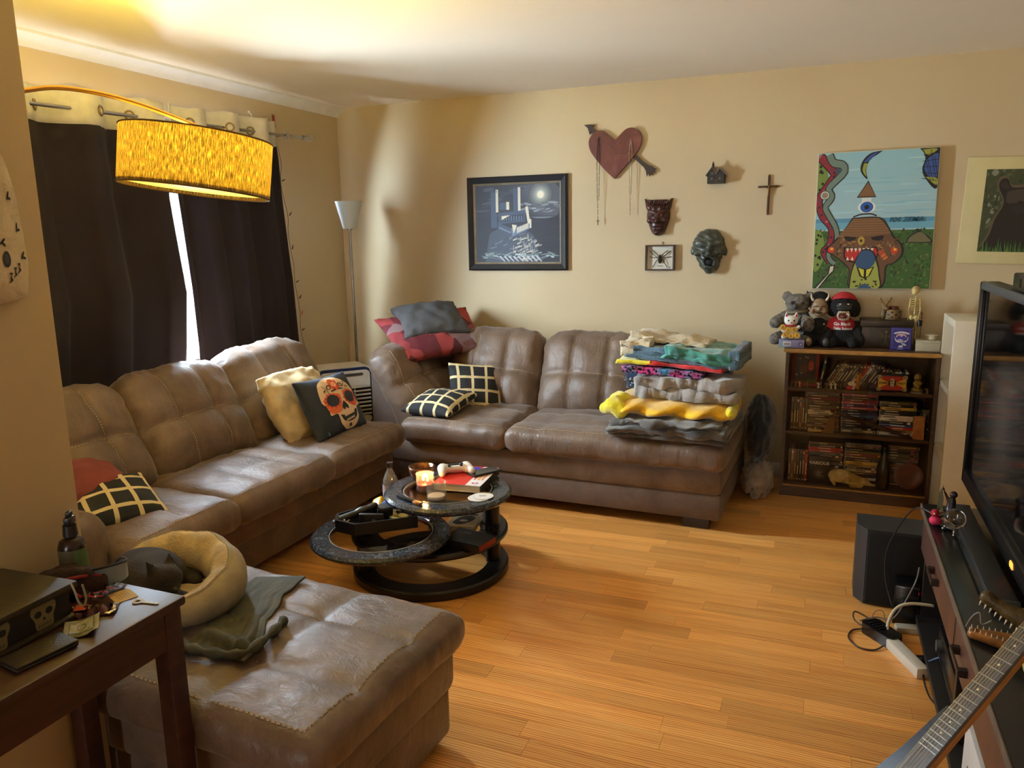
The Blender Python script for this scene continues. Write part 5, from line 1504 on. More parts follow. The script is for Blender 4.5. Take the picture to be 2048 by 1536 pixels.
# castle walls
BLD, BLM, BLL, LT = (38, 46, 66), (62, 76, 102), (98, 116, 142), (216, 208, 186)
sh.append((BLM, rect(-.62, -.1, -.48, .86))); sh.append((LT, rect(-.50, .3, -.44, .88)))
for k in range(4): sh.append((BLD, rect(-.61 + k * .04, .80, -.595 + k * .04, .86)))
sh.append((BLM, rect(-.08, .25, .05, .9))); sh.append((LT, rect(.03, .28, .09, .92)))
sh.append((BLM, rect(-.40, .36, -.24, .55))); sh.append((LT, rect(-.25, .36, -.18, .56)))
sh.append((BLM, [(-.44, .28), (.2, .34), (.2, .05), (-.44, .0)])); sh.append((BLD, [(-.40, .2), (.16, .24), (.16, .08), (-.40, .05)]))
for k in range(9): sh.append((BLL, rect(-.38 + k * .06, .08, -.36 + k * .06, .2)))
sh.append((LT, [(-.36, .2), (-.16, .22), (-.36, .1)])); sh.append((LT, [(.2, .42), (.26, .44), (.30, .12), (.34, .1), (.34, -.12), (.28, -.12), (.24, .1)]))
sh.append((BLL, [(-.46, .04), (-.14, -.12), (.3, .0), (.3, -.14), (-.12, -.34), (-.46, -.14)])); sh.append((BLM, [(-.46, .04), (-.14, -.12), (-.12, -.34), (-.46, -.14)]))
sh.append((LT, [(-.12, -.02), (.0, -.04), (-.08, -.26)]))
for k in range(8): sh.append((LT, rect(.0 + k * .035, -.24 + .016 * k, .026 + k * .035, -.1 + .016 * k)))
for k in range(7): sh.append(((150, 160, 176), rect(-.42 + k * .04, -.12 - .02 * k, -.40 + k * .04, -.08 - .02 * k)))
# surf
for k in range(40):
    x = rnd.uniform(-.95, .95); yv = -.84 + .1 * rnd.random() - .1 * abs(x) * rnd.random(); c = rnd.randint(90, 210)
    sh.append(((c - 20, c - 4, c), ell(x, yv, rnd.uniform(.04, .14), rnd.uniform(.008, .025), 8, rot=rnd.uniform(-25, 25))))
for k in range(9): sh.append(((190, 196, 200), stroke([(-.42 + k * .11, -.84), (-.30 + k * .11, -.98)], .045, .02)))
clip = lambda v: max(-1, min(1, v))
decal('painting', [(c, [(clip(x) * cw, clip(y) * ch) for x, y in p]) for c, p in sh], CP, mapf=lambda x, y, h: (x, -.0121 - h, y), step=.00002, base=.0002)

# ---- wooden heart with arrow-arm
HT = thing('wall_heart', 'red wooden heart pierced by an arrow ending in a black hand', 'wall decoration', (2.07, 0, 2.02))
@custom('heart_wood')
def _(nt, bs):
    v = coords(nt, 'Object', (6, 6, 6))
    nt.links.new(ramp(nt, tex(nt, v, 1.4, 4, .6, 1.2), [(.3, (80, 29, 26)), (.55, (102, 41, 36)), (.75, (130, 74, 64))]), bs.inputs['Base Color'])
    bs.inputs['Roughness'].default_value = .45
hp = sp([(0, -.155), (.09, -.06), (.15, .01), (.172, .075), (.155, .125), (.115, .148), (.07, .14), (.02, .095), (0, .082), (-.03, .105), (-.08, .142), (-.13, .135), (-.166, .09), (-.16, .03), (-.12, -.03), (-.06, -.1)], 5)
PX = TR((0, 0, 0), (PI / 2, 0, 0))   # prism xy -> xz, extrude -> -y
obj('heart', B().prism(hp, .006, .03, T=PX), 'heart_wood', HT)
mat('arrow_dark', (44, 30, 28), .5, var=.2)
obj('arrowhead', B().prism([(-.125, .125), (-.15, .14), (-.165, .125), (-.178, .165), (-.202, .185), (-.165, .186), (-.13, .182), (-.145, .168), (-.12, .145)], .008, .02, T=PX), 'arrow_dark', HT)
arm = [(.118, -.032), (.15, -.06), (.185, -.092), (.20, -.115), (.206, -.15), (.213, -.128), (.222, -.15), (.228, -.126), (.243, -.142), (.243, -.122), (.264, -.128), (.252, -.112), (.27, -.108), (.25, -.098), (.24, -.09), (.215, -.08), (.18, -.055), (.14, -.018)]
obj('hand', B().prism(arm, .008, .02, T=PX), 'arrow_dark', HT)
for (x, z) in ((.03, .06), (-.02, .04), (.02, -.02)): obj('gouge', B().prism([(x, z), (x + .014, z + .003), (x + .02, z - .001), (x + .008, z - .003)], .030, .0308, T=PX), 'arrow_dark', HT)
def rosary(label, x, ztop, zmid, zbot, col, cross, w=.0105, stp=.0085):
    t = thing('rosary', label, 'rosary', (x, -.036, ztop))
    ma = mat('bead_' + str(col[0]), col, .3, var=.1)
    L_ = ztop - zmid; n = int(L_ / stp)
    chain = [(-w * math.sin(PI * min(1, 3 * k / n) / 2) * (1 - .5 * k / n), 0, -L_ * k / n) for k in range(n + 1)]
    chain2 = [(-p[0], p[1], p[2]) for p in chain]
    tail = [(0, 0, -L_ - (zmid - zbot) * k / 14) for k in range(1, 15)]
    obj('cord', B().tube(chain[::-1] + chain2[1:] , .0008, 4).tube([chain[-1], tail[-1]], .0008, 4), ma, t)
    bb = B()
    for i, p in enumerate(chain + chain2):
        if i % 8: bb.sph(p, .003, 6, 4)
    for i, p in enumerate(tail[:-2]):
        if i % 4 != 1: bb.sph(p, .0028, 6, 4)
    obj('beads', bb, ma, t, kind='stuff', smooth=4)
    z = zbot - ztop
    if cross:
        obj('crucifix', B().span((-.0025, -.002, z - .022), (.0025, .002, z + .016)).span((-.011, -.002, z + .002), (.011, .002, z + .006)), ma, t)
    else:
        obj('pendant', B().span((-.002, -.0015, z - .02), (.002, .0015, z + .004)), ma, t)
    return t
rosary('dark bead rosary with a cross over the left heart lobe', 1.967, 2.122, 1.74, 1.60, (42, 34, 30), True)
rosary('pale bead rosary over the right heart lobe', 2.176, 2.10, 1.77, 1.655, (176, 160, 140), False)

# ---- devil mask
DM = thing('devil_mask', 'dark brown carved devil mask with pointed ears', 'mask', (2.352, 0, 1.615))
def dm(P):
    X = P.copy(); X[:, 0] = np.abs(P[:, 0])
    d = S_ell(P, (0, .0, .015), (.074, .062, .085))
    d = sU(d, S_ell(P, (0, -.01, -.055), (.048, .05, .055)), .03)
    d = sU(d, S_cap(X, (.06, -.01, .07), (.084, -.005, .115), .02, .006), .015)
    d = sU(d, S_cap(X, (.012, -.058, .03), (.05, -.048, .042), .012, .01), .01)
    d = sU(d, S_cap(X, (.02, -.05, .06), (.035, -.045, .075), .014, .008), .012)
    d = sU(d, S_cap(P, (0, -.058, .02), (0, -.072, -.02), .009, .014), .01)
    d = sU(d, S_ell(X, (.016, -.062, -.02), (.012, .01, .009)), .006)
    d = sU(d, S_ell(X, (.045, -.045, -.015), (.022, .018, .018)), .01)
    d = sD(d, S_ell(X, (.03, -.065, .016), (.014, .014, .009)), .005)
    d = sU(d, S_sph(X, (.03, -.054, .016), .009), .003)
    d = sD(d, S_ell(P, (0, -.062, -.062), (.027, .016, .008)), .005)
    d = sU(d, S_ell(P, (0, -.052, -.09), (.022, .016, .016)), .01)
    return np.maximum(d, P[:, 1] + .002)
obj('face', sdf(dm, (-.105, -.1, -.125), (.105, .012, .135), .0042), mat('mask_brown', (62, 32, 28), .3, var=.3, vs=30, bmp=.2, bs_=60), DM, smooth=4)
hb = B()
for k in range(9):
    a = -1 + 2 * k / 8; hb.tube(spline([(.05 * a, -.03, .085), (.055 * a + .008, -.04, .102), (.05 * a - .006, -.02, .108)], 4), .006, 6)
obj('curls', hb, 'mask_brown', DM, smooth=4, kind='stuff')
tb = B()
for k in range(6): tb.cyl((-.018 + k * .0072, -.058, -.06), (-.018 + k * .0072, -.059, -.068), .003, .0012, 6)
obj('teeth', tb, mat('old_teeth', (120, 92, 76), .5), DM, kind='stuff')
# ---- shouting bronze face
FM = thing('face_mask', 'dark bronze mask of a shouting wrinkled face', 'mask', (2.669, 0, 1.408))
def fm(P):
    X = P.copy(); X[:, 0] = np.abs(P[:, 0])
    d = S_ell(P, (.0, 0, .03), (.1, .075, .105))
    d = sU(d, S_ell(P, (.008, -.005, -.07), (.062, .06, .065)), .04)
    d = sU(d, S_cap(X, (.014, -.068, .04), (.066, -.054, .05), .019, .016), .01)
    d = sU(d, S_cap(P, (.0, -.07, .03), (.006, -.092, -.018), .011, .019), .012)
    d = sU(d, S_ell(X, (.026, -.074, -.022), (.013, .012, .01)), .006)
    d = sU(d, S_ell(X, (.06, -.05, -.01), (.026, .02, .022)), .014)
    d = sD(d, S_ell(X, (.037, -.078, .018), (.02, .016, .009)), .006)
    d = sD(d, S_ell(P, (.008, -.078, -.066), (.034, .05, .03)), .008)
    d = sU(d, S_cap(P, (-.016, -.066, -.098), (.03, -.066, -.098), .011), .008)
    d = sU(d, S_ell(P, (.008, -.045, -.118), (.03, .025, .022)), .015)
    for k in range(4): d = sD(d, S_cap(P, (-.05, -.068 + .006 * k, .07 + .014 * k), (.05, -.068 + .006 * k, .066 + .015 * k), .0035), .006)
    d = sU(d, S_ell(X, (.1, .0, .0), (.014, .02, .03)), .008)
    d = d + .0035 * np.sin(P[:, 0] * 110 + 3 * P[:, 2] * 40) * np.sin(P[:, 2] * 90)
    return np.maximum(d, P[:, 1] + .002)
obj('face', sdf(fm, (-.125, -.125, -.15), (.125, .012, .15), .005), mat('mask_bronze', (66, 70, 62), .3, var=.3, vs=24, bmp=.15, bs_=40), FM, smooth=4)
obj('mouth_lining', B().sph((.008, -.036, -.066), (.03, .014, .026)), mat('mouth_dark', (14, 13, 13), .7), FM, smooth=4)
# ---- mounted spider
SP = thing('spider_frame', 'shadow box frame with a mounted black tarantula', 'picture', (2.369, 0, 1.368))
frame_bars(SP, .092, .08, .009, 0, .034, mat('frame_walnut', (58, 36, 28), .4, var=.2), prof=[(0, 0), (0, .034), (.009, .034), (.009, 0)])
obj('backing', B().span((-.085, -.008, -.073), (.085, -.004, .073)), mat('card_white', (228, 222, 206), .8, var=.02), SP)
obj('glazing', B().span((-.085, -.031, -.073), (.085, -.0295, .073)), 'glass', SP)
mat('spider_fur', (34, 28, 20), .9, var=.3, vs=60)
obj('spider_body', B().sph((0, -.02, .0), (.011, .008, .012), 12, 8).sph((0, -.02, -.018), (.012, .009, .018), 12, 8).sph((0, -.02, .014), (.006, .005, .006), 8, 6), 'spider_fur', SP, smooth=4)
for s_ in (-1, 1):
    for k, (x1, z1, x2, z2) in enumerate(((.022, .026, .05, .046), (.03, .012, .066, .042), (.034, .0, .068, .006), (.022, -.02, .046, -.06))):
        obj('spider_leg', B().tube(spline([(s_ * .008, -.02, .008 - k * .005), (s_ * x1, -.024, z1), (s_ * x2, -.012, z2)], 4), .0022, 6), 'spider_fur', SP, smooth=4)
decal('caption', [((150, 60, 54), rect(-.018, -.0535, .018, -.0495)), ((170, 168, 160), rect(.05, -.068, .068, -.054))], SP, mapf=lambda x, y, h: (x, -.0082 - h, y))
obj('hanger', B().tube([(.004 * math.cos(2 * PI * k / 10) + .014, -.006, .088 + .006 * math.sin(2 * PI * k / 10)) for k in range(10)], .0014, 5, closed=True).sph((.014, -.006, .096), .004, 8, 6), 'dark_steel', SP)
# ---- little house
HS_ = thing('house_ornament', 'small dark tin house ornament with grey roofs', 'ornament', (2.703, 0, 1.842))
mat('house_dark', (36, 34, 32), .55, var=.25, vs=40)
mat('house_roof', (112, 104, 92), .7, var=.2, vs=40)
obj('front_gable', B().prism([(-.05, -.032), (.05, -.032), (.05, .022), (.024, .052), (.0, .024), (-.022, .06), (-.05, .022)], .05, .06, T=PX), 'house_dark', HS_)
obj('body', B().span((-.05, -.055, -.032), (.05, 0, .022)), 'house_dark', HS_)
for (x0, z0, x1, z1) in ((-.06, .014, -.022, .066), (-.022, .066, .002, .022), (-.002, .022, .024, .058), (.024, .058, .062, .014)):
    d = Vector((x1 - x0, 0, z1 - z0)); l = d.length; a = math.atan2(d.z, d.x)
    obj('roof_slope', B().box((0, 0, 0), (l, .07, .005), T=TR(((x0 + x1) / 2, -.032, (z0 + z1) / 2), (0, -a, 0))), 'house_roof', HS_)
obj('steeple', B().lathe([(0, .1), (.003, .092), (.007, .08), (.007, .055), (0, .055)], 10, (-.018, -.05, 0)), 'house_dark', HS_)
for (x, z) in ((-.024, -.004), (.022, -.004), (-.022, .026)): obj('window_pane', B().span((x - .006, -.0612, z - .008), (x + .006, -.06, z + .008)), mat('house_window', (66, 62, 54), .3), HS_)
obj('door', B().span((-.008, -.0615, -.032), (.01, -.06, -.006)), mat('house_door', (52, 40, 30), .5), HS_)
# ---- crucifix
CX = thing('crucifix', 'slim brass wall crucifix between the masks and the canvas', 'crucifix', (3.006, 0, 1.78))
mat('old_brass', (124, 92, 54), .35, metal=.8, var=.15)
obj('upright', B().span((-.006, -.014, -.155), (.006, -.006, .062), r=.001), mat('cross_wood', (72, 46, 28), .45), CX)
obj('crossbar', B().span((-.054, -.014, -.004), (.054, -.006, .008), r=.001), 'cross_wood', CX)
obj('figure', sdf(lambda P: sUs(.005, S_cap(P, (0, -.02, -.012), (0, -.018, -.055), .007, .004), S_sph(P, (.004, -.022, .004), .0065), S_cap(P, (0, -.018, -.008), (-.044, -.017, .004), .003, .0025), S_cap(P, (0, -.018, -.008), (.044, -.017, .004), .003, .0025)), (-.055, -.035, -.07), (.055, -.008, .02), .0028), 'old_brass', CX, smooth=4)
for (x, z) in ((0, .066), (-.057, .002), (.057, .002), (0, -.158)): obj('finial', B().sph((x, -.01, z), .006, 10, 6), 'old_brass', CX, smooth=4)

# ---- canvas painting
CN = thing('canvas_painting', 'bright canvas painting of an eye tower and a snake on green ground', 'picture', (3.584, 0, 1.571), rot=(0, R(-.3), 0))
CWd, CHt = .311, .387
obj('stretcher', B().span((-CWd, -.035, -CHt), (CWd, 0, CHt), r=.003), mat('canvas_edge', (206, 198, 176), .8, var=.05), CN)
sh = []
rnd = random.Random(11)
for k in range(16):
    yv = 1 - k * .095; t_ = k / 15; c = (int(150 + 24 * t_), int(196 + 4 * t_), int(206 - 2 * t_)); sh.append((c, rect(-1, yv - .1, 1, yv)))
for k in range(24): x = rnd.uniform(-.6, .9); yv = rnd.uniform(.1, .9); sh.append((rnd.choice(((166, 208, 216), (140, 190, 204), (176, 210, 212))), ell(x, yv, rnd.uniform(.15, .4), .012, 8)))
sh.append(((92, 152, 182), rect(-1, -.02, 1, .04))); sh.append(((112, 172, 192), rect(-1, -.12, 1, -.02)))
sh.append(((62, 96, 44), rect(-1, -1, 1, -.14)))
for k in range(420):
    x = rnd.uniform(-.98, .98); yv = rnd.uniform(-.98, -.13); c = rnd.choice(((44, 78, 34), (78, 116, 54), (58, 90, 40), (96, 118, 62), (70, 64, 40), (40, 66, 34), (104, 96, 66)))
    sh.append((c, ell(x, yv, rnd.uniform(.012, .04), rnd.uniform(.01, .024), 6, rot=rnd.uniform(0, 90))))
BK = (30, 26, 26)
# border creatures on the left
sh.append(((116, 140, 62), sp([(-1, .96), (-.86, .8), (-.8, .5), (-.9, .3), (-1, .2)], 3))); sh.append(((122, 146, 66), sp([(-1, -.1), (-.86, -.2), (-.82, -.5), (-.9, -.7), (-1, -.7)], 3)))
for k in range(20):
    sh.append((BK, ell(rnd.uniform(-.98, -.86), rnd.choice((rnd.uniform(.35, .85), rnd.uniform(-.7, -.15))), .022, .022, 8)))
w1 = spline([(-.98, .96), (-.76, .76), (-.72, .66), (-.88, .45), (-.96, .32), (-.9, .1), (-.72, -.1), (-.74, -.35), (-.84, -.45), (-.72, -.6)], 6)
sh.append((BK, stroke(w1, .15, .10))); sh.append(((142, 40, 52), stroke(w1, .115, .07)))
for k in range(0, len(w1), 3): sh.append((rnd.choice(((170, 110, 120), (96, 66, 92), (60, 40, 60))), ell(w1[k][0], w1[k][1], .025, .02, 8)))
w2 = spline([(-.82, .98), (-.74, .86), (-.58, .82), (-.55, .72), (-.68, .6), (-.80, .48), (-.74, .36), (-.84, .22), (-.78, .1), (-.64, -.1), (-.62, -.3), (-.74, -.48), (-.70, -.58), (-.62, -.63)], 6)
sh.append((BK, stroke(w2, .13, .09))); sh.append(((112, 134, 122), stroke(w2, .105, .06)))
sh.append(((60, 84, 100), ell(-.65, .735, .05, .04))); sh.append((BK, ell(-.86, .39, .085, .07))); sh.append(((206, 200, 186), ell(-.86, .39, .075, .06))); sh.append(((120, 150, 130), ell(-.86, .39, .055, .045))); sh.append(((190, 110, 90), ell(-.86, .39, .03, .025)))
# feather curls at the top
def scale_fill(poly, base, dark, n, box):
    sh.append((BK, poly)); cx = sum(p[0] for p in poly) / len(poly); cy = sum(p[1] for p in poly) / len(poly)
    sh.append((base, [(cx + (x - cx) * .9, cy + (y - cy) * .95) for x, y in poly]))
sh.append((BK, sp([(.08, 1), (-.12, .97), (-.25, .86), (-.27, .72), (-.15, .6), (-.18, .74), (-.12, .88), (.0, .95)], 4)))
sh.append(((56, 84, 150), sp([(.02, .985), (-.11, .95), (-.22, .85), (-.14, .86), (-.05, .94)], 3))); sh.append(((150, 160, 62), sp([(-.22, .83), (-.24, .73), (-.17, .64), (-.19, .74), (-.16, .82)], 3)))
sh.append((BK, sp([(.68, 1), (.78, .88), (.74, .72), (.80, .58), (1, .44), (1, 1)], 4))); sh.append(((60, 90, 156), sp([(.80, .84), (.98, .92), (.98, .6), (.86, .6), (.77, .72)], 3)))
sh.append(((156, 160, 70), sp([(.72, .98), (.82, .9), (.96, .97), (.9, .99)], 3))); sh.append(((156, 160, 70), sp([(.80, .60), (.98, .58), (.98, .48)], 3)))
for k in range(5):
    sh.append((BK, stroke([(.74 + k * .06, .98 - .1 * (k % 2)), (.9 + k * .03, .5 + .04 * k)], .008))); sh.append((BK, stroke([(.74, .9 - .08 * k), (.99, .94 - .1 * k)], .008)))
# tower, eye and mouth house
BR, BRD = (136, 98, 64), (86, 60, 38)
sh.append((BK, [(-.13, .585), (-.31, .34), (.02, .34)])); sh.append((BR, [(-.13, .56), (-.285, .355), (-.0, .355)]))
for k in range(6): sh.append((BRD, rect(-.26 + .022 * k, .37 + k * .03, -.02 - .02 * k, .374 + k * .03)))
sh.append(((222, 224, 222), rect(-.22, .27, -.06, .335))); sh.append(((232, 232, 228), ell(-.13, .2, .15, .085, 24))); sh.append((BK, ell(-.13, .2, .108, .078, 24))); sh.append(((44, 96, 176), ell(-.13, .2, .10, .072, 24))); sh.append((BK, ell(-.13, .2, .042, .034, 16)))
sh.append((BK, stroke(spline([(-.35, .06), (-.25, .09), (-.17, .10), (-.05, .1), (.05, .07)], 4), .02)))
hs = sp([(-.36, .05), (.10, .05), (.26, -.1), (.34, -.22), (.5, -.36), (.52, -.5), (.40, -.62), (.26, -.68), (.2, -.99), (-.34, -.99), (-.36, -.74), (-.5, -.6), (-.78, -.42), (-.66, -.3), (-.48, -.12)], 4)
sh.append((BK, [(x * 1.02, y) for x, y in hs])); sh.append(((108, 76, 52), [(-.13 + (x + .13) * .96, -.45 + (y + .45) * .97) for x, y in hs]))
sh.append((BR, [(-.35, .035), (.09, .035), (.24, -.1), (.31, -.2), (-.62, -.24), (-.47, -.11)]))
for k in range(7): sh.append((BRD, rect(-.37 - .035 * k, .01 - .035 * k, .12 + .03 * k, .016 - .035 * k)))
for k in range(90):
    sh.append((rnd.choice(((66, 46, 34), (146, 104, 60), (170, 130, 70), (52, 36, 30), (120, 70, 44))), ell(rnd.uniform(-.6, .42), rnd.uniform(-.52, -.24), rnd.uniform(.015, .05), rnd.uniform(.006, .016), 6, rot=rnd.uniform(0, 180))))
for sx_ in (-1, 1): sh.append((BK, sp([(-.15 + sx_ * .12, -.24), (-.15 + sx_ * .34, -.22), (-.15 + sx_ * .28, -.29), (-.15 + sx_ * .16, -.28)], 3)))
sh.append(((176, 146, 60), ell(-.19, -.29, .06, .065))); sh.append((BK, ell(-.19, -.29, .02, .02)))
sh.append((BK, sp([(-.48, -.38), (-.1, -.40), (.08, -.38), (.1, -.54), (-.1, -.62), (-.44, -.58)], 4))); sh.append(((190, 48, 44), sp([(-.45, -.40), (-.1, -.42), (.06, -.40), (.08, -.53), (-.1, -.6), (-.42, -.56)], 4)))
for k in range(7): sh.append(((226, 220, 196), [(-.44 + k * .07, -.40), (-.39 + k * .07, -.40), (-.41 + k * .07, -.46)]))
for k in range(6): sh.append(((226, 220, 196), [(-.43 + k * .08, -.575), (-.38 + k * .08, -.58), (-.405 + k * .08, -.52)]))
for (x, y) in ((-.7, -.42), (.38, -.44)): sh.append(((210, 60, 40), ell(x, y, .06, .045, 12))); sh.append(((226, 180, 60), ell(x + .01, y + .015, .03, .02, 8)))
for k in range(6): sh.append((rnd.choice(((206, 120, 60), (180, 80, 50))), ell(.14 + .02 * k, -.45 - .02 * k, .05, .016, 8, rot=30)))
sh.append((BK, sp([(-.36, -1), (-.34, -.78), (-.28, -.58), (-.18, -.44), (-.08, -.41), (.04, -.46), (.12, -.62), (.16, -.8), (.16, -1)], 4)))
sh.append(((158, 164, 76), sp([(-.34, -1), (-.32, -.78), (-.26, -.6), (-.18, -.48), (.0, -.48), (.1, -.64), (.14, -.8), (.14, -1)], 4)))
sh.append(((52, 84, 118), sp([(-.27, -.62), (-.2, -.47), (-.09, -.43), (.02, -.47), (.07, -.6), (-.02, -.7), (-.12, -.73), (-.22, -.7)], 4)))
sh.append((BK, [(-.24, -.68), (-.08, -.71), (.06, -.67), (.0, -.8), (-.08, -.86), (-.18, -.82)]))
for sx_ in (-1, 1): sh.append(((206, 200, 62), [(-.09 + sx_ * .02, -.72), (-.09 + sx_ * .12, -.69), (-.09 + sx_ * .06, -.81), (-.09 + sx_ * .02, -.83)]))
for k in range(26): sh.append((BK, ell(rnd.uniform(-.3, .12), rnd.uniform(-.98, -.86), .018, .012, 6)))
sh.append(((52, 84, 118), [(-.22, -1), (-.08, -.92), (.04, -1)]))
# far pavilion, bone, signature
sh.append((BK, sp([(.56, -.33), (.6, -.24), (.74, -.17), (.8, -.17), (.92, -.24), (.98, -.33)], 3))); sh.append(((112, 104, 74), sp([(.58, -.32), (.62, -.25), (.74, -.185), (.82, -.185), (.9, -.25), (.95, -.32)], 3))); sh.append((BK, rect(.7, -.16, .8, -.135)))
bone = [(-.98, -1), (-.74, -.78), (-.72, -.66), (-.62, -.64), (-.63, -.74), (-.70, -.80), (-.88, -1)]
sh.append((BK, bone)); sh.append(((216, 206, 184), [(-.94, -1), (-.72, -.78), (-.70, -.67), (-.64, -.66), (-.65, -.735), (-.72, -.79), (-.90, -1)]))
decal('painting', [(c, [(clip(x) * (CWd - .004), clip(y) * (CHt - .004)) for x, y in p]) for c, p in sh], CN, mapf=lambda x, y, h: (x, -.0352 - h, y), step=.000004, base=.0003)
text('signature', 'RX ZEMA', .036, mat('sig_blue', (24, 84, 104), .6, var=0), CN, (.165, -.0425, .002), (PI / 2, 0, 0), depth=.0002, shear=.25, bold=.001, sx=1.15)

# ---- bear photograph
BE = thing('framed_picture', 'cream matted photograph of a black bear at the right edge', 'picture', (4.30, 0, 1.607), rot=(0, R(1.6), 0))
mw_, mh_ = .275, .283
obj('mat_board', B().span((-mw_, -.014, -mh_), (mw_, 0, mh_), r=.003), mat('mat_cream', (206, 192, 140), .7, var=.02), BE)
pw, ph = .182, .218
sh = [((62, 70, 44), rect(-1, -1, 1, 1))]
for k in range(160):
    c = rnd.choice(((84, 92, 64), (52, 58, 36), (104, 108, 84), (70, 74, 48), (130, 130, 112))); sh.append((c, ell(rnd.uniform(-1, 1), rnd.uniform(-.5, 1), rnd.uniform(.03, .1), rnd.uniform(.015, .06), 7, rot=rnd.uniform(0, 90))))
sh.append(((96, 82, 60), sp([(-1, -.9), (-.8, -.6), (-.7, -.2), (-.5, .2), (-.7, .6), (-.62, .82), (-.42, .82), (-.3, .62), (.3, .65), (.9, .5), (1, -.9)], 4)))
sh.append(((34, 28, 24), sp([(-.96, -.95), (-.74, -.6), (-.64, -.2), (-.46, .2), (-.64, .58), (-.58, .76), (-.42, .76), (-.28, .56), (.3, .58), (.9, .45), (1, -.95)], 4)))
sh.append(((52, 42, 36), sp([(-.6, .56), (-.56, .68), (-.46, .68), (-.38, .54)], 3))); sh.append(((66, 56, 46), sp([(-.4, .46), (.0, .52), (.2, .3), (-.1, .2), (-.4, .2)], 3))); sh.append(((44, 36, 30), sp([(-.3, .1), (.0, .14), (.1, .0), (-.1, -.1)], 3)))
sh.append(((150, 116, 70), sp([(.1, .3), (.5, .3), (.6, -.1), (.3, -.25), (.1, -.1)], 3))); sh.append(((20, 18, 18), sp([(.2, -.05), (.45, .0), (.5, -.15), (.25, -.2)], 3))); sh.append(((18, 14, 12), ell(-.05, .2, .05, .04)))
for k in range(90):
    x = rnd.uniform(-1, 1); sh.append((rnd.choice(((70, 104, 44), (92, 128, 60), (54, 84, 38))), [(x, -1), (x + .03, -1), (x + rnd.uniform(-.05, .05), rnd.uniform(-.92, -.62))]))
decal('photograph', [(c, [(clip(x) * pw, clip(y) * ph) for x, y in p]) for c, p in sh], BE, mapf=lambda x, y, h: (x, -.0145 - h, y), step=.000008, base=.0002)
# ================================================================== bookcase with sliding glass doors
@custom('case_wood')
def _(nt, bs):
    v = coords(nt, 'Object', (2, 2, 14))
    nt.links.new(ramp(nt, tex(nt, v, 3, 4, .6, .6), [(.3, (58, 38, 20)), (.7, (88, 60, 32))]), bs.inputs['Base Color'])
    bs.inputs['Roughness'].default_value = .45
mat('case_edge', (168, 124, 56), .5, var=.1, vs=20)
X0, X1, YF, ZT = 3.165, 3.940, -.365, .869
BC = thing('bookcase', 'low brown bookcase with sliding glass doors against the back wall', 'bookcase', ((X0 + X1) / 2, -.19, 0))
xm = (X0 + X1) / 2
def K(x, y, z): return (x - xm, y + .19, z)
obj('side', B().span(K(X0, YF, 0), K(X0 + .018, -.02, ZT - .02)), 'case_wood', BC)
obj('side', B().span(K(X1 - .018, YF, 0), K(X1, -.02, ZT - .02)), 'case_wood', BC)
obj('top_board', B().span(K(X0 - .012, YF - .008, ZT - .02), K(X1 + .004, -.015, ZT), r=.002), 'case_wood', BC)
obj('top_edge', B().span(K(X0 - .012, YF - .011, ZT - .02), K(X1 + .004, YF - .0081, ZT)), 'case_edge', BC, label='light brown front edge strip')
obj('back_panel', B().span(K(X0 + .01, -.028, .05), K(X1 - .01, -.02, ZT - .02)), 'case_wood', BC)
SZ = [.075, .385, .642]
for z in SZ: obj('shelf', B().span(K(X0 + .018, YF + .022, z - .018), K(X1 - .018, -.028, z)), 'case_wood', BC)
obj('plinth', B().span(K(X0 + .018, YF + .006, 0), K(X1 - .018, YF + .022, .06)), 'case_wood', BC)
for z in (.062, ZT - .026): obj('door_track', B().span(K(X0 + .018, YF + .002, z), K(X1 - .018, YF + .02, z + .006)), 'case_edge', BC)
obj('glass_door', B().span(K(X0 + .02, YF + .004, .068), K(xm + .05, YF + .0065, ZT - .026)), 'smoked_glass', BC)
obj('glass_door', B().span(K(xm - .02, YF + .012, .068), K(X1 - .02, YF + .0145, ZT - .026)), 'smoked_glass', BC)
SHF = [z + .0006 for z in SZ]
CN_ = {'black': (26, 24, 24), 'brown': (84, 58, 36), 'cream': (206, 192, 150), 'white': (214, 210, 200), 'dark red': (120, 34, 36), 'red': (176, 50, 44), 'navy': (34, 42, 84), 'blue': (56, 84, 132), 'olive': (94, 84, 44), 'tan': (156, 122, 76), 'yellow': (204, 168, 72), 'grey': (112, 106, 98), 'pink': (172, 74, 92), 'green': (40, 72, 46), 'purple': (74, 50, 92)}
for k, c in CN_.items(): mat('case_' + k.replace(' ', '_'), c, .4, var=.06, vs=40)
ORD = ['top', 'second', 'third', 'fourth', 'fifth', 'sixth', 'seventh', 'eighth', 'ninth', 'tenth', 'eleventh', 'twelfth', 'thirteenth', 'fourteenth', 'fifteenth', 'sixteenth', 'seventeenth']
DV = {}
def dvd_mesh(w, t, d):
    k = (w, t, d)
    if k not in DV: DV[k] = B().span((-w / 2, 0, 0), (w / 2, d, t), r=.0015)
    return DV[k]
rnd = random.Random(21)
INV = {'black': (190, 180, 160), 'brown': (206, 180, 130), 'cream': (60, 44, 32), 'white': (50, 44, 44), 'dark red': (214, 190, 160), 'red': (230, 210, 190), 'navy': (190, 196, 210), 'blue': (220, 222, 226), 'olive': (206, 196, 150), 'tan': (60, 40, 26), 'yellow': (70, 50, 24), 'grey': (40, 38, 38), 'pink': (230, 206, 206), 'green': (206, 206, 180), 'purple': (214, 206, 220)}
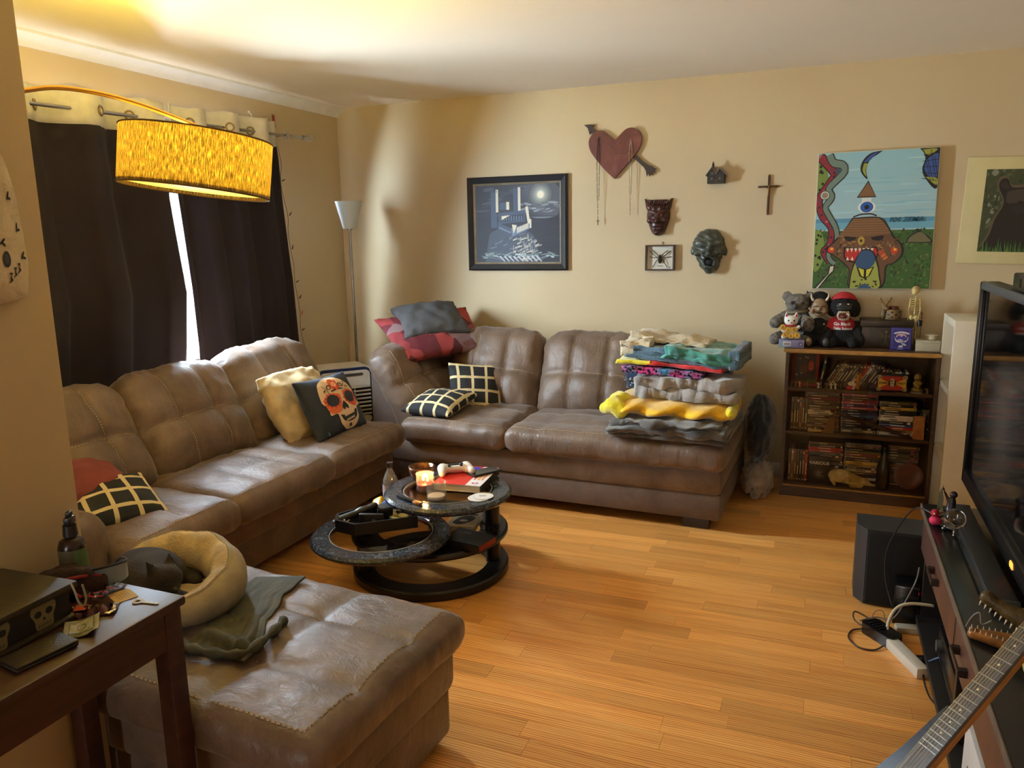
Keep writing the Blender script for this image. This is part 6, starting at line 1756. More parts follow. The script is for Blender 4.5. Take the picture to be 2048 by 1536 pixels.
def spine_print(t, col, w, th):
    c = INV[col]; q = []
    a = rnd.uniform(-.8, -.2); l = rnd.uniform(.4, .9)
    q.append((c, rect(a * w / 2, th * .34, (a + l) * w / 2, th * .66)))
    q.append((c, rect(-w * .485, th * .25, -w * .455, th * .75))); q.append((rnd.choice(list(CN_.values())), rect(w * .42, th * .2, w * .47, th * .8)))
    if rnd.random() < .4: q.append((rnd.choice(list(CN_.values())), rect(w * .28, th * .15, w * .38, th * .85)))
    decal('spine_print', q, t, mapf=lambda x, y, h: (x, -h, y), step=.0001, base=.0003)
def stack(x, y, z, cols, where, w=.19, th=.0146, d=.135):
    n = len(cols)
    for i, c in enumerate(cols):
        k = n - 1 - i
        w_ = w - rnd.choice((0, 0, 0, .008)); lb = f"{c} disc case, {ORD[k] if k else 'topmost'}{' from top' if k else ''} in {where}"
        t = thing('disc_case', lb, 'disc case', (x + rnd.uniform(-.003, .003), y + rnd.uniform(-.004, .006), z + i * (th + .0003)), R(rnd.uniform(-1.2, 1.2)), 'disc cases in the bookcase')
        obj('case', dvd_mesh(w_, th, d).mesh('case'), 'case_' + c.replace(' ', '_'), t)
        spine_print(t, c, w_, th)
def upright(x, y, z, cols, where, h=.19, th=.0146, d=.135, lean=0.0):
    for i, c in enumerate(cols):
        t = thing('disc_case', f"{c} disc case standing upright, number {['one','two','three','four','five','six','seven'][i]} from left {where}", 'disc case', (x + i * (th + .0006), y, z), 0, 'disc cases in the bookcase', rot=(0, -PI / 2, 0))
        b = B().span((0, 0, -th), (h, d, 0), r=.0015)
        obj('case', b, 'case_' + c.replace(' ', '_'), t)
        q = [(INV[c], rect(.04, -th * .66, .04 + rnd.uniform(.05, .1), -th * .34)), (INV[c], rect(.006, -th * .8, .012, -th * .2)), (rnd.choice(list(CN_.values())), rect(h * .86, -th * .8, h * .93, -th * .2))]
        decal('spine_print', q, t, mapf=lambda x_, y_, h_: (x_, -h_, y_), step=.0001, base=.0003)
# middle shelf
upright(3.205, -.29, SHF[1], ['brown', 'olive', 'brown', 'tan', 'brown', 'olive'], 'on the middle shelf')
stack(3.372, -.275, SHF[1], ['brown', 'tan', 'brown', 'tan', 'olive', 'brown', 'cream', 'cream', 'brown', 'olive', 'brown', 'brown', 'dark red', 'brown', 'grey', 'tan'], 'the left middle-shelf pile')
stack(3.568, -.275, SHF[1], ['cream', 'black', 'black', 'black', 'brown', 'navy', 'blue', 'navy', 'black', 'pink', 'purple', 'pink', 'dark red', 'black', 'pink'], 'the centre middle-shelf pile')
stack(3.764, -.275, SHF[1], ['white', 'tan', 'red', 'blue', 'black', 'white', 'white', 'black', 'black', 'yellow', 'black', 'olive'], 'the right middle-shelf pile', th=.0158)
# bottom shelf
upright(3.205, -.29, SHF[0], ['brown', 'tan', 'brown', 'brown', 'black', 'brown', 'red'], 'on the bottom shelf')
stack(3.405, -.27, SHF[0], ['black', 'black', 'grey', 'black', 'black', 'brown', 'black', 'grey', 'black', 'brown', 'black', 'grey', 'red', 'red', 'black', 'brown'], 'the left bottom-shelf pile')
stack(3.60, -.27, SHF[0], ['cream', 'black', 'white', 'black', 'brown', 'cream', 'black', 'tan', 'yellow', 'black', 'brown', 'dark red', 'olive', 'black', 'tan', 'grey'], 'the middle bottom-shelf pile', th=.0152)
stack(3.80, -.21, SHF[0], ['brown', 'black', 'tan', 'brown', 'grey', 'black', 'brown', 'tan', 'black', 'grey', 'brown', 'olive', 'black', 'brown', 'tan'], 'the right bottom-shelf pile', th=.0152)
# case standing face-on with lettering
t = thing('disc_case', 'black face-on disc case reading VARIOUS on the bottom shelf', 'disc case', (3.375, -.297, SHF[0]), rot=(R(6), 0, 0))
obj('case', B().span((-.06, -.006, 0), (.06, .006, .165), r=.002), 'case_black', t)
text('title', 'VARIOUS', .026, mat('title_white', (216, 210, 200), .5, var=0), t, (0, -.0068, .125), (PI / 2, 0, 0), bold=.0008, sx=1.0)
q = []
for k in range(14):
    a = R(20 + k * 24); q.append(((150, 140, 120), stroke([(0, .06), (.02 * math.cos(a), .06 + .02 * math.sin(a)), (.038 * math.cos(a + .25), .06 + .036 * math.sin(a + .25))], .004, .001)))
q.append(((120, 112, 98), ell(0, .06, .012, .016)))
decal('artwork', q, t, mapf=lambda x, y, h: (x, -.0062 - h, y))
# animal skull
SKL = thing('animal_skull', 'pale yellow animal skull on the bottom bookcase shelf', 'skull', (3.545, -.315, SHF[0]), R(4))
def skf(P):
    d = S_ell(P, (-.06, 0, .06), (.06, .035, .04))
    d = sU(d, S_cap(P, (-.02, 0, .06), (.08, 0, .035), .03, .018), .025)
    d = sU(d, S_cap(P, (.08, 0, .032), (.115, 0, .018), .015, .007), .012)
    d = sU(d, S_cap(P, (-.02, -.03, .035), (.055, -.018, .018), .011, .013), .012)
    d = sU(d, S_cap(P, (-.1, -.02, .04), (-.085, -.02, .012), .012, .007), .01)
    d = sU(d, S_cap(P, (.0, -.022, .012), (.05, -.018, .008), .009, .009), .01)
    d = sD(d, S_ell(P, (-.012, -.034, .052), (.018, .016, .016)), .006)
    d = sD(d, S_ell(P, (-.055, -.044, .03), (.024, .016, .012)), .006)
    return d
obj('cranium', sdf(skf, (-.135, -.05, 0), (.135, .05, .115), .0042), mat('bone', (196, 174, 112), .5, var=.14, vs=30), SKL, smooth=4)
tb = B()
for k in range(5): tb.cyl((.0 + k * .014, -.022, .006), (.002 + k * .014, -.022, .0), .004, .002, 6)
obj('teeth', tb, 'bone', SKL, kind='stuff')
t = thing('bottle', 'dark green glass bottle on the bottom bookcase shelf', 'bottle', (3.712, -.30, SHF[0]))
obj('glass_body', B().lathe([(0, 0), (.033, 0), (.036, .004), (.036, .13), (.03, .16), (.016, .185), (.0145, .235), (.017, .237), (.017, .25), (0, .25)], 28), mat('bottle_green', (30, 32, 20), .15, var=.1), t, smooth=.8)
t = thing('wooden_plate', 'round dark red wooden plate leaning in the bookcase corner', 'plate', (3.845, -.27, SHF[0] + .002), rot=(R(80), 0, 0))
obj('plate_disc', B().lathe([(0, .006), (.05, .006), (.07, .012), (.075, .010), (.05, 0), (0, 0)], 36, (0, .075, 0)), mat('plate_red', (92, 36, 22), .4, var=.2), t, smooth=.9)
# middle shelf front things
t = thing('wooden_club', 'turned dark wooden club lying across the middle shelf piles', 'club', (3.60, -.325, SHF[1] + .008), rot=(0, R(17), 0))
prf = [(0, -.21), (.008, -.21), (.011, -.18), (.010, -.06)]
for k in range(8): prf += [(.010, -.055 + k * .018), (.0145, -.046 + k * .018), (.010, -.038 + k * .018)]
prf += [(.009, .12), (.006, .24), (.003, .25), (0, .25)]
obj('shaft', B().lathe(prf, 16, T=TR((0, 0, .064), (0, PI / 2, 0))), mat('club_wood', (56, 36, 22), .4, var=.2), t, smooth=4)
t = thing('cleaver', 'old metal blade tool with a stub handle on the middle shelf', 'tool', (3.418, -.335, SHF[1]), rot=(R(8), 0, 0))
obj('blade', B().prism([(-.04, 0), (.02, 0), (.026, .09), (.0, .10), (-.004, .095)], -.002, .002, T=TR((0, 0, 0), (PI / 2, 0, 0))), mat('old_metal', (110, 84, 52), .4, metal=.6, var=.2), t)
obj('bolster', B().box((.012, 0, .1), (.05, .012, .012), T=TR((0, 0, 0), (0, R(-10), 0))), mat('dark_iron', (54, 40, 28), .5), t)
obj('handle', B().cyl((.012, 0, .1), (.03, 0, .145), .007, .005, 10), 'old_metal', t)
obj('rivet', B().sph((.012, -.004, .096), .004, 8, 6), 'brass', t)
t = thing('bone_fragment', 'small pale bone fragment on the middle shelf', 'bone', (3.345, -.335, SHF[1]))
obj('bone', sdf(lambda P: sUs(.008, S_cap(P, (-.03, 0, .01), (.03, 0, .012), .008, .006), S_sph(P, (-.032, 0, .014), .012), S_cap(P, (-.01, 0, .01), (.0, 0, .03), .006, .004)), (-.055, -.02, 0), (.05, .02, .045), .004), 'bone', t, smooth=4)
t = thing('wood_block', 'upright orange wooden block at the right of the middle shelf', 'block', (3.868, -.325, SHF[1]), R(-6))
obj('block', B().span((-.028, -.012, 0), (.028, .012, .13), r=.002), mat('block_orange', (168, 108, 52), .55, var=.12, vs=30), t)
t = thing('bead_jar', 'dark jar of grey beads beside the orange block', 'jar', (3.905, -.23, SHF[1]))
obj('jar_glass', B().lathe([(0, 0), (.03, 0), (.032, .005), (.032, .15), (.028, .155), (0, .155)], 24), mat('jar_dark', (40, 44, 42), .15, var=.1), t, smooth=.8)
bb = B(); 
for k in range(40):
    a = k * 2.4; bb.sph((.0315 * math.cos(a), .0315 * math.sin(a), .012 + .0033 * k), .006, 6, 5)
obj('beads', bb, mat('bead_grey', (96, 104, 112), .3), t, kind='stuff', smooth=4)
# ---- top shelf inside
zt = SHF[2]
t = thing('flower_picture', 'red framed flower and lantern picture standing in the bookcase', 'picture', (3.268, -.20, zt), rot=(R(-5), 0, 0))
obj('frame', B().span((-.075, 0, 0), (.075, .012, .19), r=.002), mat('frame_red', (158, 40, 28), .5), t)
q = [((38, 26, 18), rect(-.058, .016, .058, .175)), ((206, 50, 40), sp([(.02, .075), (.042, .08), (.046, .11), (.036, .135), (.018, .12)])), ((110, 62, 44), ell(-.01, .09, .022, .035)), ((60, 40, 28), ell(-.012, .12, .02, .018))]
for k in range(3): q.append(((226, 120, 90), rect(.02, .085 + k * .014, .042, .089 + k * .014)))
for (x, y) in ((-.03, .145), (.0, .155), (.012, .15), (-.02, .06), (-.045, .05)): q.append(((200, 180, 160), ell(x, y, .005, .005, 8)))
decal('flower_print', q, t, mapf=lambda x, y, h: (x, -h, y))
t = thing('planter', 'small red planter with green grass in the bookcase', 'planter', (3.283, -.285, zt))
obj('trough', B().span((-.055, -.014, 0), (.055, .014, .022), r=.003), mat('pot_red', (140, 44, 34), .6), t)
gb = B(); rg = random.Random(4)
for k in range(46):
    x = rg.uniform(.0, .05) if k % 2 else rg.uniform(-.05, .05); h_ = rg.uniform(.015, .034); y = rg.uniform(-.009, .009)
    gb.add([(x - .0016, y, .02), (x + .0016, y, .02), (x + rg.uniform(-.008, .008), y, .02 + h_)], [(0, 1, 2)])
obj('grass', gb, mat('grass_green', (66, 104, 40), .6), t, kind='stuff', smooth=0)
LB = ['green', 'black', 'tan', 'cream', 'brown', 'black', 'brown', 'grey', 'black', 'dark red', 'red', 'white', 'grey', 'brown', 'black', 'dark red', 'brown', 'black', 'olive', 'cream', 'white', 'navy', 'white']
ORD2 = ['first'] + ORD[1:] + ['eighteenth', 'nineteenth', 'twentieth', 'twenty-first', 'twenty-second', 'twenty-third']
for i, c in enumerate(LB):
    a = 30 if i > 0 else 10
    w_ = .014; hh = .155 if i < 15 else .135
    t = thing('book', f"{c} thin leaning book, {ORD2[i]} from the left on the top shelf", 'book', (3.345 + i * .0178 + (.004 if i else 0), -.24, zt + .0005), 0, 'leaning books in the bookcase', rot=(0, R(a), 0))
    hh = hh if i < 18 else .115
    obj('spine_block', B().span((0, 0, 0), (w_, .11, hh), r=.001), 'case_' + c.replace(' ', '_'), t)
    q = [(INV[c], rect(w_ * .3, hh * .25, w_ * .7, hh * rnd.uniform(.5, .75))), (INV[c], rect(w_ * .2, hh * .86, w_ * .8, hh * .92))]
    if c in ('cream', 'tan'):
        for k in range(5): q.append(((60, 44, 34), rect(w_ * .15, hh * (.1 + .17 * k), w_ * .8, hh * (.16 + .17 * k))))
    decal('spine_print', q, t, mapf=lambda x, y, h: (x, -h, y), step=.0001, base=.0003)
# tarot tin
t = thing('card_box', 'red and yellow card box lettered ZOMBIE TAROT', 'box', (3.72, -.30, zt), R(3))
obj('box_body', B().span((-.076, -.018, 0), (.076, .018, .094), r=.002), mat('tin_black', (28, 22, 20), .4), t)
RDc, YLc = (176, 44, 36), (214, 172, 60)
q = [(RDc, rect(-.070, .008, .070, .086)), (YLc, [(-.070, .018), (-.070, .078), (-.01, .047)]), (YLc, [(.070, .018), (.070, .078), (.01, .047)]), ((60, 24, 18), ell(0, .047, .021, .021, 24)), ((200, 186, 130), sp([(-.01, .03), (.008, .03), (.01, .06), (.006, .072), (-.008, .072), (-.01, .055)])), ((40, 30, 24), ell(-.002, .06, .005, .004)), ((40, 30, 24), rect(-.006, .044, .006, .047))]
for (x, y) in ((-.064, .080), (.064, .080), (-.064, .014), (.064, .014)): q += [((226, 206, 140), ell(x, y, .0115, n=16)), ((40, 30, 24), ell(x, y, .009, n=16)), ((226, 206, 140), ell(x, y, .004, .005, 8))]
decal('tin_print', q, t, mapf=lambda x, y, h: (x, -.0181 - h, y))
text('lettering', 'ZOMBIE', .0155, mat('ink_dark', (52, 40, 26), .5, var=0), t, (-.045, -.0202, .047), (PI / 2, 0, 0), depth=.0002, bold=.0005, sx=.78)
text('lettering', 'TAROT', .0155, 'ink_dark', t, (.046, -.0202, .047), (PI / 2, 0, 0), depth=.0002, bold=.0005, sx=.86)
# little gaming miniatures
def mini(x, col, label, seed, h=.034, y=-.325):
    r_ = random.Random(seed); t = thing('miniature', label, 'figurine', (x, y, zt), R(r_.uniform(-40, 40)), 'miniatures on the top shelf')
    obj('base', B().disc((0, 0, 0), .0085, 0, .003, 16, bev=.001), col, t)
    a1, a2 = r_.uniform(-.6, .6), r_.uniform(.2, 1.0)
    def fn(P):
        d = S_cap(P, (-.003, 0, .003), (-.001, 0, h * .45), .0026, .0024)
        d = sUs(.003, d, S_cap(P, (.004, 0, .003), (.001, 0, h * .45), .0026, .0024), S_cap(P, (0, 0, h * .42), (0, 0, h * .72), .0042, .0048), S_sph(P, (0, 0, h * .88), .0042))
        d = sUs(.002, d, S_cap(P, (.004, 0, h * .7), (.004 + .009 * math.cos(a1), -.002, h * .7 + .009 * math.sin(a1)), .002, .0016), S_cap(P, (-.004, 0, h * .7), (-.004 - .008 * math.cos(a2), -.003, h * .7 + .01 * math.sin(a2)), .002, .0016))
        d = sU(d, S_cap(P, (-.012, -.003, h * .5), (-.012, -.003, h * 1.15), .0012), .001)
        return d
    obj('figure', sdf(fn, (-.02, -.012, -.002), (.02, .012, h * 1.25), .0019), col, t, smooth=4)
mat('mini_white', (206, 202, 194), .5, var=.1, vs=80); mat('mini_grey', (116, 108, 98), .6, var=.2, vs=80); mat('mini_brown', (104, 78, 58), .6, var=.2, vs=80); mat('mini_peach', (206, 160, 116), .5, var=.1, vs=80); mat('mini_green', (96, 104, 84), .5, var=.5, vs=160)
for k, (x, c, lb) in enumerate(((3.20, 'mini_brown', 'brown cloaked miniature at the far left of the top shelf'), (3.222, 'mini_grey', 'grey crouching miniature beside the cloaked one'), (3.245, 'mini_peach', 'peach winged miniature on the top shelf'), (3.288, 'mini_green', 'green clothed miniature before the planter'), (3.345, 'mini_white', 'white clawing miniature before the green book'), (3.357, 'mini_grey', 'grey miniature behind the clawing white one'), (3.387, 'mini_grey', 'dull grey hunched miniature before the leaning books'), (3.412, 'mini_white', 'white miniature with raised blade'), (3.434, 'mini_white', 'white round-headed miniature at the right of the row'), (3.462, 'mini_brown', 'dim brown miniature set back from the row'))):
    mini(x, c, lb, k + 3, y=-.325 if k not in (5, 9) else -.305)
t = thing('figurine', 'white and gold figurine riding a red base on the top shelf', 'figurine', (3.52, -.32, zt), R(10))
obj('red_base', B().sph((-.012, -.004, .012), (.02, .014, .013), 14, 8), mat('fig_red', (186, 40, 62), .4), t, smooth=4)
obj('white_body', sdf(lambda P: sUs(.008, S_sph(P, (-.012, -.004, .034), .012), S_cap(P, (-.005, 0, .03), (.016, 0, .03), .009, .008), S_cap(P, (.012, 0, .03), (.014, 0, .008), .006, .005), S_sph(P, (.004, -.012, .01), .009), S_cap(P, (.0, 0, .04), (.016, 0, .062), .006, .005)), (-.035, -.03, 0), (.04, .02, .075), .0034), 'mini_white', t, smooth=4)
obj('gold_figure', sdf(lambda P: sUs(.008, S_cap(P, (.03, .004, .012), (.03, .004, .055), .011, .009), S_sph(P, (.032, .002, .07), .013), S_cap(P, (.036, .002, .078), (.044, .002, .09), .004, .002), S_cap(P, (.024, .002, .078), (.02, .002, .09), .004, .002)), (.005, -.02, 0), (.06, .03, .095), .0036), mat('fig_gold', (190, 124, 46), .35, var=.3, vs=50), t, smooth=4)
t = thing('statuette', 'small gilded seated statuette at the right of the top shelf', 'figurine', (3.845, -.31, zt), 0)
obj('body', sdf(lambda P: sUs(.01, S_sph(P, (0, 0, .085), .019), S_ell(P, (0, 0, .045), (.02, .016, .024)), S_ell(P, (0, -.004, .016), (.03, .022, .015)), S_cap(P, (-.018, -.01, .055), (-.004, -.022, .035), .006), S_cap(P, (.018, -.01, .055), (.004, -.022, .035), .006)), (-.04, -.035, -.002), (.04, .03, .11), .0042), mat('gilt', (136, 112, 56), .4, metal=.3, var=.25, vs=40), t, smooth=4)
obj('saucer', B().disc((0, 0, 0), .03, 0, .004, 24, bev=.0015), 'mini_white', t)
mini(3.893, 'mini_grey', 'grey cone-shaped miniature at the far right of the top shelf', 91, .03)

# ================================================================== on top of the bookcase
Z = ZT + .0006
fur = lambda n, c, v=.3: mat(n, c, .95, var=v, vs=45, bmp=1.0, bs_=130)
fur('fur_grey', (112, 106, 98)); fur('fur_black', (24, 23, 24)); fur('fur_lightgrey', (150, 146, 138))
KO = thing('plush_koala', 'grey plush koala in a dark harness at the left of the bookcase top', 'plush toy', (3.195, -.12, Z))
def kof(P):
    d = S_ell(P, (0, 0, .10), (.07, .06, .10))
    d = sU(d, S_ell(P, (.012, -.03, .235), (.068, .058, .058)), .02)
    for sx in (-1, 1): d = sU(d, S_ell(P, (.012 + sx * .062, -.01, .275), (.028, .016, .03)), .012)
    d = sU(d, S_cap(P, (-.05, -.02, .16), (-.105, -.07, .125), .032, .034), .02)
    d = sU(d, S_cap(P, (.05, -.02, .16), (.075, -.09, .11), .03, .034), .02)
    d = sU(d, S_cap(P, (-.04, -.03, .05), (-.10, -.12, .035), .036, .034), .02)
    d = sU(d, S_cap(P, (.04, -.03, .05), (.07, -.12, .03), .034, .03), .02)
    n_ = np.sin(P[:, 0] * 190) * np.sin(P[:, 1] * 170 + 1) * np.sin(P[:, 2] * 180)
    return d + .003 * n_
obj('fur_body', sdf(kof, (-.15, -.165, -.002), (.13, .07, .315), .0072), 'fur_grey', KO, smooth=4)
for sx in (-1, 1): obj('eye', B().sph((.012 + sx * .028, -.086, .245), .009, 10, 8), mat('toy_eye', (60, 34, 20), .15), KO, smooth=4)
obj('nose', B().sph((.0, -.092, .222), (.016, .012, .02), 12, 8), mat('toy_nose', (70, 66, 64), .5), KO, smooth=4)
obj('collar', B().tube([(.012 + .058 * math.cos(2 * PI * k / 28), -.022 + .052 * math.sin(2 * PI * k / 28), .188 + .006 * math.cos(2 * PI * k / 28)) for k in range(28)], .009, 8, closed=True), mat('strap_tan', (128, 112, 84), .7), KO, smooth=4)
for s_ in (-1, 1): obj('harness_strap', B().tube(spline([(s_ * .05, -.03, .178), (s_ * .025, -.075, .13), (-s_ * .03, -.072, .08)], 6), .009, 8), mat('strap_black', (30, 30, 32), .5), KO, smooth=4)
obj('cuff', B().tube([(.07 + .034 * math.cos(2 * PI * k / 18), -.066 - .012 * math.sin(2 * PI * k / 18), .13 + .032 * math.sin(2 * PI * k / 18)) for k in range(18)], .006, 6, closed=True), 'strap_tan', KO, smooth=4)
# lavender box with the lucky cat
t = thing('small_box', 'lavender product box with a barcode label under the lucky cat', 'box', (3.188, -.295, Z), R(2))
mat('lavender', (140, 134, 172), .45, var=.06)
obj('carton', B().span((-.068, -.045, 0), (.068, .045, .042), r=.002), 'lavender', t)
q = [((140, 164, 190), rect(-.068, .001, -.02, .041)), ((226, 224, 222), rect(-.045, .01, -.003, .034))]
for k in range(12): q.append(((60, 58, 62), rect(-.04 + k * .0028, .014, -.04 + k * .0028 + (.0018 if k % 3 else .001), .028)))
for k in range(4): q.append(((112, 104, 150), rect(.004, .012 + k * .006, .028, .0135 + k * .006)))
q += [((70, 62, 84), ell(.047, .021, .0145, n=20)), ((150, 138, 176), ell(.047, .021, .0115, n=20)), ((70, 62, 84), ell(.047, .021, .008, n=14)), ((210, 200, 214), ell(.049, .02, .004, n=10))]
decal('carton_print', q, t, mapf=lambda x, y, h: (x, -.0451 - h, y))
LCt = thing('lucky_cat', 'white and gold lucky cat figurine on the lavender box', 'figurine', (3.180, -.285, Z + .0425), R(4))
mat('china_white', (226, 222, 212), .25, var=.02); mat('china_gold', (206, 162, 60), .3, var=.15, vs=30, metal=.25); mat('china_red', (176, 30, 40), .35, var=.03)
obj('body', sdf(lambda P: sUs(.012, S_ell(P, (0, 0, .035), (.042, .03, .036)), S_ell(P, (0, .004, .06), (.03, .024, .02)), S_ell(P, (-.035, -.012, .014), (.016, .018, .014)), S_ell(P, (.035, -.012, .014), (.016, .018, .014)), S_cap(P, (.028, -.01, .06), (.042, -.014, .072), .012, .011), S_cap(P, (-.028, -.008, .06), (-.042, -.014, .052), .012, .011)), (-.065, -.045, -.001), (.065, .04, .09), .0045), 'china_white', LCt, smooth=4)
hd = obj('head', sdf(lambda P: sUs(.01, S_ell(P, (0, 0, .106), (.038, .032, .031)), S_cap(P, (-.024, 0, .124), (-.027, 0, .148), .013, .006), S_cap(P, (.024, 0, .124), (.027, 0, .148), .013, .006)), (-.05, -.045, .065), (.05, .04, .16), .0042), 'china_white', LCt, smooth=4)
for s_ in (-1, 1):
    obj('inner_ear', B().prism([(-.007, 0), (.007, 0), (.001 * s_, .02)], 0, .002, T=TR((s_ * .0255, -.0115, .129), (R(90), 0, 0))), 'china_red', hd)
    obj('eye', B().sph((s_ * .015, -.0295, .109), (.005, .003, .005), 10, 8), mat('eye_black', (20, 18, 18), .2), hd, smooth=4)
obj('muzzle', B().sph((0, -.032, .098), (.004, .003, .003), 8, 6), 'china_red', hd, smooth=4)
obj('collar', B().tube([(.03 * math.cos(2 * PI * k / 24), .026 * math.sin(2 * PI * k / 24), .079) for k in range(24)], .005, 6, closed=True), 'china_red', LCt, smooth=4)
for (x, z) in ((-.015, .056), (.017, .056), (-.03, .028), (.002, .022), (.034, .026), (-.044, .07)):
    cn = obj('coin', B().disc((0, 0, 0), .0165, 0, .006, 20, bev=.002, T=TR((x, -.026 if z > .04 else -.034, z), (R(80), 0, 0))), 'china_gold', LCt)
    decal('coin_mark', [((96, 66, 30), rect(-.005, .002, .005, .004)), ((96, 66, 30), rect(-.001, -.008, .001, .008)), ((96, 66, 30), rect(-.006, -.006, .006, -.004)), ((96, 66, 30), rect(-.004, -.002, .004, -.0005))], cn, mapf=lambda a, b_, h, x=x, z=z: tuple(TR((x, -.026 if z > .04 else -.034, z), (R(80), 0, 0)) @ Vector((a, b_, .0062 + h))))
# devil baby doll
DD = thing('devil_doll', 'black clad baby doll with white horns on the bookcase', 'doll', (3.325, -.15, Z))
obj('clothes', sdf(lambda P: sUs(.02, S_ell(P, (0, 0, .07), (.065, .055, .085)), S_cap(P, (-.045, -.02, .115), (-.06, -.07, .06), .026, .02), S_cap(P, (.045, -.02, .115), (.055, -.08, .06), .026, .02), S_cap(P, (-.03, -.04, .03), (-.045, -.12, .025), .03, .024), S_cap(P, (.03, -.04, .03), (.045, -.12, .025), .03, .024)) + .0015 * np.sin(P[:, 0] * 200) * np.sin(P[:, 2] * 190), (-.1, -.16, -.001), (.1, .07, .17), .0065), 'fur_black', DD, smooth=4)
def dhd(P):
    d = S_ell(P, (0, 0, .222), (.052, .05, .058))
    d = sUs(.012, d, S_ell(P, (-.026, -.03, .198), (.024, .022, .02)), S_ell(P, (.026, -.03, .198), (.024, .022, .02)), S_sph(P, (0, -.052, .208), .008), S_ell(P, (0, -.035, .178), (.022, .018, .014)))
    d = sD(d, S_ell(P, (0, -.055, .188), (.019, .012, .006)), .004)
    for s_ in (-1, 1): d = sD(d, S_ell(P, (s_ * .021, -.052, .222), (.012, .008, .003)), .003)
    return d
hd = obj('head', sdf(dhd, (-.07, -.075, .15), (.07, .06, .29), .0046), mat('doll_skin', (136, 112, 82), .5, var=.2, vs=30), DD, smooth=4)
obj('mouth', B().sph((0, -.05, .187), (.018, .008, .0055), 12, 8), mat('doll_mouth', (44, 20, 16), .5), hd, smooth=4)
for s_ in (-1, 1): obj('eyelid', B().tube(spline([(s_ * .021 - .012, -.05, .2225), (s_ * .021, -.0535, .2255), (s_ * .021 + .012, -.05, .2225)], 4), .0022, 5), 'doll_mouth', hd, smooth=4)
for s_ in (-1, 1): obj('horn', B().tube(spline([(s_ * .034, -.025, .258), (s_ * .045, -.032, .275), (s_ * .046, -.036, .298)], 5), [.0085 * (1 - k / 11) + .0008 for k in range(11)], 10), mat('horn_white', (216, 204, 174), .4), hd, smooth=4)
obj('hair', sdf(lambda P: np.maximum(sU(S_ell(P, (0, .012, .245), (.062, .055, .062)), S_cap(P, (-.055, .02, .27), (-.075, .01, .315), .012, .002), .01), -S_ell(P, (0, -.055, .205), (.05, .06, .075))), (-.09, -.06, .17), (.08, .08, .325), .0058), 'fur_black', hd, smooth=4)
obj('blood_mark', B().sph((-.03, -.05, .196), (.008, .006, .012), 8, 6), mat('doll_red', (104, 44, 34), .5), hd, smooth=4)
for s_ in (-1, 1): obj('foot', B().sph((s_ * .045, -.145, .03), (.018, .014, .026), 12, 8), 'doll_skin' if s_ < 0 else mat('shoe_grey', (56, 58, 62), .4), DD, smooth=4)
obj('button', B().sph((.03, -.062, .125), .005, 8, 6), 'china_white', DD, smooth=4)
# gorilla
GO = thing('plush_gorilla', 'black plush gorilla with open jaws, red cap and red shirt', 'plush toy', (3.455, -.16, Z))
def gof(P):
    d = S_ell(P, (0, 0, .06), (.082, .07, .07))
    d = sUs(.02, d, S_cap(P, (-.05, -.04, .03), (-.055, -.11, .02), .034, .022), S_cap(P, (.05, -.04, .03), (.055, -.11, .02), .034, .022), S_cap(P, (.07, .0, .12), (.095, -.05, .03), .03, .026))
    return d + .002 * np.sin(P[:, 0] * 170) * np.sin(P[:, 1] * 160) * np.sin(P[:, 2] * 150)
obj('lower_body', sdf(gof, (-.12, -.15, -.001), (.135, .08, .14), .0065), 'fur_black', GO, smooth=4)
sh_ = lambda P: sUs(.02, S_ell(P, (0, -.005, .115), (.07, .06, .052)), S_cap(P, (-.05, -.01, .135), (-.075, -.03, .10), .026, .024))
obj('shirt', sdf(sh_, (-.115, -.09, .05), (.09, .07, .175), .006), mat('shirt_red', (176, 30, 42), .8, var=.08), GO, smooth=4)
hdf = lambda P: sUs(.02, S_ell(P, (0, .0, .225), (.072, .06, .062)), S_ell(P, (.06, .02, .205), (.03, .03, .045)), S_ell(P, (-.06, .02, .205), (.028, .03, .045))) + .0035 * np.sin(P[:, 0] * 180) * np.sin(P[:, 1] * 170) * np.sin(P[:, 2] * 175)
hd = obj('head', sdf(hdf, (-.11, -.08, .14), (.11, .08, .3), .0065), 'fur_black', GO, smooth=4)
obj('brow_muzzle', sdf(lambda P: sUs(.015, S_ell(P, (0, -.055, .235), (.045, .03, .022)), S_ell(P, (0, -.072, .215), (.042, .026, .014))), (-.06, -.11, .19), (.06, -.01, .27), .005), mat('gorilla_skin', (34, 32, 32), .35, var=.1), hd, smooth=4)
obj('mouth', sdf(lambda P: sD(S_ell(P, (0, -.062, .178), (.036, .03, .032)), S_ell(P, (0, -.085, .178), (.026, .03, .022)), .006), (-.05, -.1, .135), (.05, -.02, .22), .0045), mat('gum', (196, 170, 142), .4, var=.1), hd, smooth=4)
obj('tongue', B().sph((0, -.07, .172), (.02, .02, .012), 12, 8), mat('tongue', (128, 42, 44), .4), hd, smooth=4)
tb = B()
for k in range(6):
    x = -.024 + k * .0096; tb.cyl((x, -.084 + abs(x) * .4, .203), (x, -.086 + abs(x) * .4, .193), .004, .0015, 6); tb.cyl((x, -.082 + abs(x) * .4, .153), (x, -.084 + abs(x) * .4, .163), .004, .0015, 6)
obj('teeth', tb, mat('tooth', (226, 214, 188), .3), hd, kind='stuff', smooth=4)
for s_ in (-1, 1): obj('eye', B().sph((s_ * .02, -.078, .243), (.007, .005, .0035), 8, 6), 'tooth', hd, smooth=4)
obj('cap', sdf(lambda P: np.maximum(S_ell(P, (0, .0, .24), (.073, .066, .068)), -(P[:, 2] - .255 + P[:, 1] * .35)), (-.09, -.085, .22), (.09, .08, .32), .0055), mat('cap_red', (168, 34, 40), .7), hd, smooth=4)
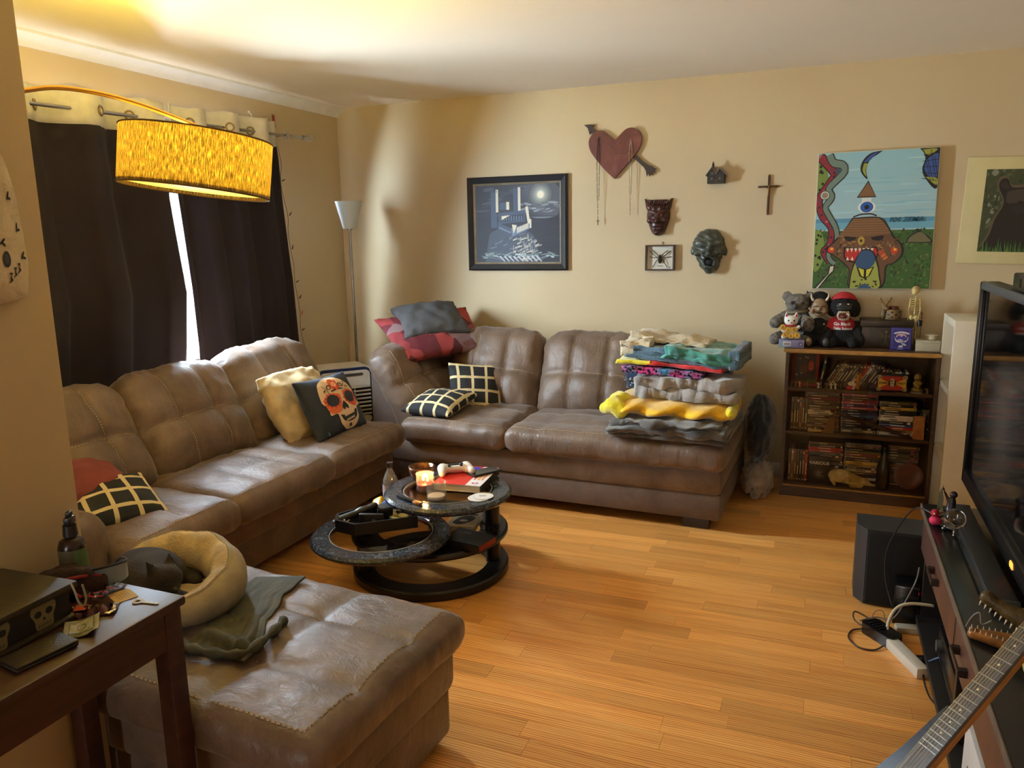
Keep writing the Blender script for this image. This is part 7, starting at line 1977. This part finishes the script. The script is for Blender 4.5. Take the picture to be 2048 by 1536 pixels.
smap = lambda x, y, h: (x, -.063 - .004 - (h * .5) + .45 * (x * x) / .07 + .25 * abs(y) ** 1.5, .115 + y)
text('shirt_lettering', 'Go Black', .024, 'title_white', GO, (0, 0, 0), (0, 0, 0), depth=.0002, bold=.0008, mapf=lambda x, y, h: smap(x - .005, y + .014, h))
text('shirt_lettering', 'Delta Release', .021, 'title_white', GO, (0, 0, 0), (0, 0, 0), depth=.0002, bold=.0008, sx=.86, mapf=lambda x, y, h: smap(x, y - .012, h))
# chest with a winged skeleton carving
CH = thing('wooden_chest', 'dark carved wooden chest with a winged figure on its front', 'chest', (3.68, -.135, Z))
mat('chest_wood', (52, 36, 18), .45, var=.25, vs=10)
obj('chest_body', B().span((-.125, -.075, 0), (.125, .075, .115), r=.003), 'chest_wood', CH)
obj('lid', B().span((-.135, -.085, .116), (.135, .085, .155), r=.008), 'chest_wood', CH)
obj('front_panel', B().span((-.085, -.079, .012), (.085, -.074, .105), r=.001), mat('chest_panel', (42, 32, 14), .5), CH)
CVC = (96, 78, 40)
q = [(CVC, ell(0, .09, .007, .008)), (CVC, rect(-.002, .035, .002, .083)), (CVC, rect(-.012, .066, .012, .069)), (CVC, rect(-.009, .057, .009, .0595)), (CVC, rect(-.007, .049, .007, .051)), (CVC, stroke([(-.002, .036), (-.012, .016)], .003)), (CVC, stroke([(.002, .036), (.012, .016)], .003))]
for s_ in (-1, 1):
    for k in range(4): q.append((CVC, stroke([(s_ * .012, .07 - k * .004), (s_ * .035, .088 - k * .012), (s_ * .062, .09 - k * .02)], .003, .001)))
decal('carving', q, CH, mapf=lambda x, y, h: (x, -.0791 - h, y))
# rabbit pot
RP = thing('rabbit_pot', 'brown woven-look pot with a long-eared rabbit on the chest', 'ornament', (3.695, -.15, Z + .156), R(5))
mat('pot_brown', (116, 92, 58), .6, var=.25, vs=30)
obj('pot', B().lathe([(0, 0), (.04, 0), (.045, .008), (.043, .05), (.036, .056), (0, .05)], 28, (.015, 0, 0)), 'pot_brown', RP, smooth=.9)
ch_ = B()
for i in range(14):
    for j in range(3):
        if (i + j) % 2 == 0:
            a = 2 * PI * i / 14; ch_.box((.0445, 0, .014 + j * .014), (.003, .012, .009), T=TR((.015, 0, 0), (0, 0, a)))
obj('checks', ch_, mat('pot_dark', (36, 24, 16), .6), RP, kind='stuff')
obj('lid', B().disc((.018, 0, 0), .026, .052, .072, 24, bev=.003), mat('lid_red', (84, 34, 26), .5), RP)
rb = obj('rabbit', sdf(lambda P: sUs(.008, S_ell(P, (-.035, -.01, .03), (.016, .018, .028)), S_sph(P, (-.03, -.016, .066), .017), S_ell(P, (-.022, -.028, .06), (.008, .008, .007)), S_cap(P, (-.036, -.012, .08), (-.058, -.01, .112), .006, .009), S_cap(P, (-.026, -.012, .08), (-.002, -.01, .118), .006, .007)), (-.085, -.05, -.001), (.03, .02, .13), .0042), 'pot_brown', RP, smooth=4)
obj('eye', B().sph((-.022, -.03, .07), .003, 6, 5), 'eye_black', rb)
# dark blue card box
t = thing('card_box', 'dark blue deck box with a white fox-like emblem', 'box', (3.752, -.265, Z), R(-4))
mat('deck_blue', (44, 40, 110), .4, var=.06)
obj('carton', B().span((-.052, -.02, 0), (.052, .02, .122), r=.002), 'deck_blue', t)
WHc, PUc = (198, 190, 190), (64, 54, 140)
q = [((96, 90, 150), rect(-.044, .012, .044, .116)), ((44, 40, 110), rect(-.042, .014, .042, .114)), (WHc, sp([(-.036, .096), (0, .104), (.036, .096), (.034, .088), (0, .095), (-.034, .088)])), ((196, 160, 150), ell(0, .074, .026, .018)), (PUc, sp([(-.026, .066), (-.012, .082), (.0, .074), (.012, .082), (.026, .066), (.014, .05), (-.012, .048)])),
     (WHc, sp([(-.034, .078), (-.024, .058), (-.004, .046), (-.012, .042), (-.028, .052)])), (WHc, sp([(.034, .08), (.028, .058), (.01, .048), (.022, .046), (.034, .062)])), (WHc, ell(-.004, .052, .014, .009)), ((30, 28, 60), ell(-.008, .053, .003)), ((30, 28, 60), ell(.002, .053, .003)), ((176, 168, 180), sp([(.0, .044), (.022, .036), (.026, .026), (.008, .03)])), (WHc, sp([(-.012, .024), (.006, .028), (.01, .018), (-.008, .016)])), (WHc, rect(-.016, .006, .012, .0085))]
decal('carton_print', q, t, mapf=lambda x, y, h: (x, -.0201 - h, y))
# white box, round lid, vial
t = thing('small_box', 'plain white cardboard box at the right of the bookcase top', 'box', (3.882, -.24, Z))
obj('carton', B().span((-.058, -.06, 0), (.058, .06, .056), r=.002), mat('card_offwhite', (186, 176, 150), .7, var=.03), t)
obj('lid_edge', B().span((-.0595, -.0615, .045), (.0595, .0615, .0575), r=.001), 'card_offwhite', t)
t = thing('round_tin', 'round pale lidded tin on the white box', 'tin', (3.905, -.225, Z + .0582))
obj('tin_body', B().disc((0, 0, 0), .034, 0, .018, 32), 'card_offwhite', t); obj('tin_lid', B().disc((0, 0, 0), .035, .0181, .026, 32), mat('tin_white', (200, 192, 170), .5), t)
t = thing('vial', 'tall clear glass vial with a black cap beside the skeleton', 'vial', (3.842, -.20, Z + .0582))
obj('tube', B().lathe([(0, 0), (.011, 0), (.011, .07), (.0095, .07), (.0095, .002), (0, .002)], 20), 'glass', t, smooth=.8)
obj('cap', B().cyl((0, 0, .068), (0, 0, .1), .013, n=20), 'black_plastic', t)
# skeleton figure
SKF = thing('skeleton_figure', 'standing ivory toy skeleton at the right end of the bookcase', 'figurine', (3.815, -.165, Z), R(-25))
mat('toy_bone', (200, 176, 112), .4, var=.15, vs=40)
sk_ = obj('skull', sdf(lambda P: sD(sD(sU(S_ell(P, (0, 0, .322), (.021, .025, .021)), S_ell(P, (-.002, -.014, .304), (.013, .012, .012)), .008), S_sph(P, (-.008, -.024, .318), .006), .003), S_sph(P, (.009, -.024, .318), .006), .003), (-.03, -.035, .285), (.03, .035, .35), .0034), 'toy_bone', SKF, smooth=4)
obj('spine', B().tube(spline([(0, .006, .29), (0, .012, .24), (0, .006, .18)], 5), .005, 8), 'toy_bone', SKF, smooth=4)
for k in range(6):
    z = .265 - k * .0115; w_ = .022 - .0012 * k
    obj('rib', B().tube([(w_ * math.cos(a), -.002 + .018 * math.sin(a), z - .004 * math.sin(a)) for a in [R(100 - 340 * i / 16) for i in range(17)]], .0022, 5), 'toy_bone', SKF, smooth=4)
obj('pelvis', sdf(lambda P: sUs(.006, S_ell(P, (-.014, 0, .17), (.012, .012, .014)), S_ell(P, (.014, 0, .17), (.012, .012, .014)), S_cap(P, (-.012, 0, .165), (.012, 0, .165), .005)), (-.03, -.02, .145), (.03, .02, .195), .0035), 'toy_bone', SKF, smooth=4)
for s_ in (-1, 1):
    obj('leg', B().tube([(s_ * .013, 0, .165), (s_ * .014, -.004, .085), (s_ * .014, .002, .008)], [.006, .0055, .0045], 8).sph((s_ * .014, -.004, .085), .008, 8, 6).sph((s_ * .014, -.008, .006), (.007, .014, .006), 8, 6), 'toy_bone', SKF, smooth=4)
    obj('arm', B().tube([(s_ * .024, .004, .268), (s_ * .03, .004, .21), (s_ * .026, -.01, .155)], [.0048, .0045, .0035], 8).sph((s_ * .026, -.011, .148), (.006, .005, .01), 8, 6).sph((s_ * .024, .004, .268), .007, 8, 6), 'toy_bone', SKF, smooth=4)
t = thing('red_sprig', 'tiny red sprig standing behind the vial', 'ornament', (3.86, -.075, Z))
obj('stem', B().tube(spline([(0, 0, 0), (.004, 0, .1), (0, 0, .2)], 4), .0015, 5), mat('sprig_brown', (96, 60, 30), .6), t)
sb_ = B()
for k in range(9): sb_.sph((.012 * math.sin(k * 2.2), .004, .13 + k * .008), .004, 6, 5)
obj('berries', sb_, mat('berry_red', (150, 44, 34), .4), t, kind='stuff', smooth=4)
# ================================================================== white cube shelf beside the bookcase
mat('shelf_white', (206, 196, 172), .5, var=.02)
WS = thing('cube_shelf', 'white open cube shelf unit between bookcase and television', 'shelf unit', (4.10, -.50, 0))
def K(x, y, z): return (x - 4.10, y + .50, z)
obj('end_panel', B().span(K(3.945, -.70, 0), K(4.25, -.664, 1.08), r=.002), 'shelf_white', WS)
obj('end_panel', B().span(K(3.945, -.336, 0), K(4.25, -.30, 1.08), r=.002), 'shelf_white', WS)
obj('top', B().span(K(3.945, -.664, 1.044), K(4.25, -.336, 1.08), r=.002), 'shelf_white', WS)
for z in (0.0, .35, .70): obj('shelf', B().span(K(3.947, -.664, z), K(4.25, -.336, z + .03)), 'shelf_white', WS)
obj('back_panel', B().span(K(4.244, -.664, .03), K(4.25, -.336, 1.044)), 'shelf_white', WS)

# ================================================================== television and its stand
mat('stand_brown', (82, 54, 46), .4, var=.15, vs=6)
mat('stand_black', (24, 24, 23), .22, var=.15, vs=10)
mat('stand_dark', (22, 19, 18), .5, var=.1)
TSt = thing('tv_stand', 'long dark television stand with reddish brown drawer fronts', 'tv stand', (3.97, -2.6, 0))
def K(x, y, z): return (x - 3.97, y + 2.6, z)
Y0, Y1 = -3.45, -1.80
obj('top', B().span(K(3.735, Y0, .478), K(4.25, Y1, .5), r=.004), 'stand_black', TSt)
obj('top_edge', B().span(K(3.730, Y0, .476), K(3.7349, Y1, .5005), r=.001), mat('edge_grey', (92, 82, 70), .5), TSt)
for (a, c) in ((-2.62, -1.82), (-3.43, -2.64)):
    d = obj('drawer', B().span(K(3.742, a, .325), K(4.20, c, .472), r=.003), 'stand_brown', TSt)
    m_ = (a + c) / 2 if a > -2.63 else -2.79
    for (p, q) in (((-2.30, -2.18),) if a > -2.63 else ((-2.86, -2.72),)):
        obj('handle', B().span(K(3.722, p, .385), K(3.742, p + .018, .405)).span(K(3.722, q - .018, .385), K(3.742, q, .405)).span(K(3.718, p, .387), K(3.724, q, .403), r=.002), mat('handle_dark', (36, 24, 22), .4), d)
for y in (Y0, -2.63, Y1 - .03): obj('upright', B().span(K(3.76, y, .05), K(4.22, y + .03, .322)), 'stand_dark', TSt)
obj('bottom_board', B().span(K(3.745, Y0, .03), K(4.24, Y1, .055), r=.003), 'stand_dark', TSt)
obj('plinth', B().span(K(3.765, Y0 + .02, 0), K(4.2, Y1 - .02, .03)), 'stand_dark', TSt)
obj('back_board', B().span(K(4.22, Y0, .05), K(4.235, Y1, .478)), 'stand_dark', TSt)
TV = thing('television', 'large black flat television standing on the dark stand', 'television', (3.90, -2.33, .502))
Z0, Z1, YA, YB = .545, 1.325, -3.08, -1.60
def K(x, y, z): return (x - 3.90, y + 2.33, z - .502)
mat('tv_black', (16, 16, 18), .25, var=.05); mat('tv_grey', (70, 74, 80), .35, var=.05)
obj('cabinet', B().span(K(3.905, YA, Z0), K(3.955, YB, Z1), r=.008), 'tv_black', TV)
obj('screen', B().span(K(3.9035, YA + .03, Z0 + .055), K(3.906, YB - .03, Z1 - .03)), mat('tv_screen', (8, 8, 8), .06, var=0, spec=.6), TV)
for (a, c) in (((3.888, YA, Z1 - .03), (3.91, YB, Z1)), ((3.888, YA, Z0), (3.91, YB, Z0 + .055)), ((3.888, YB - .03, Z0), (3.91, YB, Z1)), ((3.888, YA, Z0), (3.91, YA + .03, Z1))):
    obj('bezel', B().span(K(*a), K(*c), r=.006), 'tv_grey' if a[2] > 1 else 'tv_black', TV)  # top bezel is greyer than the rest, painting in the light on it
obj('neck', B().span(K(3.915, -2.45, .515), K(3.95, -2.2, .6), r=.005), 'tv_black', TV)
obj('foot', B().span(K(3.80, -2.62, .503), K(4.08, -2.02, .517), r=.006), 'stand_black', TV)
lg = B()
for dy in (0, .016): lg.tube([K(3.8868, -2.515 + dy + .0085 * math.cos(2 * PI * k / 16), Z0 + .026 + .0085 * math.sin(2 * PI * k / 16)) for k in range(16)], .0018, 5, closed=True)
lg.tube([K(3.8868, -2.527, Z0 + .018), K(3.8868, -2.515, Z0 + .034), K(3.8868, -2.503, Z0 + .018)], .0018, 5)
obj('emblem', lg, mat('emblem_orange', (255, 170, 80), .4, var=0, emit=(255, 150, 60), estr=1.2), TV, label='small glowing orange emblem on the lower bezel')
t = thing('camera_bar', 'black sensor bar on the top edge of the television', 'sensor', (3.93, -2.18, 1.3255))
obj('housing', B().span((-.03, -.13, 0), (.03, .10, .055), r=.006), 'tv_black', t); obj('lens', B().cyl((-.031, 0, .028), (-.027, 0, .028), .014, n=20), 'tv_screen', t)
# sound bar in front of the television
t = thing('sound_bar', 'slim black sound bar lying in front of the television', 'speaker', (3.845, -2.28, .5008))
obj('bar', B().span((-.035, -.40, 0), (.035, .40, .034), r=.008), mat('bar_black', (26, 26, 27), .45, var=.1, bmp=.3, bs_=300), t)
for s_ in (-1, 1): obj('end_cap', B().span((-.0355, s_ * .40 - .006, 0), (.0355, s_ * .40 + .006, .0345), r=.004), 'tv_grey', t)
# subwoofer
SW = thing('subwoofer', 'black subwoofer box on the floor at the far end of the stand', 'speaker', (3.675, -1.585, 0))
mat('sub_grey', (40, 40, 42), .5, var=.08)
pf = [(-.145, .10), (.15, .10), (.15, -.09), (-.11, -.09), (-.145, -.035)]
obj('cabinet', B().prism(pf, .004, .325), 'sub_grey', SW)
obj('grille', B().span((-.105, -.100, .012), (.148, -.0895, .318), r=.004), mat('grille_black', (9, 9, 10), .9, var=.2, bmp=.3, bs_=400), SW)
for x in (-.1, .12):
    for y in (-.05, .07): obj('foot', B().cyl((x, y, 0), (x, y, .006), .012, n=12), 'black_plastic', SW)
t = thing('router', 'black upright modem box in front of the subwoofer', 'modem', (3.70, -1.76, 0), R(-6))
obj('case', B().span((-.03, -.055, 0), (.055, .055, .16), r=.006), 'tv_black', t)
obj('light', B().span((.054, -.02, .12), (.0562, -.012, .128)), mat('led_red', (200, 40, 60), .4, emit=(255, 40, 60), estr=1.0, var=0), t)
t = thing('adapter', 'small white wall adapter on the floor beside the modem', 'adapter', (3.712, -1.865, 0), R(10))
obj('case', B().span((-.04, -.022, 0), (.04, .022, .024), r=.005), mat('adapter_white', (176, 168, 152), .5), t); obj('prong', B().span((.04, -.008, .008), (.055, -.005, .014)).span((.04, .005, .008), (.055, .008, .014)), 'steel', t)
# power brick, strip and cables
t = thing('power_brick', 'black power brick with ridged top on the floor', 'power adapter', (3.622, -1.955, 0), R(-52))
obj('case', B().prism([(-.075, -.03), (-.06, -.04), (.06, -.034), (.075, -.02), (.075, .02), (.06, .034), (-.06, .04), (-.075, .03)], 0, .042), mat('brick_black', (20, 20, 21), .25, var=.1), t)
for k in range(4): obj('ridge', B().span((-.05 + k * .016, -.02, .042), (-.043 + k * .016, .02, .047), r=.002), 'brick_black', t)
PS = thing('power_strip', 'white power strip with plugs lying by the stand', 'power strip', (3.692, -2.105, 0), R(-66))
mat('strip_white', (206, 202, 188), .45, var=.03)
obj('housing', B().span((-.105, -.022, 0), (.105, .022, .038), r=.004), 'strip_white', PS)
obj('cord_end', B().cyl((-.105, 0, .02), (-.135, 0, .02), .012, .006, 12), 'strip_white', PS)
for k in range(3): obj('outlet', B().span((-.07 + k * .055, .0215, .008), (-.045 + k * .055, .0226, .03)), mat('outlet_grey', (130, 126, 118), .5), PS)
obj('switch', B().span((-.095, .02, .012), (-.08, .026, .026), r=.002), mat('switch_red', (120, 40, 34), .4), PS)
t = thing('plug', 'black cable plugs pushed into the power strip', 'plug', (3.735, -2.115, 0), R(20))
obj('plug_body', B().span((-.018, -.02, 0), (.03, .02, .034), r=.006), 'brick_black', t)
obj('plug_cable', B().tube(spline([(.03, 0, .02), (.05, .005, .05), (.075, .02, .062)], 5), .004, 6), 'brick_black', t)
def cable(label, pts, r, m, cat='cable'):
    p0 = Vector(pts[0]); t = thing('cable', label, cat, (p0.x, p0.y, 0))
    obj('cord', B().tube([(x - p0.x, y - p0.y, max(z, r)) for x, y, z in spline(pts, 7)], r, 7), m, t, smooth=4)
mat('cord_white', (196, 186, 160), .5, var=.05); mat('cord_brown', (58, 38, 26), .4, var=.1); mat('cord_grey', (120, 114, 106), .4, var=.05)
cable('thick cream power cord curving from the strip to the stand', [(3.642, -1.99, .02), (3.64, -1.93, .05), (3.67, -1.87, .09), (3.72, -1.85, .11), (3.80, -1.84, .11)], .0062, 'cord_white')
cable('black cable looping on the floor left of the power brick', [(3.57, -1.915, .01), (3.52, -1.93, .004), (3.505, -2.0, .004), (3.54, -2.06, .004), (3.59, -2.06, .004), (3.625, -2.02, .008)], .0032, 'cord_brown')
cable('dark brown cable loop behind the power brick', [(3.585, -1.93, .012), (3.53, -1.88, .02), (3.53, -1.82, .03), (3.58, -1.84, .02), (3.61, -1.90, .035)], .003, 'cord_brown')
cable('thin pale cable running past the subwoofer', [(3.55, -1.84, .004), (3.61, -1.80, .01), (3.66, -1.82, .02), (3.69, -1.84, .08), (3.728, -1.86, .2), (3.745, -1.80, .24)], .0028, 'cord_grey')
cable('thin grey wire arch beside the subwoofer', [(3.58, -1.88, .004), (3.60, -1.84, .05), (3.63, -1.83, .05), (3.64, -1.85, .004)], .0016, 'cord_grey')
cable('black speaker wire arcing down in front of the subwoofer', [(3.745, -2.0, .53), (3.70, -1.93, .52), (3.66, -1.85, .42), (3.63, -1.78, .28), (3.635, -1.77, .16), (3.665, -1.80, .06)], .003, 'black_plastic')
cable('blue and grey network cable running under the stand', [(3.75, -2.17, .05), (3.80, -2.2, .1), (3.86, -2.2, .11), (3.95, -2.22, .08)], .004, mat('cord_blue', (70, 84, 120), .4))
cable('loose black cord trailing along the stand front', [(3.738, -2.16, .03), (3.735, -2.22, .01), (3.74, -2.32, .01), (3.752, -2.42, .035)], .003, 'black_plastic')
# ---- small things on the stand
t = thing('fairy_figurine', 'dark winged fairy figurine with a clear crystal ball on the stand', 'figurine', (3.79, -2.02, .5012))
obj('rock_base', B().disc((0, 0, 0), .04, 0, .012, 20, bev=.004), mat('pewter', (74, 72, 70), .3, metal=.7, var=.3, vs=60), t)
def ff(P):
    d = S_cap(P, (.01, .02, .05), (.012, .02, .082), .017, .013)
    d = sUs(.006, d, S_sph(P, (.016, .018, .106), .0125), S_cap(P, (.0, .02, .085), (-.018, .015, .125), .006, .003), S_cap(P, (-.018, .015, .125), (-.022, .015, .15), .003, .001), S_cap(P, (.012, .015, .052), (-.01, -.005, .03), .009, .007), S_cap(P, (.012, .015, .05), (.03, -.004, .02), .009, .006))
    return d
obj('fairy', sdf(ff, (-.04, -.03, 0), (.05, .055, .16), .0042), mat('fairy_dark', (36, 26, 32), .35, var=.3, vs=60), t, smooth=4)
obj('wing', B().prism([(-.03, .03), (-.014, .03), (-.012, .085), (-.02, .125), (-.03, .1)], -.0012, .0012, T=TR((0, .03, 0), (PI / 2, 0, 0))), mat('wing_grey', (120, 124, 108), .3, var=.15), t)
tw = B()
for k in range(9):
    a = k * .7; tw.tube(spline([(.03 * math.cos(a), .005 + .03 * math.sin(a), .012), (.034 * math.cos(a + .8), .03 * math.sin(a + .8), .035), (.02 * math.cos(a + 1.8), .02 * math.sin(a + 1.8), .05)], 4), .003, 5)
obj('branches', tw, mat('twig', (116, 98, 66), .5, var=.2), t, kind='stuff', smooth=4)
t = thing('crystal_ball', 'clear crystal ball on a beaded metal stand', 'crystal ball', (3.80, -2.10, .5012))
obj('ball', B().sph((0, 0, .052), .034, 24, 16), mat('crystal', (235, 235, 230), .02, var=0, trans=1.0), t, smooth=4)
obj('stand_ring', B().tube([(.024 * math.cos(2 * PI * k / 24), .024 * math.sin(2 * PI * k / 24), .022) for k in range(24)], .004, 6, closed=True), 'pewter', t, smooth=4)
for k in range(3):
    a = 2 * PI * k / 3 + .4
    obj('claw_foot', B().tube([(.024 * math.cos(a), .024 * math.sin(a), .022), (.036 * math.cos(a), .036 * math.sin(a), .01), (.03 * math.cos(a), .03 * math.sin(a), .004)], .004, 6).sph((.037 * math.cos(a), .037 * math.sin(a), .005), .005, 8, 6), 'steel', t, smooth=4)
t = thing('toy', 'small glossy pink two-ball toy on the stand corner', 'toy', (3.752, -2.035, .5012))
mat('pink_gloss', (206, 50, 96), .2, var=.05); mat('red_gloss', (176, 24, 54), .2, var=.05)
obj('lower_ball', B().sph((0, 0, .016), (.021, .021, .016), 18, 12), 'pink_gloss', t, smooth=4); obj('upper_ball', B().sph((-.003, .004, .042), .0135, 16, 10), 'red_gloss', t, smooth=4); obj('eye', B().sph((-.006, -.0085, .043), .0035, 8, 6), 'tooth', t, smooth=4)
# alligator head
AH = thing('alligator_head', 'small preserved alligator head with open toothy jaws on the stand', 'taxidermy', (3.835, -2.90, .5012), R(158))
mat('gator_skin', (70, 58, 30), .35, var=.4, vs=30, bmp=.5, bs_=60); mat('gator_mouth', (128, 84, 40), .3, var=.2, vs=30)
lo = lambda P: sUs(.015, S_cap(P, (-.05, 0, .022), (.10, 0, .012), .034, .011), S_cap(P, (-.05, -.024, .02), (.095, -.008, .014), .016, .008), S_cap(P, (-.05, .024, .02), (.095, .008, .014), .016, .008))
obj('lower_jaw', sdf(lambda P: sD(lo(P), S_cap(P, (-.04, 0, .045), (.09, 0, .026), .024, .007), .006), (-.1, -.07, -.002), (.125, .07, .06), .005), 'gator_mouth', AH, smooth=4)
ca, sa = math.cos(R(24)), math.sin(R(24))
def upj(P):
    Q = P - np.array((-.06, 0, .045)); X = Q[:, 0] * ca + Q[:, 2] * sa; Zq = -Q[:, 0] * sa + Q[:, 2] * ca
    W = np.stack([X, Q[:, 1], Zq], -1)
    d = sUs(.02, S_cap(W, (.0, 0, .02), (.15, 0, .006), .04, .013), S_ell(W, (.03, -.022, .045), (.02, .014, .014)), S_ell(W, (.03, .022, .045), (.02, .014, .014)), S_sph(W, (.155, 0, .014), .014))
    return np.maximum(d, -(W[:, 2] + .004))
obj('upper_jaw', sdf(upj, (-.12, -.07, .02), (.11, .07, .16), .005), 'gator_skin', AH, smooth=4)
obj('hinge', B().sph((-.065, 0, .04), (.04, .042, .034), 14, 10), 'gator_skin', AH, smooth=4)
tl, tu = B(), B()
for k in range(11):
    u = k / 10
    for s_ in (-1, 1):
        x = -.02 + .125 * u; y = s_ * (.031 * (1 - u) + .009 * u)
        tl.cyl((x, y, .028 - .008 * u), (x, y, .04 - .008 * u), .0026, .0006, 6)
        X = .03 + .13 * u; px, pz = -.06 + X * ca, .045 + X * sa
        tu.cyl((px, s_ * (.034 * (1 - u) + .012 * u), pz), (px + .004, s_ * (.034 * (1 - u) + .012 * u), pz - .013), .0026, .0006, 6)
obj('lower_teeth', tl, 'tooth', AH, kind='stuff', smooth=4); obj('upper_teeth', tu, 'tooth', AH, kind='stuff', smooth=4)
cable('knotted pale string at the stand edge near the alligator head', [(3.735, -2.815, .506), (3.75, -2.80, .53), (3.765, -2.805, .545), (3.77, -2.815, .52), (3.79, -2.82, .535)], .0022, 'cord_grey', 'string')
# remote on the stand, game box and receiver on the lower shelf
t = thing('game_box', 'white game console box on the lower shelf of the stand', 'box', (3.83, -2.95, .056))
obj('carton', B().span((-.075, -.16, 0), (.20, .12, .2), r=.003), mat('box_white', (206, 206, 204), .5, var=.03), t)
obj('label_print', B().span((-.0765, -.06, .06), (-.0752, .05, .075)).span((-.0765, -.02, .10), (-.0752, .05, .11)), mat('ink_grey', (70, 72, 78), .5), t)
t = thing('receiver', 'black audio receiver on the lower shelf of the stand', 'receiver', (3.93, -2.35, .056))
obj('case', B().span((-.15, -.2, 0), (.17, .22, .12), r=.004), 'tv_black', t)
obj('trim_line', B().span((-.153, -.19, .03), (-.15, .21, .036)), 'steel', t); obj('knob', B().cyl((-.165, .15, .075), (-.15, .15, .075), .02, n=20), 'tv_grey', t)
# ================================================================== guitar leaning in the foreground
Nn = Vector((.565, .416, .713)).normalized()
nn = Vector((-.66, -.22, .62)); nn = (nn - Nn * nn.dot(Nn)).normalized()
wn = Nn.cross(nn).normalized()
Mg = Matrix((Nn, wn, nn)).transposed().to_4x4(); Mg.translation = Vector((3.60, -3.413, .545))
GT = thing('guitar', 'dark blue electric guitar with maple neck leaning in the near corner', 'guitar', (3.60, -3.413, .545)); GT.matrix_world = Mg
mat('maple', (178, 128, 72), .35, var=.12, vs=6, stretch=(1, 8, 8)); mat('rosewood', (72, 64, 60), .4, var=.2, vs=14, stretch=(1, 10, 1)); mat('guitar_blue', (20, 23, 42), .25, coat=.5, var=.05)
x0, x1 = -.16, .44
obj('neck', B().add([(x0, -.029, 0), (x0, -.02, -.018), (x0, .02, -.018), (x0, .029, 0), (x1, -.022, 0), (x1, -.015, -.016), (x1, .015, -.016), (x1, .022, 0)], [(0, 1, 5, 4), (1, 2, 6, 5), (2, 3, 7, 6), (3, 0, 4, 7), (3, 2, 1, 0), (4, 5, 6, 7)]), 'maple', GT, smooth=.4)
obj('fretboard', B().add([(x0, -.029, 0), (x0, .029, 0), (x1, .022, 0), (x1, -.022, 0), (x0, -.028, .006), (x0, .028, .006), (x1, .021, .006), (x1, -.021, .006)], [(0, 3, 2, 1), (4, 5, 6, 7), (0, 1, 5, 4), (1, 2, 6, 5), (2, 3, 7, 6), (3, 0, 4, 7)]), 'rosewood', GT, smooth=0)
sc_ = .648; nut = x1
for k in range(1, 23):
    x = nut - sc_ * (1 - 2 ** (-k / 12))
    if x < x0: break
    w_ = .0285 - (x - x0) / (x1 - x0) * .0072
    obj('fret', B().span((x - .001, -w_, .0058), (x + .001, w_, .0075)), 'steel', GT)
for k in (3, 5, 7, 9, 12, 15, 17, 19):
    x = nut - sc_ * (1 - .5 * (2 ** (-k / 12) + 2 ** (-(k - 1) / 12)))
    if x > x0: obj('inlay', B().disc((x, .0, .0), .0028, .006, .0064, 12, bev=.0001), 'tooth', GT)
for k in range(6):
    obj('string', B().cyl((-.42, -.024 + k * .0096, .013), (x1, -.016 + k * .0064, .009), (.0003 + .00008 * (5 - k)), n=5), 'steel', GT)
gb = sp([(-.16, .03), (-.24, .10), (-.34, .16), (-.46, .15), (-.50, .05), (-.50, -.06), (-.45, -.15), (-.36, -.17), (-.25, -.12), (-.15, -.085), (-.05, -.06), (.03, -.047), (.065, -.04), (.05, -.034), (-.05, -.033), (-.14, -.031)], 4)
obj('body', B().prism(gb, -.042, .0), 'guitar_blue', GT)
obj('pickguard', B().prism([(x * .82 - .06, y * .8) for x, y in gb[4:40]], .0002, .002), 'black_plastic', GT)
for x in (-.20, -.27, -.35): obj('pickup', B().span((x - .01, -.036, .001), (x + .01, .036, .011), r=.003), 'black_plastic', GT)
obj('bridge', B().span((-.435, -.038, .001), (-.41, .038, .013), r=.003), 'steel', GT)
obj('headstock', B().prism([(x1, -.022), (x1 + .05, -.03), (x1 + .19, -.05), (x1 + .20, -.01), (x1 + .16, .025), (x1 + .05, .03), (x1, .022)], -.018, -.004), 'maple', GT)
for k in range(6): obj('tuner', B().cyl((x1 + .03 + k * .025, -.035 - k * .003, -.014), (x1 + .03 + k * .025, -.055 - k * .003, -.014), .006, n=10), 'steel', GT)
obj('nut', B().span((x1 - .002, -.021, .002), (x1 + .003, .021, .0095)), 'tooth', GT)
t = thing('guitar_stand', 'black metal floor stand under the leaning guitar', 'guitar stand', (3.31, -3.66, 0))
b3 = Vector((3.60, -3.413, .545)) - Nn * .50 - Vector((3.31, -3.66, 0))
obj('post', B().tube([(.10, .10, .01), (.13, .12, .35), (.17, .15, .47)], .009, 8), 'black_plastic', t)
for (x, y) in ((-.12, .05), (.05, -.14), (.2, .16)): obj('leg', B().tube([(.10, .10, .12), (x, y, .009)], .008, 8), 'black_plastic', t)
obj('cradle', B().tube(spline([(.11, .105, .16), (.04, .02, .14), (-.02, -.06, .14), (-.05, -.09, .17)], 5), .009, 8), 'black_plastic', t)
# gourd-like skull and pale box near the right edge
t = thing('animal_skull', 'pale polished animal skull on the stand beside the guitar neck', 'skull', (3.865, -3.05, .5012), R(30))
obj('cranium', sdf(lambda P: sD(sUs(.02, S_ell(P, (0, 0, .05), (.06, .045, .048)), S_cap(P, (.03, 0, .04), (.09, 0, .022), .03, .018), S_cap(P, (.02, .03, .03), (.07, .02, .015), .012)), S_ell(P, (.03, -.036, .052), (.016, .014, .015)), .006), (-.075, -.065, -.002), (.12, .065, .11), .0055), 'bone', t, smooth=4)
